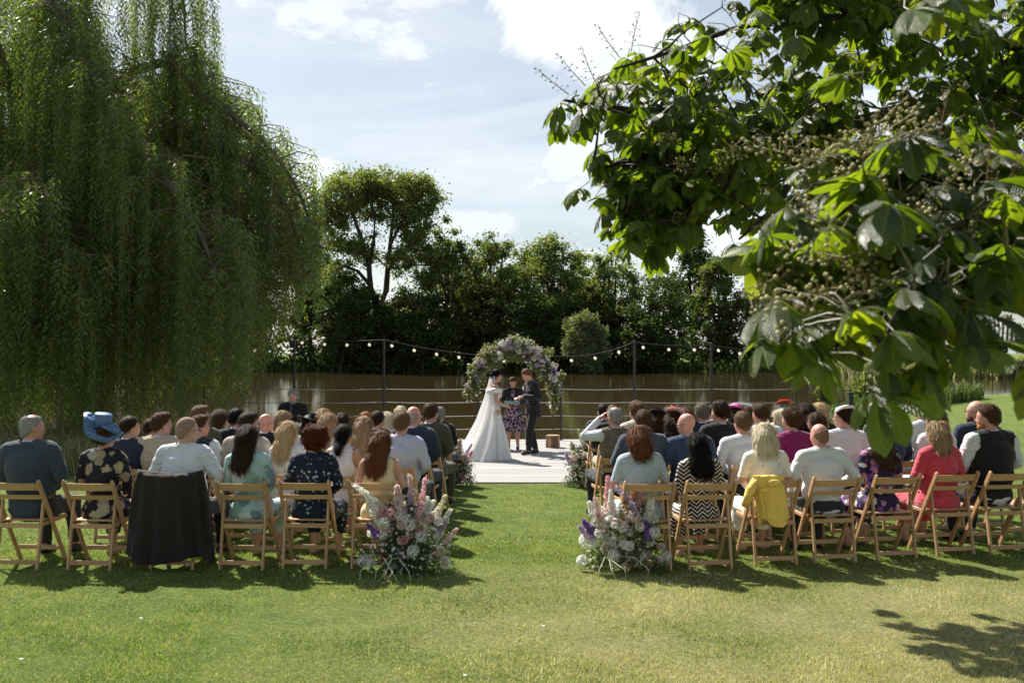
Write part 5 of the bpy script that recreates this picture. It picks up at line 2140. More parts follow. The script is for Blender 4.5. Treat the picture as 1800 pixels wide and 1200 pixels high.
def collar_me(T, off, h, name):
    k = 'collar%g' % off
    if k in T['cl']:
        return T['cl'][k]
    c = Vector(T['neck'])
    mb = MB()
    r = 0.060 + off
    prof = [(r + 0.012, -0.035), (r + 0.004, -0.01), (r - 0.002, h), (r - 0.006, h + 0.004), (r - 0.008, h), (r - 0.004, -0.02)]
    V, F = [], []
    n = 20
    for i, (rr, z) in enumerate(prof):
        for q in range(n):
            a = 2 * math.pi * q / n
            dip = -0.035 * max(0, math.sin(a)) ** 2
            V.append((c[0] + rr * math.cos(a), c[1] + 0.006 + rr * 0.95 * math.sin(a), c[2] + z + dip))
    for i in range(len(prof) - 1):
        for q in range(n):
            F.append((i * n + q, i * n + (q + 1) % n, (i + 1) * n + (q + 1) % n, (i + 1) * n + q))
    mb.add(V, F)
    T['cl'][k] = mb.me(name, True)
    return T['cl'][k]


# ------------------------------------------------------------------ hair, in head coordinates
HAIR = {}


def hair_me(style):
    if style in HAIR:
        return HAIR[style]
    s = SDF(0.0085 if style in ('long', 'longwave', 'pony', 'curly', 'bob', 'bobwave') else 0.008, 0.03)
    face = lambda X, Y, Z: (Y - 0.052) * 0.75 + (Z - 0.062) * -0.66
    nap = lambda X, Y, Z: -(Z + 0.085)

    def cutf(X, Y, Z):
        return face(X, Y, Z)
    ph = {'n': 0.004, 'f': 70.0}
    if style in ('short', 'buzz', 'thin', 'tousled', 'quiff', 'ring', 'sides'):
        e = {'short': 0.011, 'buzz': 0.0055, 'thin': 0.006, 'tousled': 0.020, 'quiff': 0.012, 'ring': 0.006, 'sides': 0.0055}[style]
        s.ell((0, -0.014, 0.027), (0.076 + e, 0.094 + e, 0.092 + e), 0)
        s.ell((0, -0.045, -0.035), (0.060 + e * 0.8, 0.060 + e * 0.6, 0.065), 0)
        if style == 'quiff':
            s.ell((0, 0.03, 0.100), (0.055, 0.055, 0.032), 0, 0.02)
        if style == 'tousled':
            for k in range(9):
                a = k * 0.7
                s.ell((0.05 * math.cos(a), -0.01 + 0.05 * math.sin(a), 0.10), (0.03, 0.03, 0.022), 0, 0.015)

        def cutf(X, Y, Z, st=style):
            rag = vnoise(np.stack([X.ravel(), Y.ravel(), Z.ravel()], 1), 55, 8).reshape(X.shape) * 0.010
            d = np.maximum(face(X, Y, Z) + rag * 0.6, -(Z + 0.098) + 0.55 * np.maximum(0, Y + 0.06) + rag)
            if st in ('short', 'quiff', 'tousled'):
                d = np.maximum(d, -(Z + 0.040) + rag * 2.2 + 0.5 * np.maximum(0, Y + 0.01))
            if st in ('thin', 'buzz'):
                d = np.maximum(d, Y - 0.06)
            if st == 'ring':
                d = np.maximum(d, Z - 0.050 + 0.45 * (Y + 0.09) + rag * 1.5)
                d = np.maximum(d, Y - 0.035)
            if st == 'thin':        # bald crown
                d = np.maximum(d, 0.055 - np.sqrt(X ** 2 + (Y + 0.02) ** 2 + (Z - 0.12) ** 2))
            return d
        ph = {'n': 0.003 if style in ('buzz', 'ring', 'thin') else 0.006, 'f': 75.0}
    elif style in ('bob', 'bobwave'):
        s.ell((0, -0.018, 0.028), (0.096, 0.112, 0.108), 0)
        s.ell((0, -0.035, -0.055), (0.114, 0.096, 0.120), 0, 0.04)
        s.ell((0, -0.05, -0.13), (0.116, 0.078, 0.060), 0, 0.03)
        cutf = lambda X, Y, Z: np.maximum((Y - 0.055) * 0.8 + (Z - 0.07) * -0.45 - 0.02 * (np.abs(X) > 9), np.where(Z < -0.165 + 0.015 * np.sin(X * 60), 0.01, -1))
        ph = {'n': 0.007 if style == 'bob' else 0.012, 'f': 60.0 if style == 'bob' else 34.0}
    elif style in ('long', 'longwave'):
        s.ell((0, -0.016, 0.028), (0.090, 0.106, 0.104), 0)
        s.ell((0, -0.050, -0.08), (0.110, 0.085, 0.15), 0, 0.04)
        s.ell((0, -0.090, -0.22), (0.128, 0.062, 0.16), 0, 0.04)
        s.ell((0.01, -0.105, -0.34), (0.122, 0.046, 0.15), 0, 0.04)
        s.ell((0.05, -0.11, -0.44), (0.055, 0.03, 0.09), 0, 0.04)
        s.ell((-0.05, -0.11, -0.42), (0.055, 0.03, 0.09), 0, 0.04)
        cutf = lambda X, Y, Z: (Y - 0.050) * 0.8 + (Z - 0.07) * -0.45
        ph = {'n': 0.008 if style == 'long' else 0.014, 'f': 60.0 if style == 'long' else 30.0}
    elif style == 'curly':
        rg = random.Random(5)
        s.ell((0, -0.02, 0.02), (0.112, 0.118, 0.118), 0)
        for k in range(46):
            a, z = rg.uniform(0, 6.28), rg.uniform(-0.09, 0.11)
            q = math.sqrt(max(0, 1 - ((z - 0.02) / 0.13) ** 2)) * 0.112
            r = rg.uniform(0.020, 0.032)
            s.ell((q * math.cos(a), -0.02 + q * math.sin(a), z), (r, r, r), 0, 0.010)
        cutf = lambda X, Y, Z: (Y - 0.055) * 0.8 + (Z - 0.07) * -0.5
        ph = {'n': 0.010, 'f': 48.0}
    elif style in ('updo', 'bun', 'pony', 'lowpony'):
        s.ell((0, -0.014, 0.027), (0.086, 0.104, 0.102), 0)
        s.ell((0, -0.045, -0.035), (0.068, 0.062, 0.05), 0)
        rg = random.Random(9)
        if style == 'updo':
            for k in range(16):
                s.ell((rg.uniform(-0.05, 0.05), -0.095 + rg.uniform(-0.02, 0.015), rg.uniform(-0.05, 0.07)), (0.027, 0.024, 0.027), 0, 0.008)
        elif style == 'bun':
            s.ell((0, -0.105, 0.06), (0.045, 0.042, 0.042), 0, 0.01)
        elif style == 'pony':
            s.ell((0, -0.115, 0.045), (0.028, 0.028, 0.028), 0, 0.01)
            s.cap((0, -0.125, 0.03), (0.0, -0.145, -0.12), 0.034, 0.045, 0, 0.02)
            s.cap((0.0, -0.145, -0.12), (0.02, -0.13, -0.36), 0.045, 0.018, 0, 0.02)
        else:
            s.cap((0, -0.10, -0.05), (0.03, -0.125, -0.12), 0.035, 0.042, 0, 0.02)
            s.cap((0.03, -0.125, -0.12), (0.035, -0.12, -0.20), 0.042, 0.015, 0, 0.02)
        cutf = lambda X, Y, Z: np.maximum((Y - 0.045) * 0.8 + (Z - 0.062) * -0.55, np.where((Y > -0.06) & (Z < -0.09), 0.01, -1))
        ph = {'n': 0.006, 'f': 65.0}

    def disp(X, Y, Z):
        a = np.arctan2(X, -Y + 1e-6)
        q = np.stack([(a * 0.09).ravel(), (Z * 0.10).ravel(), (X * 0.3).ravel()], 1)
        base = vnoise(q, ph['f'] * 2.0, 4).reshape(X.shape) * 0.6
        if style in ('bobwave', 'longwave', 'curly', 'updo', 'tousled'):
            q2 = np.stack([X.ravel(), Y.ravel(), (Z * 0.7 + 0.01 * np.sin(a * 9)).ravel()], 1)
            base = base + vnoise(q2, 42, 6).reshape(X.shape) * 0.9
        return (base * ph['n']).astype(np.float32)
    V, F, tg = s.run(cutf, disp)
    # loose locks lying on the surface
    g = np.random.default_rng(len(style) * 13 + ord(style[0]))
    nr = vnormals(V, F)
    nl = {'buzz': 0, 'ring': 0, 'thin': 500, 'sides': 0, 'short': 1500, 'quiff': 1600, 'tousled': 1800, 'curly': 3400, 'long': 3400, 'longwave': 3600, 'bob': 2600, 'bobwave': 3000, 'pony': 2200, 'lowpony': 1800, 'updo': 2200, 'bun': 1800}[style]
    if nl:
        ii = g.integers(0, len(V), nl)
        p, nn = V[ii], nr[ii]
        if style in ('short', 'quiff', 'tousled', 'thin'):
            Lh, wd, lift = 0.020, 0.0016, 0.55
            dr = np.array([0, -0.3, -0.5]) + g.normal(size=(nl, 3)) * 0.45
        elif style in ('updo', 'bun', 'curly'):
            Lh, wd, lift = 0.030, 0.0018, 0.35
            dr = g.normal(size=(nl, 3))
        else:
            Lh, wd, lift = 0.085, 0.0022, 0.04
            dr = np.array([0, -0.25, -1.0]) + g.normal(size=(nl, 3)) * 0.16
        dr = dr - nn * (dr * nn).sum(1)[:, None]
        dr /= np.linalg.norm(dr, axis=1)[:, None] + 1e-9
        dr = dr + nn * lift
        sd = np.cross(dr, nn)
        sd /= np.linalg.norm(sd, axis=1)[:, None] + 1e-9
        L_ = (Lh * (0.5 + g.random(nl)))[:, None]
        cv = g.normal(size=(nl, 1)) * 0.12
        b0 = p + nn * 0.0005
        b1 = p + dr * L_ * 0.5 + nn * 0.0035 + sd * L_ * cv
        b2 = p + dr * L_ + nn * 0.001 - nn * lift * L_ * 0.5
        W2 = wd * (0.6 + 0.8 * g.random(nl))[:, None]
        LV = np.stack([b0 - sd * W2, b0 + sd * W2, b1 + sd * W2, b1 - sd * W2, b2 + sd * W2 * 0.3, b2 - sd * W2 * 0.3], 1).reshape(-1, 3)
        i6 = np.arange(nl)[:, None] * 6 + len(V)
        F = np.vstack([F, i6 + np.array([0, 1, 2, 3]), i6 + np.array([3, 2, 4, 5])])
        V = np.vstack([V, LV])
    HAIR[style] = mesh_np('hair_' + style, V, F, True)
    HAIR[style].name = 'hair'
    return HAIR[style]


def eyes_me():
    if 'eyes' not in HAIR:
        mb = MB()
        mb.ball((0, 0, 0), (0.013, 0.009, 0.0075), 10, 6)
        HAIR['eyes'] = mb.me('eye', True)
        mb = MB()
        mb.ball((0, 0, 0), (0.0055, 0.004, 0.0055), 8, 5)
        HAIR['iris'] = mb.me('iris', True)
        mb = MB()
        mb.ball((0, 0, 0), (0.022, 0.008, 0.0055), 10, 5)
        HAIR['mouth'] = mb.me('mouth', True)
        mb = MB()
        mb.tube([(-0.016, 0, -0.001), (0, 0.004, 0.003), (0.016, -0.002, 0)], [0.002, 0.0035, 0.002], 5)
        HAIR['brow'] = mb.me('eyebrow', True)
        mb = MB()
        for q in (-1, 1):
            mb.tube([(q * 0.033 + 0.022 * math.cos(a), 0.100, 0.002 + 0.017 * math.sin(a)) for a in np.linspace(0, 2 * math.pi, 13)], 0.0022, 5, False)
            mb.tube([(q * 0.055, 0.098, 0.006), (q * 0.082, 0.06, 0.006), (q * 0.086, -0.01, 0.004), (q * 0.084, -0.025, -0.012)], 0.0022, 5)
        mb.tube([(-0.012, 0.103, 0.006), (0.012, 0.103, 0.006)], 0.002, 5)
        HAIR['glasses'] = mb.me('glasses', True)
        s = SDF(0.008)
        s.ell((0, 0.048, -0.088), (0.052, 0.046, 0.042), 0)
        s.ell((0, 0.02, -0.07), (0.066, 0.05, 0.04), 0)
        V, F, tg = s.run(lambda X, Y, Z: np.maximum(Z + 0.045, 0.008 - Y * 0.6))
        HAIR['beard'] = mesh_np('beard', V, F, True)
    return HAIR


SK = {'fair': skin_mat('skin_fair', (0.56, 0.33, 0.24)), 'tan': skin_mat('skin_tan', (0.47, 0.26, 0.17)), 'pink': skin_mat('skin_pink', (0.60, 0.31, 0.235))}
HC = {'grey': (0.32, 0.31, 0.29), 'white': (0.55, 0.53, 0.49), 'dkbrown': (0.040, 0.022, 0.013), 'brown': (0.085, 0.045, 0.022), 'ltbrown': (0.17, 0.10, 0.052), 'auburn': (0.10, 0.028, 0.012),
      'redbrown': (0.17, 0.062, 0.025), 'blonde': (0.62, 0.43, 0.21), 'paleblonde': (0.82, 0.72, 0.50), 'dkblonde': (0.42, 0.28, 0.15), 'black': (0.012, 0.010, 0.010), 'ginger': (0.38, 0.15, 0.05), 'greybrown': (0.20, 0.17, 0.135)}
M_white_eye = simple('eye_white', (0.7, 0.68, 0.65), 0.3)
M_iris = simple('iris_dark', (0.03, 0.02, 0.015), 0.2)
M_lip = simple('lips', (0.38, 0.13, 0.11), 0.5)
M_glass = simple('spectacle_frame', (0.015, 0.015, 0.015), 0.35)
M_shoe = simple('black_leather', (0.015, 0.013, 0.012), 0.35)
FAB = {
    'navysuit': fabric('navy_suit', (0.022, 0.030, 0.055)), 'slate': fabric('slate_suit', (0.045, 0.058, 0.080)), 'bluesuit': fabric('blue_suit', (0.030, 0.048, 0.095)), 'beige': fabric('beige_jacket', (0.44, 0.36, 0.26)),
    'stone': fabric('stone_jacket', (0.38, 0.35, 0.29)), 'green': fabric('olive_jacket', (0.065, 0.065, 0.042)), 'black': fabric('black_cloth', (0.013, 0.013, 0.014)), 'white': fabric('white_shirt', (0.62, 0.64, 0.66)),
    'lavender': fabric('lavender_shirt', (0.45, 0.46, 0.56)), 'grey': fabric('grey_suit', (0.10, 0.105, 0.115)), 'olivevest': fabric('tweed_vest', (0.15, 0.13, 0.085), 0.9, 0.2, 0.35), 'magenta': fabric('magenta_dress', (0.20, 0.010, 0.085)),
    'coral': fabric('raspberry_cardigan', (0.58, 0.055, 0.085), 0.9, 0.4, 0.2), 'yellow': fabric('yellow_jacket', (0.85, 0.58, 0.13)), 'paleyellow': fabric('pale_yellow_dress', (0.72, 0.62, 0.36)), 'greendress': fabric('green_dress', (0.03, 0.22, 0.10)),
    'whitedress': fabric('white_lilac_dress', (0.70, 0.68, 0.72)), 'pinkjacket': fabric('white_pink_jacket', (0.76, 0.70, 0.74)), 'dkgrey': fabric('dark_trousers', (0.028, 0.030, 0.034)), 'tan': fabric('tan_trousers', (0.40, 0.34, 0.25)),
    'cream': fabric('cream_dress', (0.66, 0.58, 0.46)), 'darkbrown': fabric('dark_brown_jacket', (0.022, 0.015, 0.012)), 'charcoal': fabric('charcoal_vest', (0.030, 0.032, 0.036)),
    'f_dark': floral('black_cream_floral', (0.012, 0.013, 0.020), [(0.42, 0.34, 0.20), (0.30, 0.24, 0.14), (0.36, 0.33, 0.26)], 9.5, 0.52),
    'f_aqua': floral('aqua_floral', (0.36, 0.50, 0.50), [(0.16, 0.24, 0.27), (0.52, 0.60, 0.55), (0.24, 0.38, 0.30)], 7, 0.55),
    'f_navy': floral('navy_small_floral', (0.010, 0.014, 0.030), [(0.25, 0.42, 0.50), (0.42, 0.44, 0.40), (0.10, 0.20, 0.22)], 24, 0.34),
    'f_white': floral('white_pink_floral', (0.78, 0.74, 0.72), [(0.75, 0.25, 0.35), (0.75, 0.40, 0.18), (0.40, 0.50, 0.25)], 16, 0.34),
    'f_cream': floral('white_sprig_blouse', (0.76, 0.74, 0.66), [(0.14, 0.17, 0.22), (0.40, 0.42, 0.25), (0.55, 0.50, 0.35)], 15, 0.20),
    'f_purple': floral('purple_white_floral', (0.03, 0.02, 0.06), [(0.66, 0.62, 0.66), (0.22, 0.09, 0.36), (0.70, 0.66, 0.62), (0.42, 0.18, 0.30)], 13, 0.50),
    'f_pinkblack': floral('pink_black_floral', (0.02, 0.015, 0.03), [(0.62, 0.28, 0.42), (0.68, 0.40, 0.50), (0.60, 0.55, 0.58)], 30, 0.46),
}
# chevron and lace
m, nt, b = new_mat('chevron_dress')
v = ocoord(nt)
sp = N(nt, 'ShaderNodeSeparateXYZ', ins={0: v})
nz = noise(nt, v, 7, 2)
zz = math_(nt, 'PINGPONG', math_(nt, 'ADD', sp.outputs[0], math_(nt, 'MULTIPLY', nz, 0.03)), 0.055)
hh = math_(nt, 'ADD', sp.outputs[2], math_(nt, 'MULTIPLY', zz, 0.9))
st = math_(nt, 'SINE', math_(nt, 'MULTIPLY', hh, 2 * math.pi / 0.042))
nt.links.new(ramp(nt, st, [(0.42, (0.010, 0.010, 0.012)), (0.5, (0.62, 0.57, 0.48))]), b.inputs['Base Color'])
b.inputs['Roughness'].default_value = 0.75
FAB['chevron'] = m
m, nt, b = new_mat('blue_lace')
v = ocoord(nt)
vo = N(nt, 'ShaderNodeTexVoronoi', feature='DISTANCE_TO_EDGE', ins={'Scale': 62.0})
nt.links.new(v, vo.inputs['Vector'])
nt.links.new(ramp(nt, vo.outputs['Distance'], [(0.05, (0.46, 0.55, 0.60)), (0.22, (0.30, 0.37, 0.42))]), b.inputs['Base Color'])
bump(nt, b, vo.outputs['Distance'], 0.8, 0.01)
b.inputs['Roughness'].default_value = 0.8
FAB['lace'] = m
m, nt, b = new_mat('striped_shirt')
v = ocoord(nt)
sp = N(nt, 'ShaderNodeSeparateXYZ', ins={0: v})
st = math_(nt, 'SINE', math_(nt, 'MULTIPLY', sp.outputs[0], 2 * math.pi / 0.010))
nt.links.new(ramp(nt, st, [(0.3, (0.40, 0.42, 0.54)), (0.7, (0.52, 0.53, 0.62))]), b.inputs['Base Color'])
bump(nt, b, noise(nt, v, 18, 4, 0.6, 0.6), 0.4, 0.012)
b.inputs['Roughness'].default_value = 0.8
FAB['stripe'] = m

# ------------------------------------------------------------------ hats, in head coordinates


def hat(kind, head):
    if kind == 'bluehat':
        mb = MB()
        n = 40
        V, F = [], []
        for i, (r, z) in enumerate(((0.085, 0.0), (0.12, 0.010), (0.17, 0.0), (0.205, -0.02), (0.21, -0.012), (0.17, 0.008))):
            for k in range(n):
                a = 2 * math.pi * k / n
                V.append((r * math.cos(a), r * math.sin(a) * 0.92, z + 0.05 * (r / 0.2) ** 2 * math.sin(a * 2 + 0.6) + 0.012 * math.sin(a * 5)))
        for i in range(5):
            for k in range(n):
                F.append((i * n + k, i * n + (k + 1) % n, (i + 1) * n + (k + 1) % n, (i + 1) * n + k))
        mb.add(V, F)
        o = mb.build('hat', simple('blue_sinamay', (0.075, 0.15, 0.29), 0.45, 0, 0.25, 40, 0.4, 120), head, True, loc=(-0.03, -0.03, 0.085), rot=(0.1, 0.62, 0.2))
        mb = MB()
        mb.lathe([(0.088, 0.0), (0.082, 0.06), (0.084, 0.115), (0.074, 0.128), (0.03, 0.131), (0.001, 0.131)], 24)
        mb.build('hat_crown', MATS['blue_sinamay'], o, True, rot=(0, -0.45, 0))
        mb = MB()
        for q in range(3):
            mb.tube([(0.02 * q, -0.08, 0.03), (0.11, -0.09 + 0.05 * q, 0.075 + 0.012 * q), (0.17, -0.02 + 0.03 * q, 0.06), (0.12, 0.03, 0.02)], [0.010, 0.020, 0.018, 0.008], 8)
        mb.build('hat_bow', MATS['blue_sinamay'], o, True)
    elif kind in ('pinkf', 'coralf', 'blackf', 'redf', 'purplef'):
        col = {'pinkf': (0.66, 0.46, 0.55), 'coralf': (0.80, 0.16, 0.10), 'blackf': (0.012, 0.012, 0.03), 'redf': (0.72, 0.10, 0.06), 'purplef': (0.5, 0.42, 0.62)}[kind]
        mt = simple(kind + '_net', col, 0.7, 0, 0.2, 30)
        rg = random.Random(len(kind) * 7 + ord(kind[0]))
        mb = MB()
        V, F = [], []
        for k in range(13):
            a = k * 2.4
            L = rg.uniform(0.06, 0.10)
            i = len(V)
            c, s_ = math.cos(a), math.sin(a)
            el = rg.uniform(0.2, 0.9)
            for (t, w) in ((0.1, 0.012), (0.5, 0.034), (0.85, 0.028), (1.0, 0.004)):
                for sg in (-1, 1):
                    V.append((c * L * t * math.cos(el) - s_ * w * sg, s_ * L * t * math.cos(el) + c * w * sg, L * t * math.sin(el) + 0.006 * sg))
            for q in range(3):
                F.append((i + q * 2, i + q * 2 + 1, i + q * 2 + 3, i + q * 2 + 2))
        mb.add(V, F)
        o = mb.build('fascinator', mt, head, loc=(0.02, -0.02, 0.125), rot=(-0.35, 0.15, 0))
        mb = MB()
        mb.lathe([(0.001, 0.008), (0.05, 0.010), (0.085, 0.0), (0.12, 0.004), (0.122, 0.0), (0.085, -0.006), (0.001, -0.004)], 22)
        mb.build('disc', mt if kind != 'coralf' else simple('pink_disc', (0.72, 0.45, 0.45), 0.6), o, True)
        if kind == 'pinkf':
            mb = MB()
            mb.tube([(0.035 * math.cos(a), -0.07, 0.02 + 0.035 * math.sin(a)) for a in np.linspace(0, 2 * math.pi, 14)], 0.009, 6, False)
            mb.build('rosette', simple('pale_pink', (0.74, 0.58, 0.60), 0.6), o, True)
    elif kind in ('blackhat', 'whitehat', 'pinkhat', 'bigpink'):
        col = {'blackhat': (0.012, 0.012, 0.014), 'whitehat': (0.72, 0.70, 0.66), 'pinkhat': (0.55, 0.10, 0.28), 'bigpink': (0.6, 0.1, 0.3)}[kind]
        R_ = {'blackhat': 0.19, 'whitehat': 0.105, 'pinkhat': 0.13, 'bigpink': 0.16}[kind]
        mt = simple(kind + '_felt', col, 0.7, 0, 0.15, 30)
        mb = MB()
        n = 30
        V, F = [], []
        prof = ((0.001, 0.06), (0.05, 0.058), (0.078, 0.04), (0.085, 0.0), (R_, -0.006), (R_ + 0.003, -0.012), (0.085, -0.008))
        if kind == 'whitehat':
            prof = ((0.001, 0.035), (0.05, 0.034), (0.09, 0.022), (0.105, 0.0), (0.10, -0.01), (0.08, -0.008))
        for r, z in prof:
            for k in range(n):
                a = 2 * math.pi * k / n
                V.append((r * math.cos(a), r * math.sin(a), z + (0.022 * math.sin(2 * a) * (r / R_) ** 2 if r > 0.09 else 0)))
        for i in range(len(prof) - 1):
            for k in range(n):
                F.append((i * n + k, i * n + (k + 1) % n, (i + 1) * n + (k + 1) % n, (i + 1) * n + k))
        mb.add(V, F)
        o = mb.build('hat', mt, head, True, loc=(0, -0.02, 0.085), rot=(-0.2, 0.12, 0))
        if kind == 'blackhat':
            rg = random.Random(3)
            mb = MB()
            for k in range(7):
                mb.ball((0.05 + rg.uniform(-0.03, 0.04), -0.05 + rg.uniform(-0.04, 0.04), 0.06 + rg.uniform(-0.01, 0.03)), (0.03, 0.03, 0.018), 8, 5)
            mb.build('hat_bow', mt, o, True)


# ------------------------------------------------------------------ chairs
M_chair = wood('chair_beech', (0.50, 0.30, 0.15), 2, 14, 0.42, 0.22, 0.10)
M_chairx = wood('chair_beech_rail', (0.50, 0.30, 0.15), 0, 14, 0.42, 0.22, 0.10)
M_hinge = simple('hinge_steel', (0.5, 0.5, 0.48), 0.35, 1.0)
CHP = {}


def chair_parts():
    if CHP:
        return CHP
    w = 0.215
    mb = MB()
    mb.beam((0, -0.155, 0.785), (0, 0.06, 0.42), 0.024, 0.050, 0.006)
    mb.beam((0, 0.058, 0.423), (0, 0.30, 0.0), 0.024, 0.044, 0.006)
    mb.ball((0, -0.157, 0.788), (0.012, 0.026, 0.026), 8, 6)
    CHP['frame_leg'] = mb.me('frame_leg')
    mb = MB()
    mb.beam((0, -0.025, 0.60), (0, -0.125, 0.0), 0.022, 0.036, 0.005)
    mb.ball((0, -0.025, 0.602), (0.011, 0.018, 0.018), 8, 5)
    CHP['rear_leg'] = mb.me('rear_leg')

    def curved(wd, h, sag, t=0.016):
        mb = MB()
        n = 6
        V, F = [], []
        for i in range(n + 1):
            x = -wd / 2 + wd * i / n
            yy = -sag * (1 - (2 * x / wd) ** 2)
            for (dy, dz) in ((-t / 2, -h / 2), (t / 2, -h / 2), (t / 2, h / 2), (-t / 2, h / 2)):
                V.append((x, yy + dy - dz * 0.35, dz))
        for i in range(n):
            for k in range(4):
                a = i * 4
                F.append((a + k, a + 4 + k, a + 4 + (k + 1) % 4, a + (k + 1) % 4))
        F += [(0, 1, 2, 3), (n * 4 + 3, n * 4 + 2, n * 4 + 1, n * 4)]
        mb.add(V, F)
        return mb
    CHP['top_rail'] = curved(0.415, 0.066, 0.022).me('top_rail')
    CHP['back_rail'] = curved(0.42, 0.040, 0.018).me('back_rail')
    mb = MB()
    mb.beam((-0.20, 0, 0), (0.20, 0, 0), 0.012, 0.045, 0.003, (0, 0, 1))
    CHP['seat_slat'] = mb.me('seat_slat')
    mb = MB()
    mb.beam((-0.19, 0, 0), (0.19, 0, 0), 0.040, 0.018, 0.003, (0, 0, 1))
    CHP['rail'] = mb.me('rail')
    mb = MB()
    mb.beam((0, -0.20, 0), (0, 0.20, 0), 0.018, 0.034, 0.003)
    CHP['seat_side'] = mb.me('seat_side')
    mb = MB()
    mb.beam((0, 0, -0.012), (0, 0, 0.012), 0.008, 0.02, 0.002)
    CHP['hinge'] = mb.me('hinge')
    return CHP


_proto = None
CH_COUNT = 0


def chair(x, y, rz, label, group='wooden folding chairs set out in rows', z=None, s=1.0):
    global _proto, CH_COUNT
    CH_COUNT += 1
    if z is None:
        z = gz(x, y)
    if _proto is None:
        c = chair_parts()
        t = empty('folding_chair', (x, y, z), rz, label, 'chair', group)
        for q in (-1, 1):
            obj('frame_leg', c['frame_leg'], M_chair, t, (q * 0.225, 0, 0))
            obj('rear_leg', c['rear_leg'], M_chair, t, (q * 0.196, 0, 0))
            obj('seat_side', c['seat_side'], M_chair, t, (q * 0.20, 0.145, 0.405), (0.06, 0, 0))
            obj('hinge', c['hinge'], M_hinge, t, (q * 0.182, -0.067, 0.392))
        obj('top_rail', c['top_rail'], M_chairx, t, (0, -0.130, 0.745))
        obj('back_rail', c['back_rail'], M_chairx, t, (0, -0.075, 0.645))
        for i in range(7):
            obj('seat_slat', c['seat_slat'], M_chairx, t, (0, -0.030 + i * 0.058, 0.422 - 0.003 * (i - 3)), (0.06, 0, 0))
        obj('rear_rail', c['rail'], M_chairx, t, (0, -0.078, 0.385))
        obj('rear_foot_rail', c['rail'], M_chairx, t, (0, -0.115, 0.062))
        obj('front_foot_rail', c['rail'], M_chairx, t, (0, 0.245, 0.13), (0, 0, 0), (1.1, 1, 1))
        _proto = t
        t.scale = (s, s, s)
        return t
    t = _proto.copy()
    COL.objects.link(t)
    t.location = (x, y, z)
    t.rotation_euler = (0, 0, rz)
    t.scale = (s, s, s)
    t['label'] = label
    t['group'] = group
    for ch in _proto.children:
        k = ch.copy()
        COL.objects.link(k)
        k.parent = t
    return t


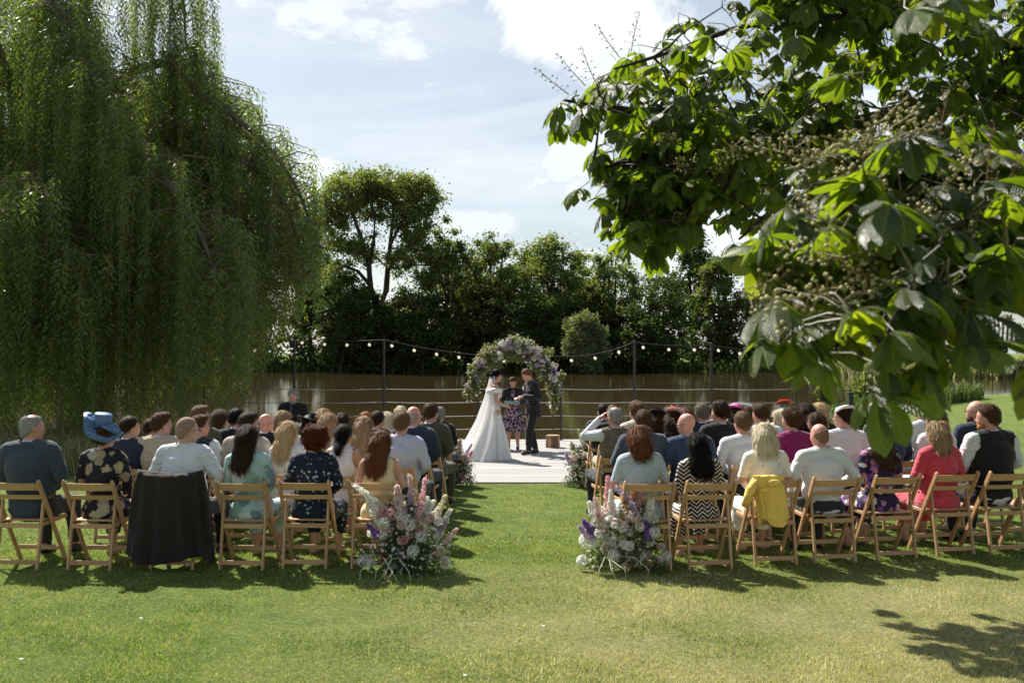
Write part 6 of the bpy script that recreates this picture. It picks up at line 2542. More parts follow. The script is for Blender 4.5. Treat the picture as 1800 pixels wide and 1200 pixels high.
# ------------------------------------------------------------------ a guest
def guest(px, pyt, D, who, fem=False, build=1.0, yaw=0, hair='short', hc='brown', skin='fair', wear=('jacket', 'navysuit', 'white', 'dkgrey'), turn=None, arms='lap', hatk=None, glasses=False, beard=None,
          lean=0.0, with_chair=True, chair_label=None, group=None, face=False, pitch=0.05, side=None):
    """px, pyt: where the photograph shows the head's middle and top"""
    x = (px - 900) / FP * D
    ztop = CAMZ - (pyt - 620) / FP * D
    g0 = gz(x, D)
    top = 1.358 + (0.012 if hair not in ('bald', 'buzz', 'ring', 'thin') else 0) + (0.02 if hair in ('curly',) else 0)
    s = min(1.07, max(0.90, (ztop - g0) / top))
    if turn is None:
        turn = (-9 if x < 0 else 9) + rnd.uniform(-7, 7)
    rz = R(turn)
    build = min((1.0, 1.06, 1.14), key=lambda q_: abs(q_ - build))
    off = Vector((-math.sin(rz), math.cos(rz), 0)) * 0.11 * s
    by = D - off.y
    bx = x - off.x
    t = empty('person', (bx, by, gz(bx, by)), rz, who, 'person', group)
    t.scale = (s, s, s)
    t.rotation_euler = (rnd.uniform(-0.02, 0.03), rnd.uniform(-0.035, 0.035), rz + rnd.uniform(-0.08, 0.08))
    T = template((fem, build, yaw, arms, lean) + ((pitch,) if pitch != 0.05 else ()))
    body_o = obj('body', T['me'], SK[skin], t)
    kind = wear[0]
    ob = lambda k, nm, mt: obj(nm, cloth_me(T, k), mt, t)
    if kind == 'jacket':
        ob('jacket', 'jacket', FAB[wear[1]])
        obj('shirt_collar', collar_me(T, 0.0, 0.026, 'shirt_collar'), FAB[wear[2]], t)
        obj('jacket_collar', collar_me(T, 0.012, 0.006, 'jacket_collar'), FAB[wear[1]], t)
        ob('trousers', 'trousers', FAB[wear[3]])
        ob('shoes', 'shoes', M_shoe)
    elif kind == 'shirt':
        ob('shirt', 'shirt', FAB[wear[1]])
        obj('shirt_collar', collar_me(T, 0.004, 0.020, 'shirt_collar'), FAB[wear[1]], t)
        ob('trousers', 'trousers', FAB[wear[3]])
        ob('shoes', 'shoes', M_shoe)
    elif kind == 'vest':
        ob('shirt', 'shirt', FAB[wear[2]])
        ob('vest', 'waistcoat', FAB[wear[1]])
        obj('shirt_collar', collar_me(T, 0.004, 0.020, 'shirt_collar'), FAB[wear[2]], t)
        ob('trousers', 'trousers', FAB[wear[3]])
        ob('shoes', 'shoes', M_shoe)
    elif kind == 'dress':        # wear = ('dress', fabric, sleeve)
        ob(wear[2], 'dress', FAB[wear[1]])
        ob('skirt', 'skirt', FAB[wear[1]])
        ob('shoes', 'shoes', MATS.get('nude_shoe') or simple('nude_shoe', (0.45, 0.3, 0.22), 0.5))
    elif kind == 'top':          # cardigan or blouse over another skirt
        ob('shirt', 'top', FAB[wear[1]])
        ob('skirt', 'skirt', FAB[wear[2]])
        ob('shoes', 'shoes', MATS.get('nude_shoe') or simple('nude_shoe', (0.45, 0.3, 0.22), 0.5))
    HM = T['HM']
    loc, rot = HM.translation, HM.to_euler()
    if hair != 'bald':
        hm = hair_mat('hair_' + hc, HC[hc], 0.4 if hair not in ('buzz', 'ring', 'thin') else 0.7)
        if hair in ('ring', 'buzz'):
            hm = hair_mat('stubble_' + hc, [HC[hc][i] * 0.5 + (0.45, 0.26, 0.19)[i] * 0.5 for i in range(3)], 0.7)
        h = obj('hair', hair_me(hair), hm, t, loc, rot)
        if hair in ('short', 'quiff', 'tousled'):
            a_, b_ = HC[hc], SK[skin].node_tree.nodes['Principled BSDF']
            kf = 0.85 if hair == 'short' else 0.72
            sc_ = (0.5, 0.29, 0.21)
            obj('hair_sides', hair_me('sides'), hair_mat('fade_' + hc + hair, [a_[i] * kf + sc_[i] * (1 - kf) for i in range(3)], 0.7), t, loc, rot)
    else:
        h = None
    if hatk:
        hat(hatk, h)
    E = eyes_me()
    if glasses:
        obj('glasses', E['glasses'], M_glass, t, loc, rot)
    if beard:
        obj('beard', E['beard'], hair_mat('beard_' + beard, HC[beard], 0.6), t, loc, rot)
    if face or abs(yaw) >= 40:
        add_face(t, HM)
    if with_chair:
        chair(bx, by, rz, chair_label or ' '.join(('wooden chair of the ' + who).split()[:16]), s=min(1.0, s) if D > 10 else 1.0)
    return t


def add_face(t, HM, lips=True, closed=False):
    E = eyes_me()
    q3 = HM.to_3x3()
    for q in (-1, 1):
        if not closed:
            e = obj('eye', E['eyes'], M_white_eye, t, HM @ Vector((q * 0.030, 0.078, 0.003)), HM.to_euler())
            obj('iris', E['iris'], M_iris, e, (0, 0.0065, 0))
        obj('eyebrow', E['brow'], hair_mat('hair_brown', HC['brown']), t, HM @ Vector((q * 0.031, 0.087, 0.022)), HM.to_euler())
    obj('mouth', E['mouth'], M_lip, t, HM @ Vector((0, 0.091, -0.062)), HM.to_euler())

# ================================================================== GUESTS
LG = 'guests seated left of the aisle'
RG = 'guests seated right of the aisle'
M_, F_ = False, True


def L(px, py, D, who, **k):
    guest(px, py, D, who, group=LG, **k)


def Rr(px, py, D, who, **k):
    guest(px, py, D, who, group=RG, **k)


# ---- left, nearest row
L(58, 725, 9.25, 'grey haired man in slate blue suit at the far left of the nearest row', build=1.16, yaw=-48, hair='thin', hc='grey', skin='pink', wear=('jacket', 'slate', 'white', 'dkgrey'), turn=-6, chair_label='folding chair under the grey haired man in the slate suit')
L(180, 738, 9.22, 'woman in wide blue sinamay hat and dark dress with cream flowers', fem=F_, build=1.06, yaw=-20, hair='updo', hc='brown', wear=('dress', 'f_dark', 'shirt'), turn=-4, hatk='bluehat', chair_label='folding chair under the woman in the blue hat')
L(322, 730, 9.25, 'heavy man in white shirt and glasses in front of a draped dark jacket', build=1.17, yaw=-48, hair='buzz', hc='greybrown', skin='fair', wear=('shirt', 'white', None, 'black'), turn=-5, arms='wide', glasses=True, chair_label='folding chair almost covered by a dark jacket')
L(440, 742, 9.22, 'woman with long straight dark hair in sheer aqua floral dress', fem=F_, yaw=-20, hair='long', hc='dkbrown', wear=('dress', 'f_aqua', 'shirt'), turn=-4, chair_label='folding chair under the long haired woman in aqua')
L(547, 742, 9.25, 'woman with curly auburn hair in navy dress with small pale flowers', fem=F_, build=1.1, yaw=0, hair='curly', hc='auburn', wear=('dress', 'f_navy', 'shirt'), turn=-3, chair_label='folding chair under the woman with curly auburn hair')
L(668, 753, 9.22, 'woman with long chestnut hair and bare shoulders in pale yellow dress', fem=F_, yaw=-20, hair='longwave', hc='redbrown', wear=('dress', 'paleyellow', 'sleeveless'), turn=-8, chair_label='folding chair behind the large left aisle flowers')
# ---- left, second row
L(218, 728, 10.5, 'dark haired man in navy suit just right of the blue hat', yaw=-48, hair='short', hc='dkbrown', wear=('jacket', 'navysuit', 'white', 'dkgrey'))
L(284, 722, 10.45, 'man with short brown quiff in beige linen jacket', yaw=-48, build=1.04, hair='quiff', hc='brown', wear=('jacket', 'beige', 'white', 'tan'))
L(354, 727, 10.7, 'man in charcoal waistcoat and white shirt beside the beige jacket', yaw=-48, hair='quiff', hc='brown', skin='pink', wear=('vest', 'charcoal', 'white', 'dkgrey'), glasses=True)
L(432, 722, 10.6, 'man in pale stone jacket behind the long dark haired woman', yaw=-48, hair='quiff', hc='dkbrown', wear=('jacket', 'stone', 'white', 'tan'), glasses=True)
L(503, 737, 10.4, 'blonde woman with straight bob in white dress with pink flowers', fem=F_, yaw=-20, hair='longwave', hc='blonde', wear=('dress', 'f_white', 'tee'))
L(603, 746, 10.4, 'woman with low black ponytail in white lilac sleeveless dress', fem=F_, yaw=-20, hair='lowpony', hc='black', skin='tan', wear=('dress', 'whitedress', 'sleeveless'))
L(703, 720, 10.5, 'broad man in striped lavender shirt on the left aisle seat', build=1.12, yaw=0, hair='short', hc='ltbrown', skin='pink', wear=('shirt', 'stripe', None, 'dkgrey'), turn=-12)
# ---- left, third row
L(262, 733, 11.8, 'dark haired man in dark suit behind the beige jacket', yaw=-48, hair='short', hc='dkbrown', wear=('jacket', 'navysuit', 'white', 'dkgrey'))
L(356, 711, 11.9, 'sandy haired man whose quiff shows above the waistcoated man', yaw=-48, hair='quiff', hc='ltbrown', wear=('jacket', 'green', 'white', 'dkgrey'))
L(412, 715, 12.1, 'dark haired man in black suit behind the stone jacket', yaw=-20, hair='short', hc='black', wear=('jacket', 'black', 'white', 'dkgrey'))
L(466, 725, 11.8, 'bald man with sunglasses in dark suit left of the blondes', yaw=-48, hair='bald', skin='pink', wear=('jacket', 'black', 'white', 'dkgrey'), glasses=True)
L(576, 723, 11.7, 'woman with honey blonde hair behind the white floral dress', fem=F_, yaw=-20, hair='long', hc='dkblonde', wear=('dress', 'f_white', 'tee'))
L(635, 729, 11.6, 'woman with straight light brown hair in white floral top', fem=F_, yaw=0, hair='longwave', hc='dkblonde', wear=('dress', 'f_cream', 'tee'))
L(732, 712, 11.7, 'bald man in navy suit on the left side near the aisle', build=1.08, yaw=-20, hair='ring', hc='grey', skin='pink', wear=('jacket', 'navysuit', 'white', 'dkgrey'), turn=-12)
# ---- left, fourth row
L(386, 718, 13.2, 'woman with brown hair and sunglasses in green dress under the willow edge', fem=F_, yaw=-48, hair='bob', hc='brown', wear=('dress', 'greendress', 'tee'), glasses=True)
L(502, 720, 13.1, 'blonde woman sitting just left of the black hat', fem=F_, yaw=-20, hair='bob', hc='dkblonde', wear=('dress', 'f_white', 'tee'))
L(548, 733, 12.9, 'woman in wide black hat with a bow', fem=F_, yaw=0, hair='bob', hc='dkbrown', wear=('dress', 'whitedress', 'tee'), hatk='blackhat')
L(602, 724, 13.0, 'woman with dark brown pinned hair behind the ponytailed woman', fem=F_, yaw=0, hair='updo', hc='dkbrown', wear=('dress', 'cream', 'tee'))
L(663, 720, 13.0, 'man with dark brown hair in grey suit four rows back on the left', yaw=-20, hair='short', hc='dkbrown', wear=('jacket', 'grey', 'white', 'dkgrey'))
L(752, 706, 12.9, 'man with brown quiff and glasses in olive green jacket by the aisle', build=1.05, yaw=-20, hair='quiff', hc='brown', wear=('jacket', 'green', 'white', 'green'), turn=-12)
# ---- left, fifth row
L(565, 716, 14.3, 'woman with ash blonde hair behind the black hat', fem=F_, yaw=0, hair='bob', hc='dkblonde', wear=('dress', 'cream', 'tee'))
L(643, 722, 14.2, 'person with a small ginger bun between darker heads', fem=F_, yaw=0, hair='bun', hc='ginger', wear=('dress', 'f_navy', 'tee'))
L(682, 722, 14.2, 'woman with pale blonde straight hair beside the grey suited man', fem=F_, yaw=0, hair='long', hc='paleblonde', wear=('dress', 'f_navy', 'tee'))
L(762, 726, 14.2, 'woman with long light brown hair between the olive and black jackets', fem=F_, yaw=0, hair='longwave', hc='ltbrown', wear=('dress', 'f_dark', 'tee'), turn=-8)
# ---- left, front row
L(704, 712, 15.5, 'woman with pale blonde pinned up hair in the front row', fem=F_, yaw=-20, hair='updo', hc='paleblonde', wear=('dress', 'cream', 'tee'))
L(660, 722, 15.5, 'grey haired woman in the front row left of the pinned up blonde', fem=F_, yaw=0, hair='bob', hc='grey', wear=('dress', 'navysuit', 'tee'))
L(770, 713, 15.4, 'grey haired man in black suit at the front left aisle seat', yaw=0, hair='short', hc='grey', wear=('jacket', 'black', 'white', 'dkgrey'), turn=-8)

# ---- right, nearest row
Rr(1130, 744, 9.15, 'woman with reddish brown bob in pale blue lace dress', fem=F_, build=1.14, yaw=20, hair='bobwave', hc='redbrown', wear=('dress', 'lace', 'tee'), turn=6, chair_label='folding chair behind the large right aisle flowers')
Rr(1234, 756, 9.2, 'woman with straight black hair in black and cream zigzag dress', fem=F_, build=1.02, yaw=0, hair='long', hc='black', skin='tan', wear=('dress', 'chevron', 'shirt'), turn=8, chair_label='folding chair under the woman in the zigzag dress')
Rr(1346, 740, 9.4, 'woman with curly pale blonde hair in white blouse with dark sprigs', fem=F_, build=1.05, yaw=0, hair='bobwave', hc='paleblonde', wear=('dress', 'f_cream', 'tee'), turn=8, chair_label='folding chair with a yellow jacket over its back')
Rr(1448, 741, 9.5, 'bald man in white shirt in the nearest right row', build=1.13, yaw=20, hair='ring', hc='brown', skin='pink', wear=('shirt', 'white', None, 'dkgrey'), turn=8, arms='wide', chair_label='folding chair under the bald man in the white shirt')
Rr(1552, 736, 9.65, 'woman with very long brown hair in purple and white floral dress', fem=F_, yaw=0, hair='longwave', hc='brown', wear=('dress', 'f_purple', 'tee'), turn=10, hatk='purplef', chair_label='folding chair under the woman in the purple floral dress')
Rr(1652, 737, 9.85, 'woman with light brown bob in raspberry knitted cardigan', fem=F_, build=1.1, yaw=20, hair='bobwave', hc='dkblonde', wear=('top', 'coral', 'coral'), turn=12, chair_label='folding chair under the woman in the raspberry cardigan')
Rr(1742, 706, 9.95, 'bearded man in black waistcoat and white shirt at the far right', build=1.10, yaw=48, hair='short', hc='brown', skin='pink', wear=('vest', 'black', 'white', 'black'), turn=12, beard='ginger', chair_label='folding chair under the man in the black waistcoat')
chair(5.33, 10.1, R(14), 'empty looking folding chair cut by the right edge of the picture')
# ---- right, second row
Rr(1124, 717, 10.5, 'man with cropped dark brown hair in slate suit behind the lace dress', build=1.12, yaw=0, hair='short', hc='brown', skin='pink', wear=('jacket', 'slate', 'white', 'dkgrey'), turn=12)
Rr(1216, 723, 10.5, 'bald man with glasses in blue suit in the second right row', build=1.06, yaw=48, hair='bald', skin='pink', wear=('jacket', 'bluesuit', 'white', 'dkgrey'), glasses=True)
Rr(1309, 720, 10.6, 'man with light brown cropped hair in white shirt behind the blonde curls', build=1.06, yaw=20, hair='short', hc='ltbrown', skin='pink', wear=('shirt', 'white', None, 'dkgrey'))
Rr(1397, 713, 10.7, 'woman with curly brown updo in magenta dress', fem=F_, build=1.04, yaw=20, hair='updo', hc='brown', wear=('dress', 'magenta', 'shirt'))
Rr(1480, 709, 10.9, 'dark haired guest in white hat band and white shirt', yaw=48, hair='short', hc='dkbrown', wear=('shirt', 'white', None, 'dkgrey'), hatk='whitehat', glasses=True)
Rr(1560, 712, 11.2, 'man in dark suit screened by the hanging chestnut leaves', yaw=20, hair='thin', hc='grey', wear=('jacket', 'bluesuit', 'white', 'dkgrey'))
Rr(1642, 716, 11.2, 'woman in pink ruffled fascinator and white lace jacket', fem=F_, build=1.05, yaw=20, hair='bob', hc='ltbrown', wear=('dress', 'pinkjacket', 'shirt'), hatk='pinkf')
Rr(1712, 702, 11.4, 'bald man with sunglasses in navy suit at the far right', build=1.05, yaw=48, hair='bald', skin='fair', wear=('jacket', 'navysuit', 'white', 'dkgrey'), glasses=True, beard='brown')
# ---- right, third row
Rr(1078, 713, 11.8, 'grey balding man in tweed waistcoat with a hand raised to his head', yaw=20, hair='thin', hc='grey', skin='pink', wear=('vest', 'olivevest', 'white', 'dkgrey'), turn=10, arms='head')
Rr(1154, 723, 11.9, 'woman with black net fascinator and brown hair', fem=F_, yaw=0, hair='bob', hc='brown', wear=('dress', 'f_navy', 'tee'), hatk='blackf')
Rr(1188, 720, 11.6, 'woman with long dark wavy hair in pink and coral fascinator', fem=F_, yaw=0, hair='longwave', hc='dkbrown', wear=('dress', 'f_navy', 'tee'), hatk='coralf')
Rr(1264, 703, 11.8, 'tall man with dark tousled hair in black jacket', build=1.06, yaw=20, hair='tousled', hc='dkbrown', wear=('jacket', 'black', 'white', 'dkgrey'))
Rr(1342, 706, 11.9, 'man with dark blond quiff behind the white shirts', yaw=20, hair='quiff', hc='brown', skin='pink', wear=('shirt', 'white', None, 'dkgrey'))
Rr(1437, 722, 12.0, 'woman with long dark brown hair and sunglasses right of the magenta dress', fem=F_, yaw=48, hair='long', hc='brown', wear=('dress', 'f_pinkblack', 'tee'), glasses=True)
Rr(1626, 698, 12.5, 'man with brown hair and sunglasses in white shirt by the pink fascinator', yaw=48, hair='quiff', hc='brown', skin='pink', wear=('shirt', 'white', None, 'dkgrey'), glasses=True)
# ---- right, fourth row
Rr(1115, 702, 13.0, 'woman with light brown topknot in the fourth right row', fem=F_, yaw=20, hair='bun', hc='ltbrown', wear=('dress', 'cream', 'tee'))
Rr(1208, 713, 13.1, 'woman with light brown hair behind the coral fascinator', fem=F_, yaw=0, hair='bob', hc='ltbrown', wear=('dress', 'cream', 'tee'))
Rr(1228, 706, 13.0, 'grey haired man in navy suit behind the bald man in blue', yaw=20, hair='short', hc='greybrown', skin='pink', wear=('jacket', 'navysuit', 'white', 'dkgrey'))
Rr(1290, 710, 13.2, 'woman in bright pink hat behind the tousled dark haired man', fem=F_, yaw=0, hair='long', hc='dkbrown', wear=('dress', 'f_purple', 'tee'), hatk='pinkhat')
Rr(1372, 717, 13.2, 'woman with pale grey blonde bob in emerald green dress', fem=F_, yaw=48, hair='bob', hc='paleblonde', wear=('dress', 'greendress', 'tee'))
Rr(1411, 706, 13.3, 'dark haired woman wearing sunglasses beside the emerald dress', fem=F_, yaw=20, hair='bob', hc='dkbrown', wear=('dress', 'black', 'tee'), glasses=True)
Rr(1443, 706, 13.4, 'blonde woman wearing sunglasses in front of the iron railing', fem=F_, yaw=48, hair='bob', hc='blonde', wear=('dress', 'black', 'tee'), glasses=True)
Rr(1543, 704, 13.4, 'guest in white and purple hat behind the hanging leaf', fem=F_, yaw=20, hair='bob', hc='grey', wear=('dress', 'grey', 'tee'), hatk='whitehat')
# ---- right, fifth and front rows
Rr(1073, 710, 14.3, 'sandy haired man in dark suit behind the raised hand', yaw=0, hair='short', hc='ltbrown', wear=('jacket', 'black', 'white', 'tan'))
Rr(1180, 712, 14.4, 'man with brown hair near the front on the right', yaw=20, hair='short', hc='brown', wear=('jacket', 'slate', 'white', 'dkgrey'))
Rr(1320, 712, 14.4, 'brown haired man half hidden near the pink hat', yaw=20, hair='short', hc='brown', wear=('jacket', 'beige', 'white', 'tan'))
Rr(1377, 706, 14.5, 'woman in red disc fascinator with pale hair', fem=F_, yaw=20, hair='bob', hc='grey', wear=('dress', 'cream', 'tee'), hatk='redf')
Rr(1057, 707, 15.5, 'dark haired man in dark suit at the front right aisle seat', yaw=20, hair='short', hc='dkbrown', wear=('jacket', 'navysuit', 'white', 'tan'), turn=6)
Rr(1260, 708, 15.5, 'dark haired man in the front row on the right', yaw=20, hair='short', hc='dkbrown', wear=('jacket', 'grey', 'white', 'dkgrey'))

# bearded man facing the guests from the deck, left
T_ = guest(512, 677, 19.3, 'grey bearded man in black suit facing the guests on the left of the deck', group=None, yaw=0, hair='short', hc='grey', skin='pink', wear=('jacket', 'black', 'white', 'black'), turn=176, beard='grey', face=True,
           pitch=0.22, chair_label='folding chair on the deck under the bearded man', hatk=None)
mb = MB()
mb.tube([(0, 0.245, 1.055), (0, 0.262, 0.98), (0, 0.25, 0.80)], [0.016, 0.022, 0.03], 6)
mb.build('necktie', simple('dark_tie', (0.02, 0.03, 0.07), 0.5), T_)

# ------------------------------------------------------------------ jackets on chair backs


def draped(name, loc, rz, w0, w1, z0, z1, depth, mat, label, cat, seed, shift=0.0, fold=0.035, shoulders=True, parent=None, yb=-0.135):
    n, m = 56, 26
    V = []
    for i in range(m + 1):
        t = i / m
        z = z0 + (z1 - z0) * t
        w = (w0 + (w1 - w0) * t ** 0.7) / 2
        d = ((0.030 if not shoulders else 0.050) + depth * t ** 0.8)
        yc = yb * (1 - 0.35 * t) - 0.035 * t
        top = 1 - min(1, t / 0.06)
        for k in range(n):
            a = 2 * math.pi * k / n
            ca, sa = math.cos(a), math.sin(a)
            q = np.array([[math.cos(a) * 3.6, math.sin(a) * 3.6, t * 0.55 + 0.25 * math.cos(a)]])
            f = fold * (0.25 + t) * (float(vnoise(q, 2.2, seed)[0]) + 0.5 * float(vnoise(q * [1, 1, 0.4], 5, seed + 3)[0]))
            x = shift * t + (w + f) * (abs(ca) ** 0.7) * (1 if ca > 0 else -1)
            y = yc + (d + f) * (abs(sa) ** 0.8) * (1 if sa > 0 else -1)
            zz = z
            if i == 0:
                y = yc + 0.4 * (y - yc)
            if shoulders and t < 0.3:
                zz += 0.035 * (abs(ca) ** 3) * (1 - t / 0.3) - 0.02
            if i == m:
                zz += 0.045 * math.sin(3 * a + seed)
            V.append((x, y, zz))
    F = [(i * n + k, i * n + (k + 1) % n, (i + 1) * n + (k + 1) % n, (i + 1) * n + k) for i in range(m) for k in range(n)]
    F.append(tuple(range(n - 1, -1, -1)))
    mb = MB()
    mb.add(V, F)
    o = mb.build(name, mat, parent, True, loc=loc, rot=(0, 0, rz))
    if parent is None:
        tag(o, label, cat)
    return o


c3 = (322 - 900) / FP * 9.25
draped('draped_jacket', (c3 - 0.02, 9.13, 0), R(-5), 0.60, 0.80, 0.885, 0.10, 0.075, FAB['darkbrown'], 'dark brown jacket hung over the back of a folding chair', 'jacket', 4, fold=0.062)
c4 = (1346 - 900) / FP * 9.4
yj = empty('yellow_jacket', (c4 - 0.06, 9.285, 0), R(8), 'bright yellow jacket thrown over a folding chair back', 'jacket')
draped('jacket_body', (0, 0, 0), 0, 0.30, 0.26, 0.83, 0.40, 0.035, FAB['yellow'], None, None, 9, 0.05, 0.03, False, yj)
mb = MB()
mb.tube([(-0.13, -0.15, 0.79), (-0.19, -0.17, 0.70), (-0.215, -0.16, 0.61), (-0.235, -0.14, 0.55)], [0.035, 0.045, 0.04, 0.03], 9)
mb.build('sleeve', FAB['yellow'], yj, True)
mb = MB()
mb.ball((0.03, -0.185, 0.76), (0.075, 0.03, 0.035), 12, 7)
mb.ball((-0.05, -0.185, 0.70), (0.06, 0.025, 0.03), 12, 7)
mb.build('gathered_cuff', FAB['yellow'], yj, True)

# white round backed bench on the right, beyond the guests
bx_ = (1303 - 900) / FP * 18.2
bn = empty('garden_bench', (bx_, 18.2, -0.19), 0, 'white round backed slatted bench beyond the right hand guests', 'bench')
MWP = simple('white_paint', (0.66, 0.65, 0.62), 0.5)
mb = MB()
mb.tube([(0.52 * math.cos(a), 0, 0.72 + 0.50 * math.sin(a)) for a in np.linspace(0, math.pi, 18)], 0.025, 6)
mb.build('back_hoop', MWP, bn)
for k in range(7):
    xx_ = -0.36 + k * 0.12
    mb = MB()
    mb.beam((xx_, 0, 0.45), (xx_ * 1.1, 0, 0.72 + math.sqrt(max(0.0, 0.5 ** 2 - (xx_ * 1.1) ** 2))), 0.03, 0.015, 0.002)
    mb.build('back_slat', MWP, bn)
mb = MB()
mb.beam((-0.55, -0.02, 0.70), (0.55, -0.02, 0.70), 0.05, 0.02, 0.003, (0, 0, 1))
mb.build('back_rail', MWP, bn)
for k in range(4):
    mb = MB()
    mb.beam((-0.55, -0.1 - k * 0.1, 0.43), (0.55, -0.1 - k * 0.1, 0.43), 0.02, 0.08, 0.003, (0, 0, 1))
    mb.build('seat_slat', MWP, bn)
for sx in (-0.5, 0.5):
    for sy in (0.0, -0.42):
        mb = MB()
        mb.beam((sx, sy, 0), (sx, sy, 0.72 if sy == 0 else 0.6), 0.05, 0.05, 0.005)
        mb.build('leg', MWP, bn)

# ================================================================== BRIDE, GROOM, CELEBRANT


def stand_pose(**k):
    J = {'pelvis': (0, 0, 0.95), 'chest': (0, 0.0, 1.27), 'neck': (0, -0.005, 1.475), 'head0': (0, 0.012, 1.522)}
    for q, kk in ((-1, 'L'), (1, 'R')):
        J['kne' + kk] = (q * 0.10, 0.03, 0.50)
        J['ank' + kk] = (q * 0.11, -0.02, 0.09)
        J['elb' + kk] = (q * 0.27, -0.03, 1.13)
        J['wri' + kk] = (q * 0.15, 0.24, 1.10)
    J.update(k)
    return J


VS = 0.0105
# groom: faces the bride (towards -x) and bows over his hands
gp = stand_pose(chest=(0, 0.0, 1.27), neck=(0, 0.035, 1.47), head0=(0, 0.075, 1.53), bow=0.50, elbL=(-0.27, -0.02, 1.17), elbR=(0.27, 0.00, 1.17), wriL=(-0.10, 0.26, 1.16), wriR=(0.07, 0.28, 1.13),
                handL=(0.45, 0.9, 0.1), handR=(-0.4, 0.9, 0.1), ankL=(-0.10, 0.14, 0.09), kneL=(-0.10, 0.12, 0.50), ankR=(0.11, -0.10, 0.09), kneR=(0.10, 0.02, 0.50), curl=1.0)
gx_ = (937 - 900) / FP * 20.9
groom = empty('person', (gx_, 20.9, DZ + 0.016), R(112), 'groom in black suit bowing his head over the joined hands', 'person')
groom.scale = (1.035,) * 3
T = template((False, 0.98, 0, 'groom', 0), gp, VS)
obj('body', T['me'], SK['pink'], groom)
obj('jacket', cloth_me(T, 'jacket'), FAB['navysuit'] if False else FAB['black'], groom)
obj('trousers', cloth_me(T, 'skirt'), FAB['black'], groom)
obj('shoes', cloth_me(T, 'shoes'), M_shoe, groom)
obj('shirt_collar', collar_me(T, 0.0, 0.026, 'shirt_collar'), FAB['white'], groom)
for q in ('L', 'R'):
    w = Vector(gp['wri' + q])
    e = Vector(gp['elb' + q])
    d = (w - e).normalized()
    mb = MB()
    mb.tube([w - d * 0.035, w - d * 0.005], [0.046, 0.045], 14)
    mb.build('shirt_cuff', FAB['white'], groom, True)
mb = MB()      # jacket skirt below the hips
V, F = [], []
for i, (z, rx, ry) in enumerate(((1.02, 0.185, 0.145), (0.92, 0.192, 0.152), (0.84, 0.195, 0.158), (0.78, 0.197, 0.162), (0.78, 0.185, 0.150), (0.86, 0.180, 0.145))):
    for k in range(28):
        a = 2 * math.pi * k / 28
        f = 1 + 0.03 * math.sin(5 * a + z * 8)
        V.append((rx * f * math.cos(a), ry * f * math.sin(a) - 0.005, z + (0.03 * math.sin(a) if z < 0.8 else 0)))
for i in range(5):
    for k in range(28):
        F.append((i * 28 + k, i * 28 + (k + 1) % 28, (i + 1) * 28 + (k + 1) % 28, (i + 1) * 28 + k))
mb.add(V, F)
mb.build('jacket_skirt', FAB['black'], groom, True)
HM = T['HM']
obj('hair', hair_me('short'), hair_mat('hair_ltbrown', HC['ltbrown'], 0.5), groom, HM.translation, HM.to_euler())
obj('hair_sides', hair_me('sides'), hair_mat('fade_ltbrown', (0.3, 0.18, 0.11), 0.7), groom, HM.translation, HM.to_euler())
add_face(groom, HM, closed=True)
mb = MB()
for k in range(4):
    mb.ball((0.10 + 0.018 * math.cos(k * 1.6), 0.175, 1.335 + 0.018 * math.sin(k * 1.6)), (0.018, 0.014, 0.018), 7, 5)
mb.build('buttonhole_flower', simple('cream_rose', (0.75, 0.72, 0.62), 0.7), groom)

# bride
bp = stand_pose(elbL=(-0.23, -0.02, 1.13), elbR=(0.23, -0.02, 1.13), wriL=(-0.12, 0.22, 1.02), wriR=(0.12, 0.22, 1.02), handL=(0.4, 0.85, -0.1), handR=(-0.4, 0.85, -0.1), bow=0.22)
bx_ = (868 - 900) / FP * 20.0
bride = empty('person', (bx_, 20.0, DZ + 0.016), R(-72), 'bride in off shoulder white gown and long sheer veil facing the groom', 'person')
bride.scale = (1.03,) * 3
T = template((True, 0.98, 0, 'bride', 0), bp, VS)
obj('body', T['me'], SK['tan'], bride)
M_gown, nt, b = new_mat('ivory_satin')
v = ocoord(nt)
setc(b, (0.62, 0.61, 0.59))
b.inputs['Roughness'].default_value = 0.55
b.inputs['Sheen Weight'].default_value = 0.2
bump(nt, b, noise(nt, mapping(nt, v, (1, 1, 0.25)), 22, 4, 0.6), 0.25, 0.01)
obj('bodice', cloth_me(T, 'strapless'), M_gown, bride)
n, m = 96, 34
V = []
for i in range(m + 1):
    t = i / m
    z = 1.07 * (1 - t) + 0.004
    e = t ** 1.25
    for k in range(n):
        a = 2 * math.pi * k / n
        ca, sa = math.cos(a), math.sin(a)
        back = max(0.0, -sa)
        r = 0.135 + 0.30 * e + 0.40 * e * e * back ** 1.5
        f = (0.030 * math.sin(9 * a + 1.2 * math.sin(2 * a) + 1.5 * t) + 0.018 * math.sin(17 * a + 2.0) + 0.012 * math.sin(5 * a + 3 * t)) * min(1, t * 1.6) * (0.5 + 0.7 * t)
        V.append(((r * 0.93 + f) * ca, (r + f) * sa * (0.85 if sa < 0 else 0.72) + 0.01, z + (0.012 * math.sin(9 * a) if 0.9 < t < 1 else 0)))
F = [(i * n + k, (i + 1) * n + k, (i + 1) * n + (k + 1) % n, i * n + (k + 1) % n) for i in range(m) for k in range(n)]
obj('gown_skirt', mesh_np('gown_skirt', V, np.array(F), True), M_gown, bride)
mb = MB()      # off shoulder band
V, F = [], []
n = 40
prof = ((0.004, 0.050), (0.018, 0.03), (0.024, 0.0), (0.020, -0.035), (0.006, -0.05), (-0.005, 0.0))
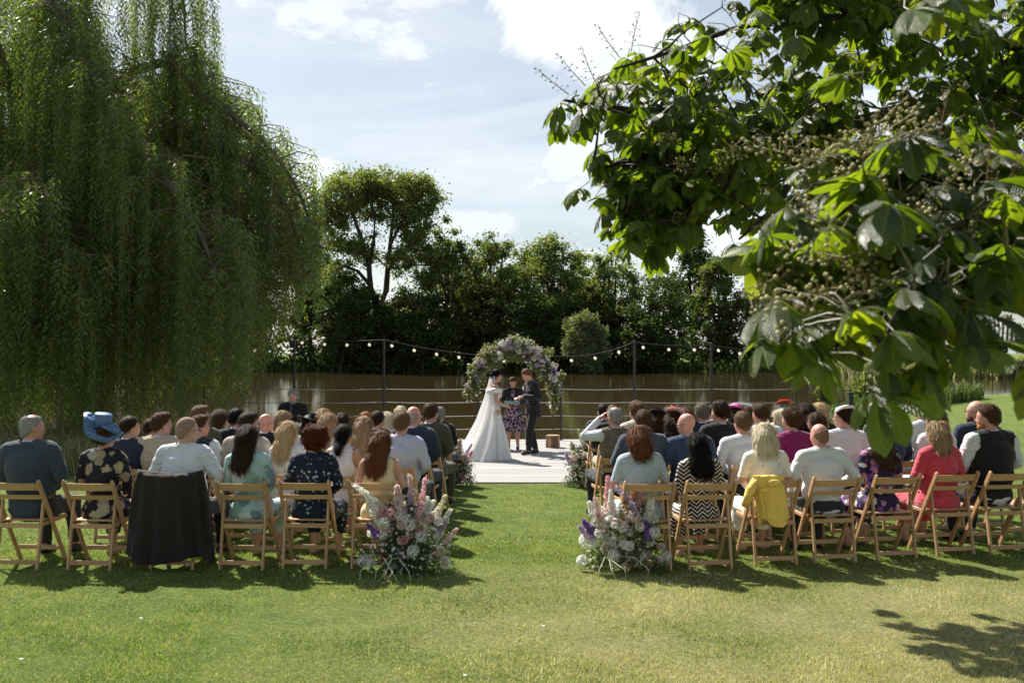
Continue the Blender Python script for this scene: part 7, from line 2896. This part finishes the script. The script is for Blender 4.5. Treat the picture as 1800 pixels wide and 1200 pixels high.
for i, (o_, z) in enumerate(prof):
    for k in range(n):
        a = 2 * math.pi * k / n
        V.append(((0.225 + o_) * math.cos(a), (0.128 + o_) * math.sin(a) + 0.004, 1.315 + z + 0.02 * math.cos(a) ** 2 + 0.006 * math.sin(a * 8)))
for i in range(6):
    for k in range(n):
        j = (i + 1) % 6
        F.append((i * n + k, i * n + (k + 1) % n, j * n + (k + 1) % n, j * n + k))
mb.add(V, F)
mb.build('shoulder_band', M_gown, bride, True)
HM = T['HM']
obj('hair', hair_me('updo'), hair_mat('hair_black', HC['black'], 0.4), bride, HM.translation, HM.to_euler())
add_face(bride, HM, closed=True)
M_veil = bpy.data.materials.new('sheer_veil')
M_veil.use_nodes = True
nt = M_veil.node_tree
nt.nodes.clear()
tr = N(nt, 'ShaderNodeBsdfTransparent')
df = N(nt, 'ShaderNodeBsdfDiffuse', ins={0: (0.85, 0.85, 0.84, 1)})
tl = N(nt, 'ShaderNodeBsdfTranslucent', ins={0: (0.85, 0.85, 0.84, 1)})
a_ = N(nt, 'ShaderNodeMixShader', ins={0: 0.5, 1: df.outputs[0], 2: tl.outputs[0]})
b_ = N(nt, 'ShaderNodeMixShader', ins={0: 0.55, 1: tr.outputs[0], 2: a_.outputs[0]})
N(nt, 'ShaderNodeOutputMaterial', ins={0: b_.outputs[0]})
V = []
n, m = 60, 40
for i in range(m + 1):
    t = i / m
    z = 1.675 * (1 - t) + 0.012
    d = np.interp(t, [0, 0.05, 0.12, 0.3, 0.55, 0.8, 1.0], [0.03, 0.10, 0.125, 0.20, 0.36, 0.60, 0.86])
    w = np.interp(t, [0, 0.05, 0.15, 0.3, 0.6, 1.0], [0.03, 0.085, 0.11, 0.19, 0.28, 0.46])
    for k in range(n + 1):
        ph = R(-82 + 164 * k / n)
        f = (0.020 * math.sin(ph * 13 + 0.6 * t) + 0.012 * math.sin(ph * 23 + 1)) * min(1, t * 2.2)
        V.append(((w + f) * math.sin(ph), 0.02 - (d + f) * math.cos(ph), z))
F = [(i * (n + 1) + k, (i + 1) * (n + 1) + k, (i + 1) * (n + 1) + k + 1, i * (n + 1) + k + 1) for i in range(m) for k in range(n)]
obj('veil', mesh_np('veil', V, np.array(F), True), M_veil, bride)

# celebrant
cp = stand_pose(neck=(0, 0.02, 1.465), head0=(0, 0.05, 1.525), bow=0.50, elbL=(-0.25, -0.02, 1.12), elbR=(0.25, -0.02, 1.12), wriL=(-0.135, 0.24, 1.075), wriR=(0.135, 0.24, 1.075), handL=(0.35, 0.9, 0.15), handR=(-0.35, 0.9, 0.15), hupL=(-0.8, 0.2, -0.5), hupR=(0.8, 0.2, -0.5), curl=0.9)
cx_ = (902 - 900) / FP * 21.9
cel = empty('person', (cx_, 21.9, DZ + 0.016), R(176), 'woman celebrant in black blazer and pink floral dress reading between the couple', 'person')
cel.scale = (0.925,) * 3
T = template((True, 1.02, 0, 'cel', 0), cp, VS)
obj('body', T['me'], SK['tan'], cel)
obj('blazer', cloth_me(T, 'shirt'), FAB['black'], cel)
obj('shoes', cloth_me(T, 'shoes'), M_shoe, cel)
V = []
n, m = 60, 20
for i in range(m + 1):
    t = i / m
    z = 1.06 - 0.62 * t
    r = 0.155 + 0.125 * t ** 0.8
    for k in range(n):
        a = 2 * math.pi * k / n
        f = 0.018 * math.sin(11 * a + math.sin(3 * a)) * t
        V.append(((r + f) * 1.05 * math.cos(a), (r + f) * 0.82 * math.sin(a), z))
F = [(i * n + k, (i + 1) * n + k, (i + 1) * n + (k + 1) % n, i * n + (k + 1) % n) for i in range(m) for k in range(n)]
obj('dress_skirt', mesh_np('dress_skirt', V, np.array(F), True), FAB['f_pinkblack'], cel)
mb = MB()      # dress front showing between the lapels
V, F = [], []
for i, (z, w, y) in enumerate(((1.40, 0.030, 0.100), (1.33, 0.050, 0.135), (1.22, 0.060, 0.160), (1.10, 0.062, 0.150), (1.02, 0.066, 0.155))):
    for k in range(7):
        u = -1 + 2 * k / 6
        V.append((u * w, y + 0.006 - 0.012 * u * u, z))
for i in range(4):
    for k in range(6):
        F.append((i * 7 + k, i * 7 + k + 1, (i + 1) * 7 + k + 1, (i + 1) * 7 + k))
mb.add(V, F)
mb.build('dress_front', FAB['f_pinkblack'], cel, True)
HM = T['HM']
obj('hair', hair_me('short'), hair_mat('hair_brown', HC['brown']), cel, HM.translation, HM.to_euler())
obj('hair_sides', hair_me('sides'), hair_mat('hair_brown', HC['brown']), cel, HM.translation, HM.to_euler())
add_face(cel, HM, closed=True)
hb = Matrix.Rotation(R(176), 4, 'Z') @ Vector((0, 0.345, 1.12))
fo = empty('document_folder', (cx_ + hb.x * 0.925, 21.9 + hb.y * 0.925, DZ + 0.016 + hb.z * 0.925), R(176), 'open pale folder held by the celebrant', 'folder')
for q in (-1, 1):
    mb = MB()
    mb.box((q * 0.085, 0, 0), (0.165, 0.22, 0.008), Euler((0.35, -0.08 * q, 0)).to_matrix().to_4x4())
    mb.build('cover', simple('teal_cover', (0.16, 0.30, 0.30), 0.5), fo)
    mb = MB()
    mb.box((q * 0.083, -0.002, 0.009), (0.150, 0.205, 0.006), Euler((0.35, -0.08 * q, 0)).to_matrix().to_4x4())
    mb.build('page', simple('white_paper', (0.75, 0.75, 0.73), 0.7), fo)
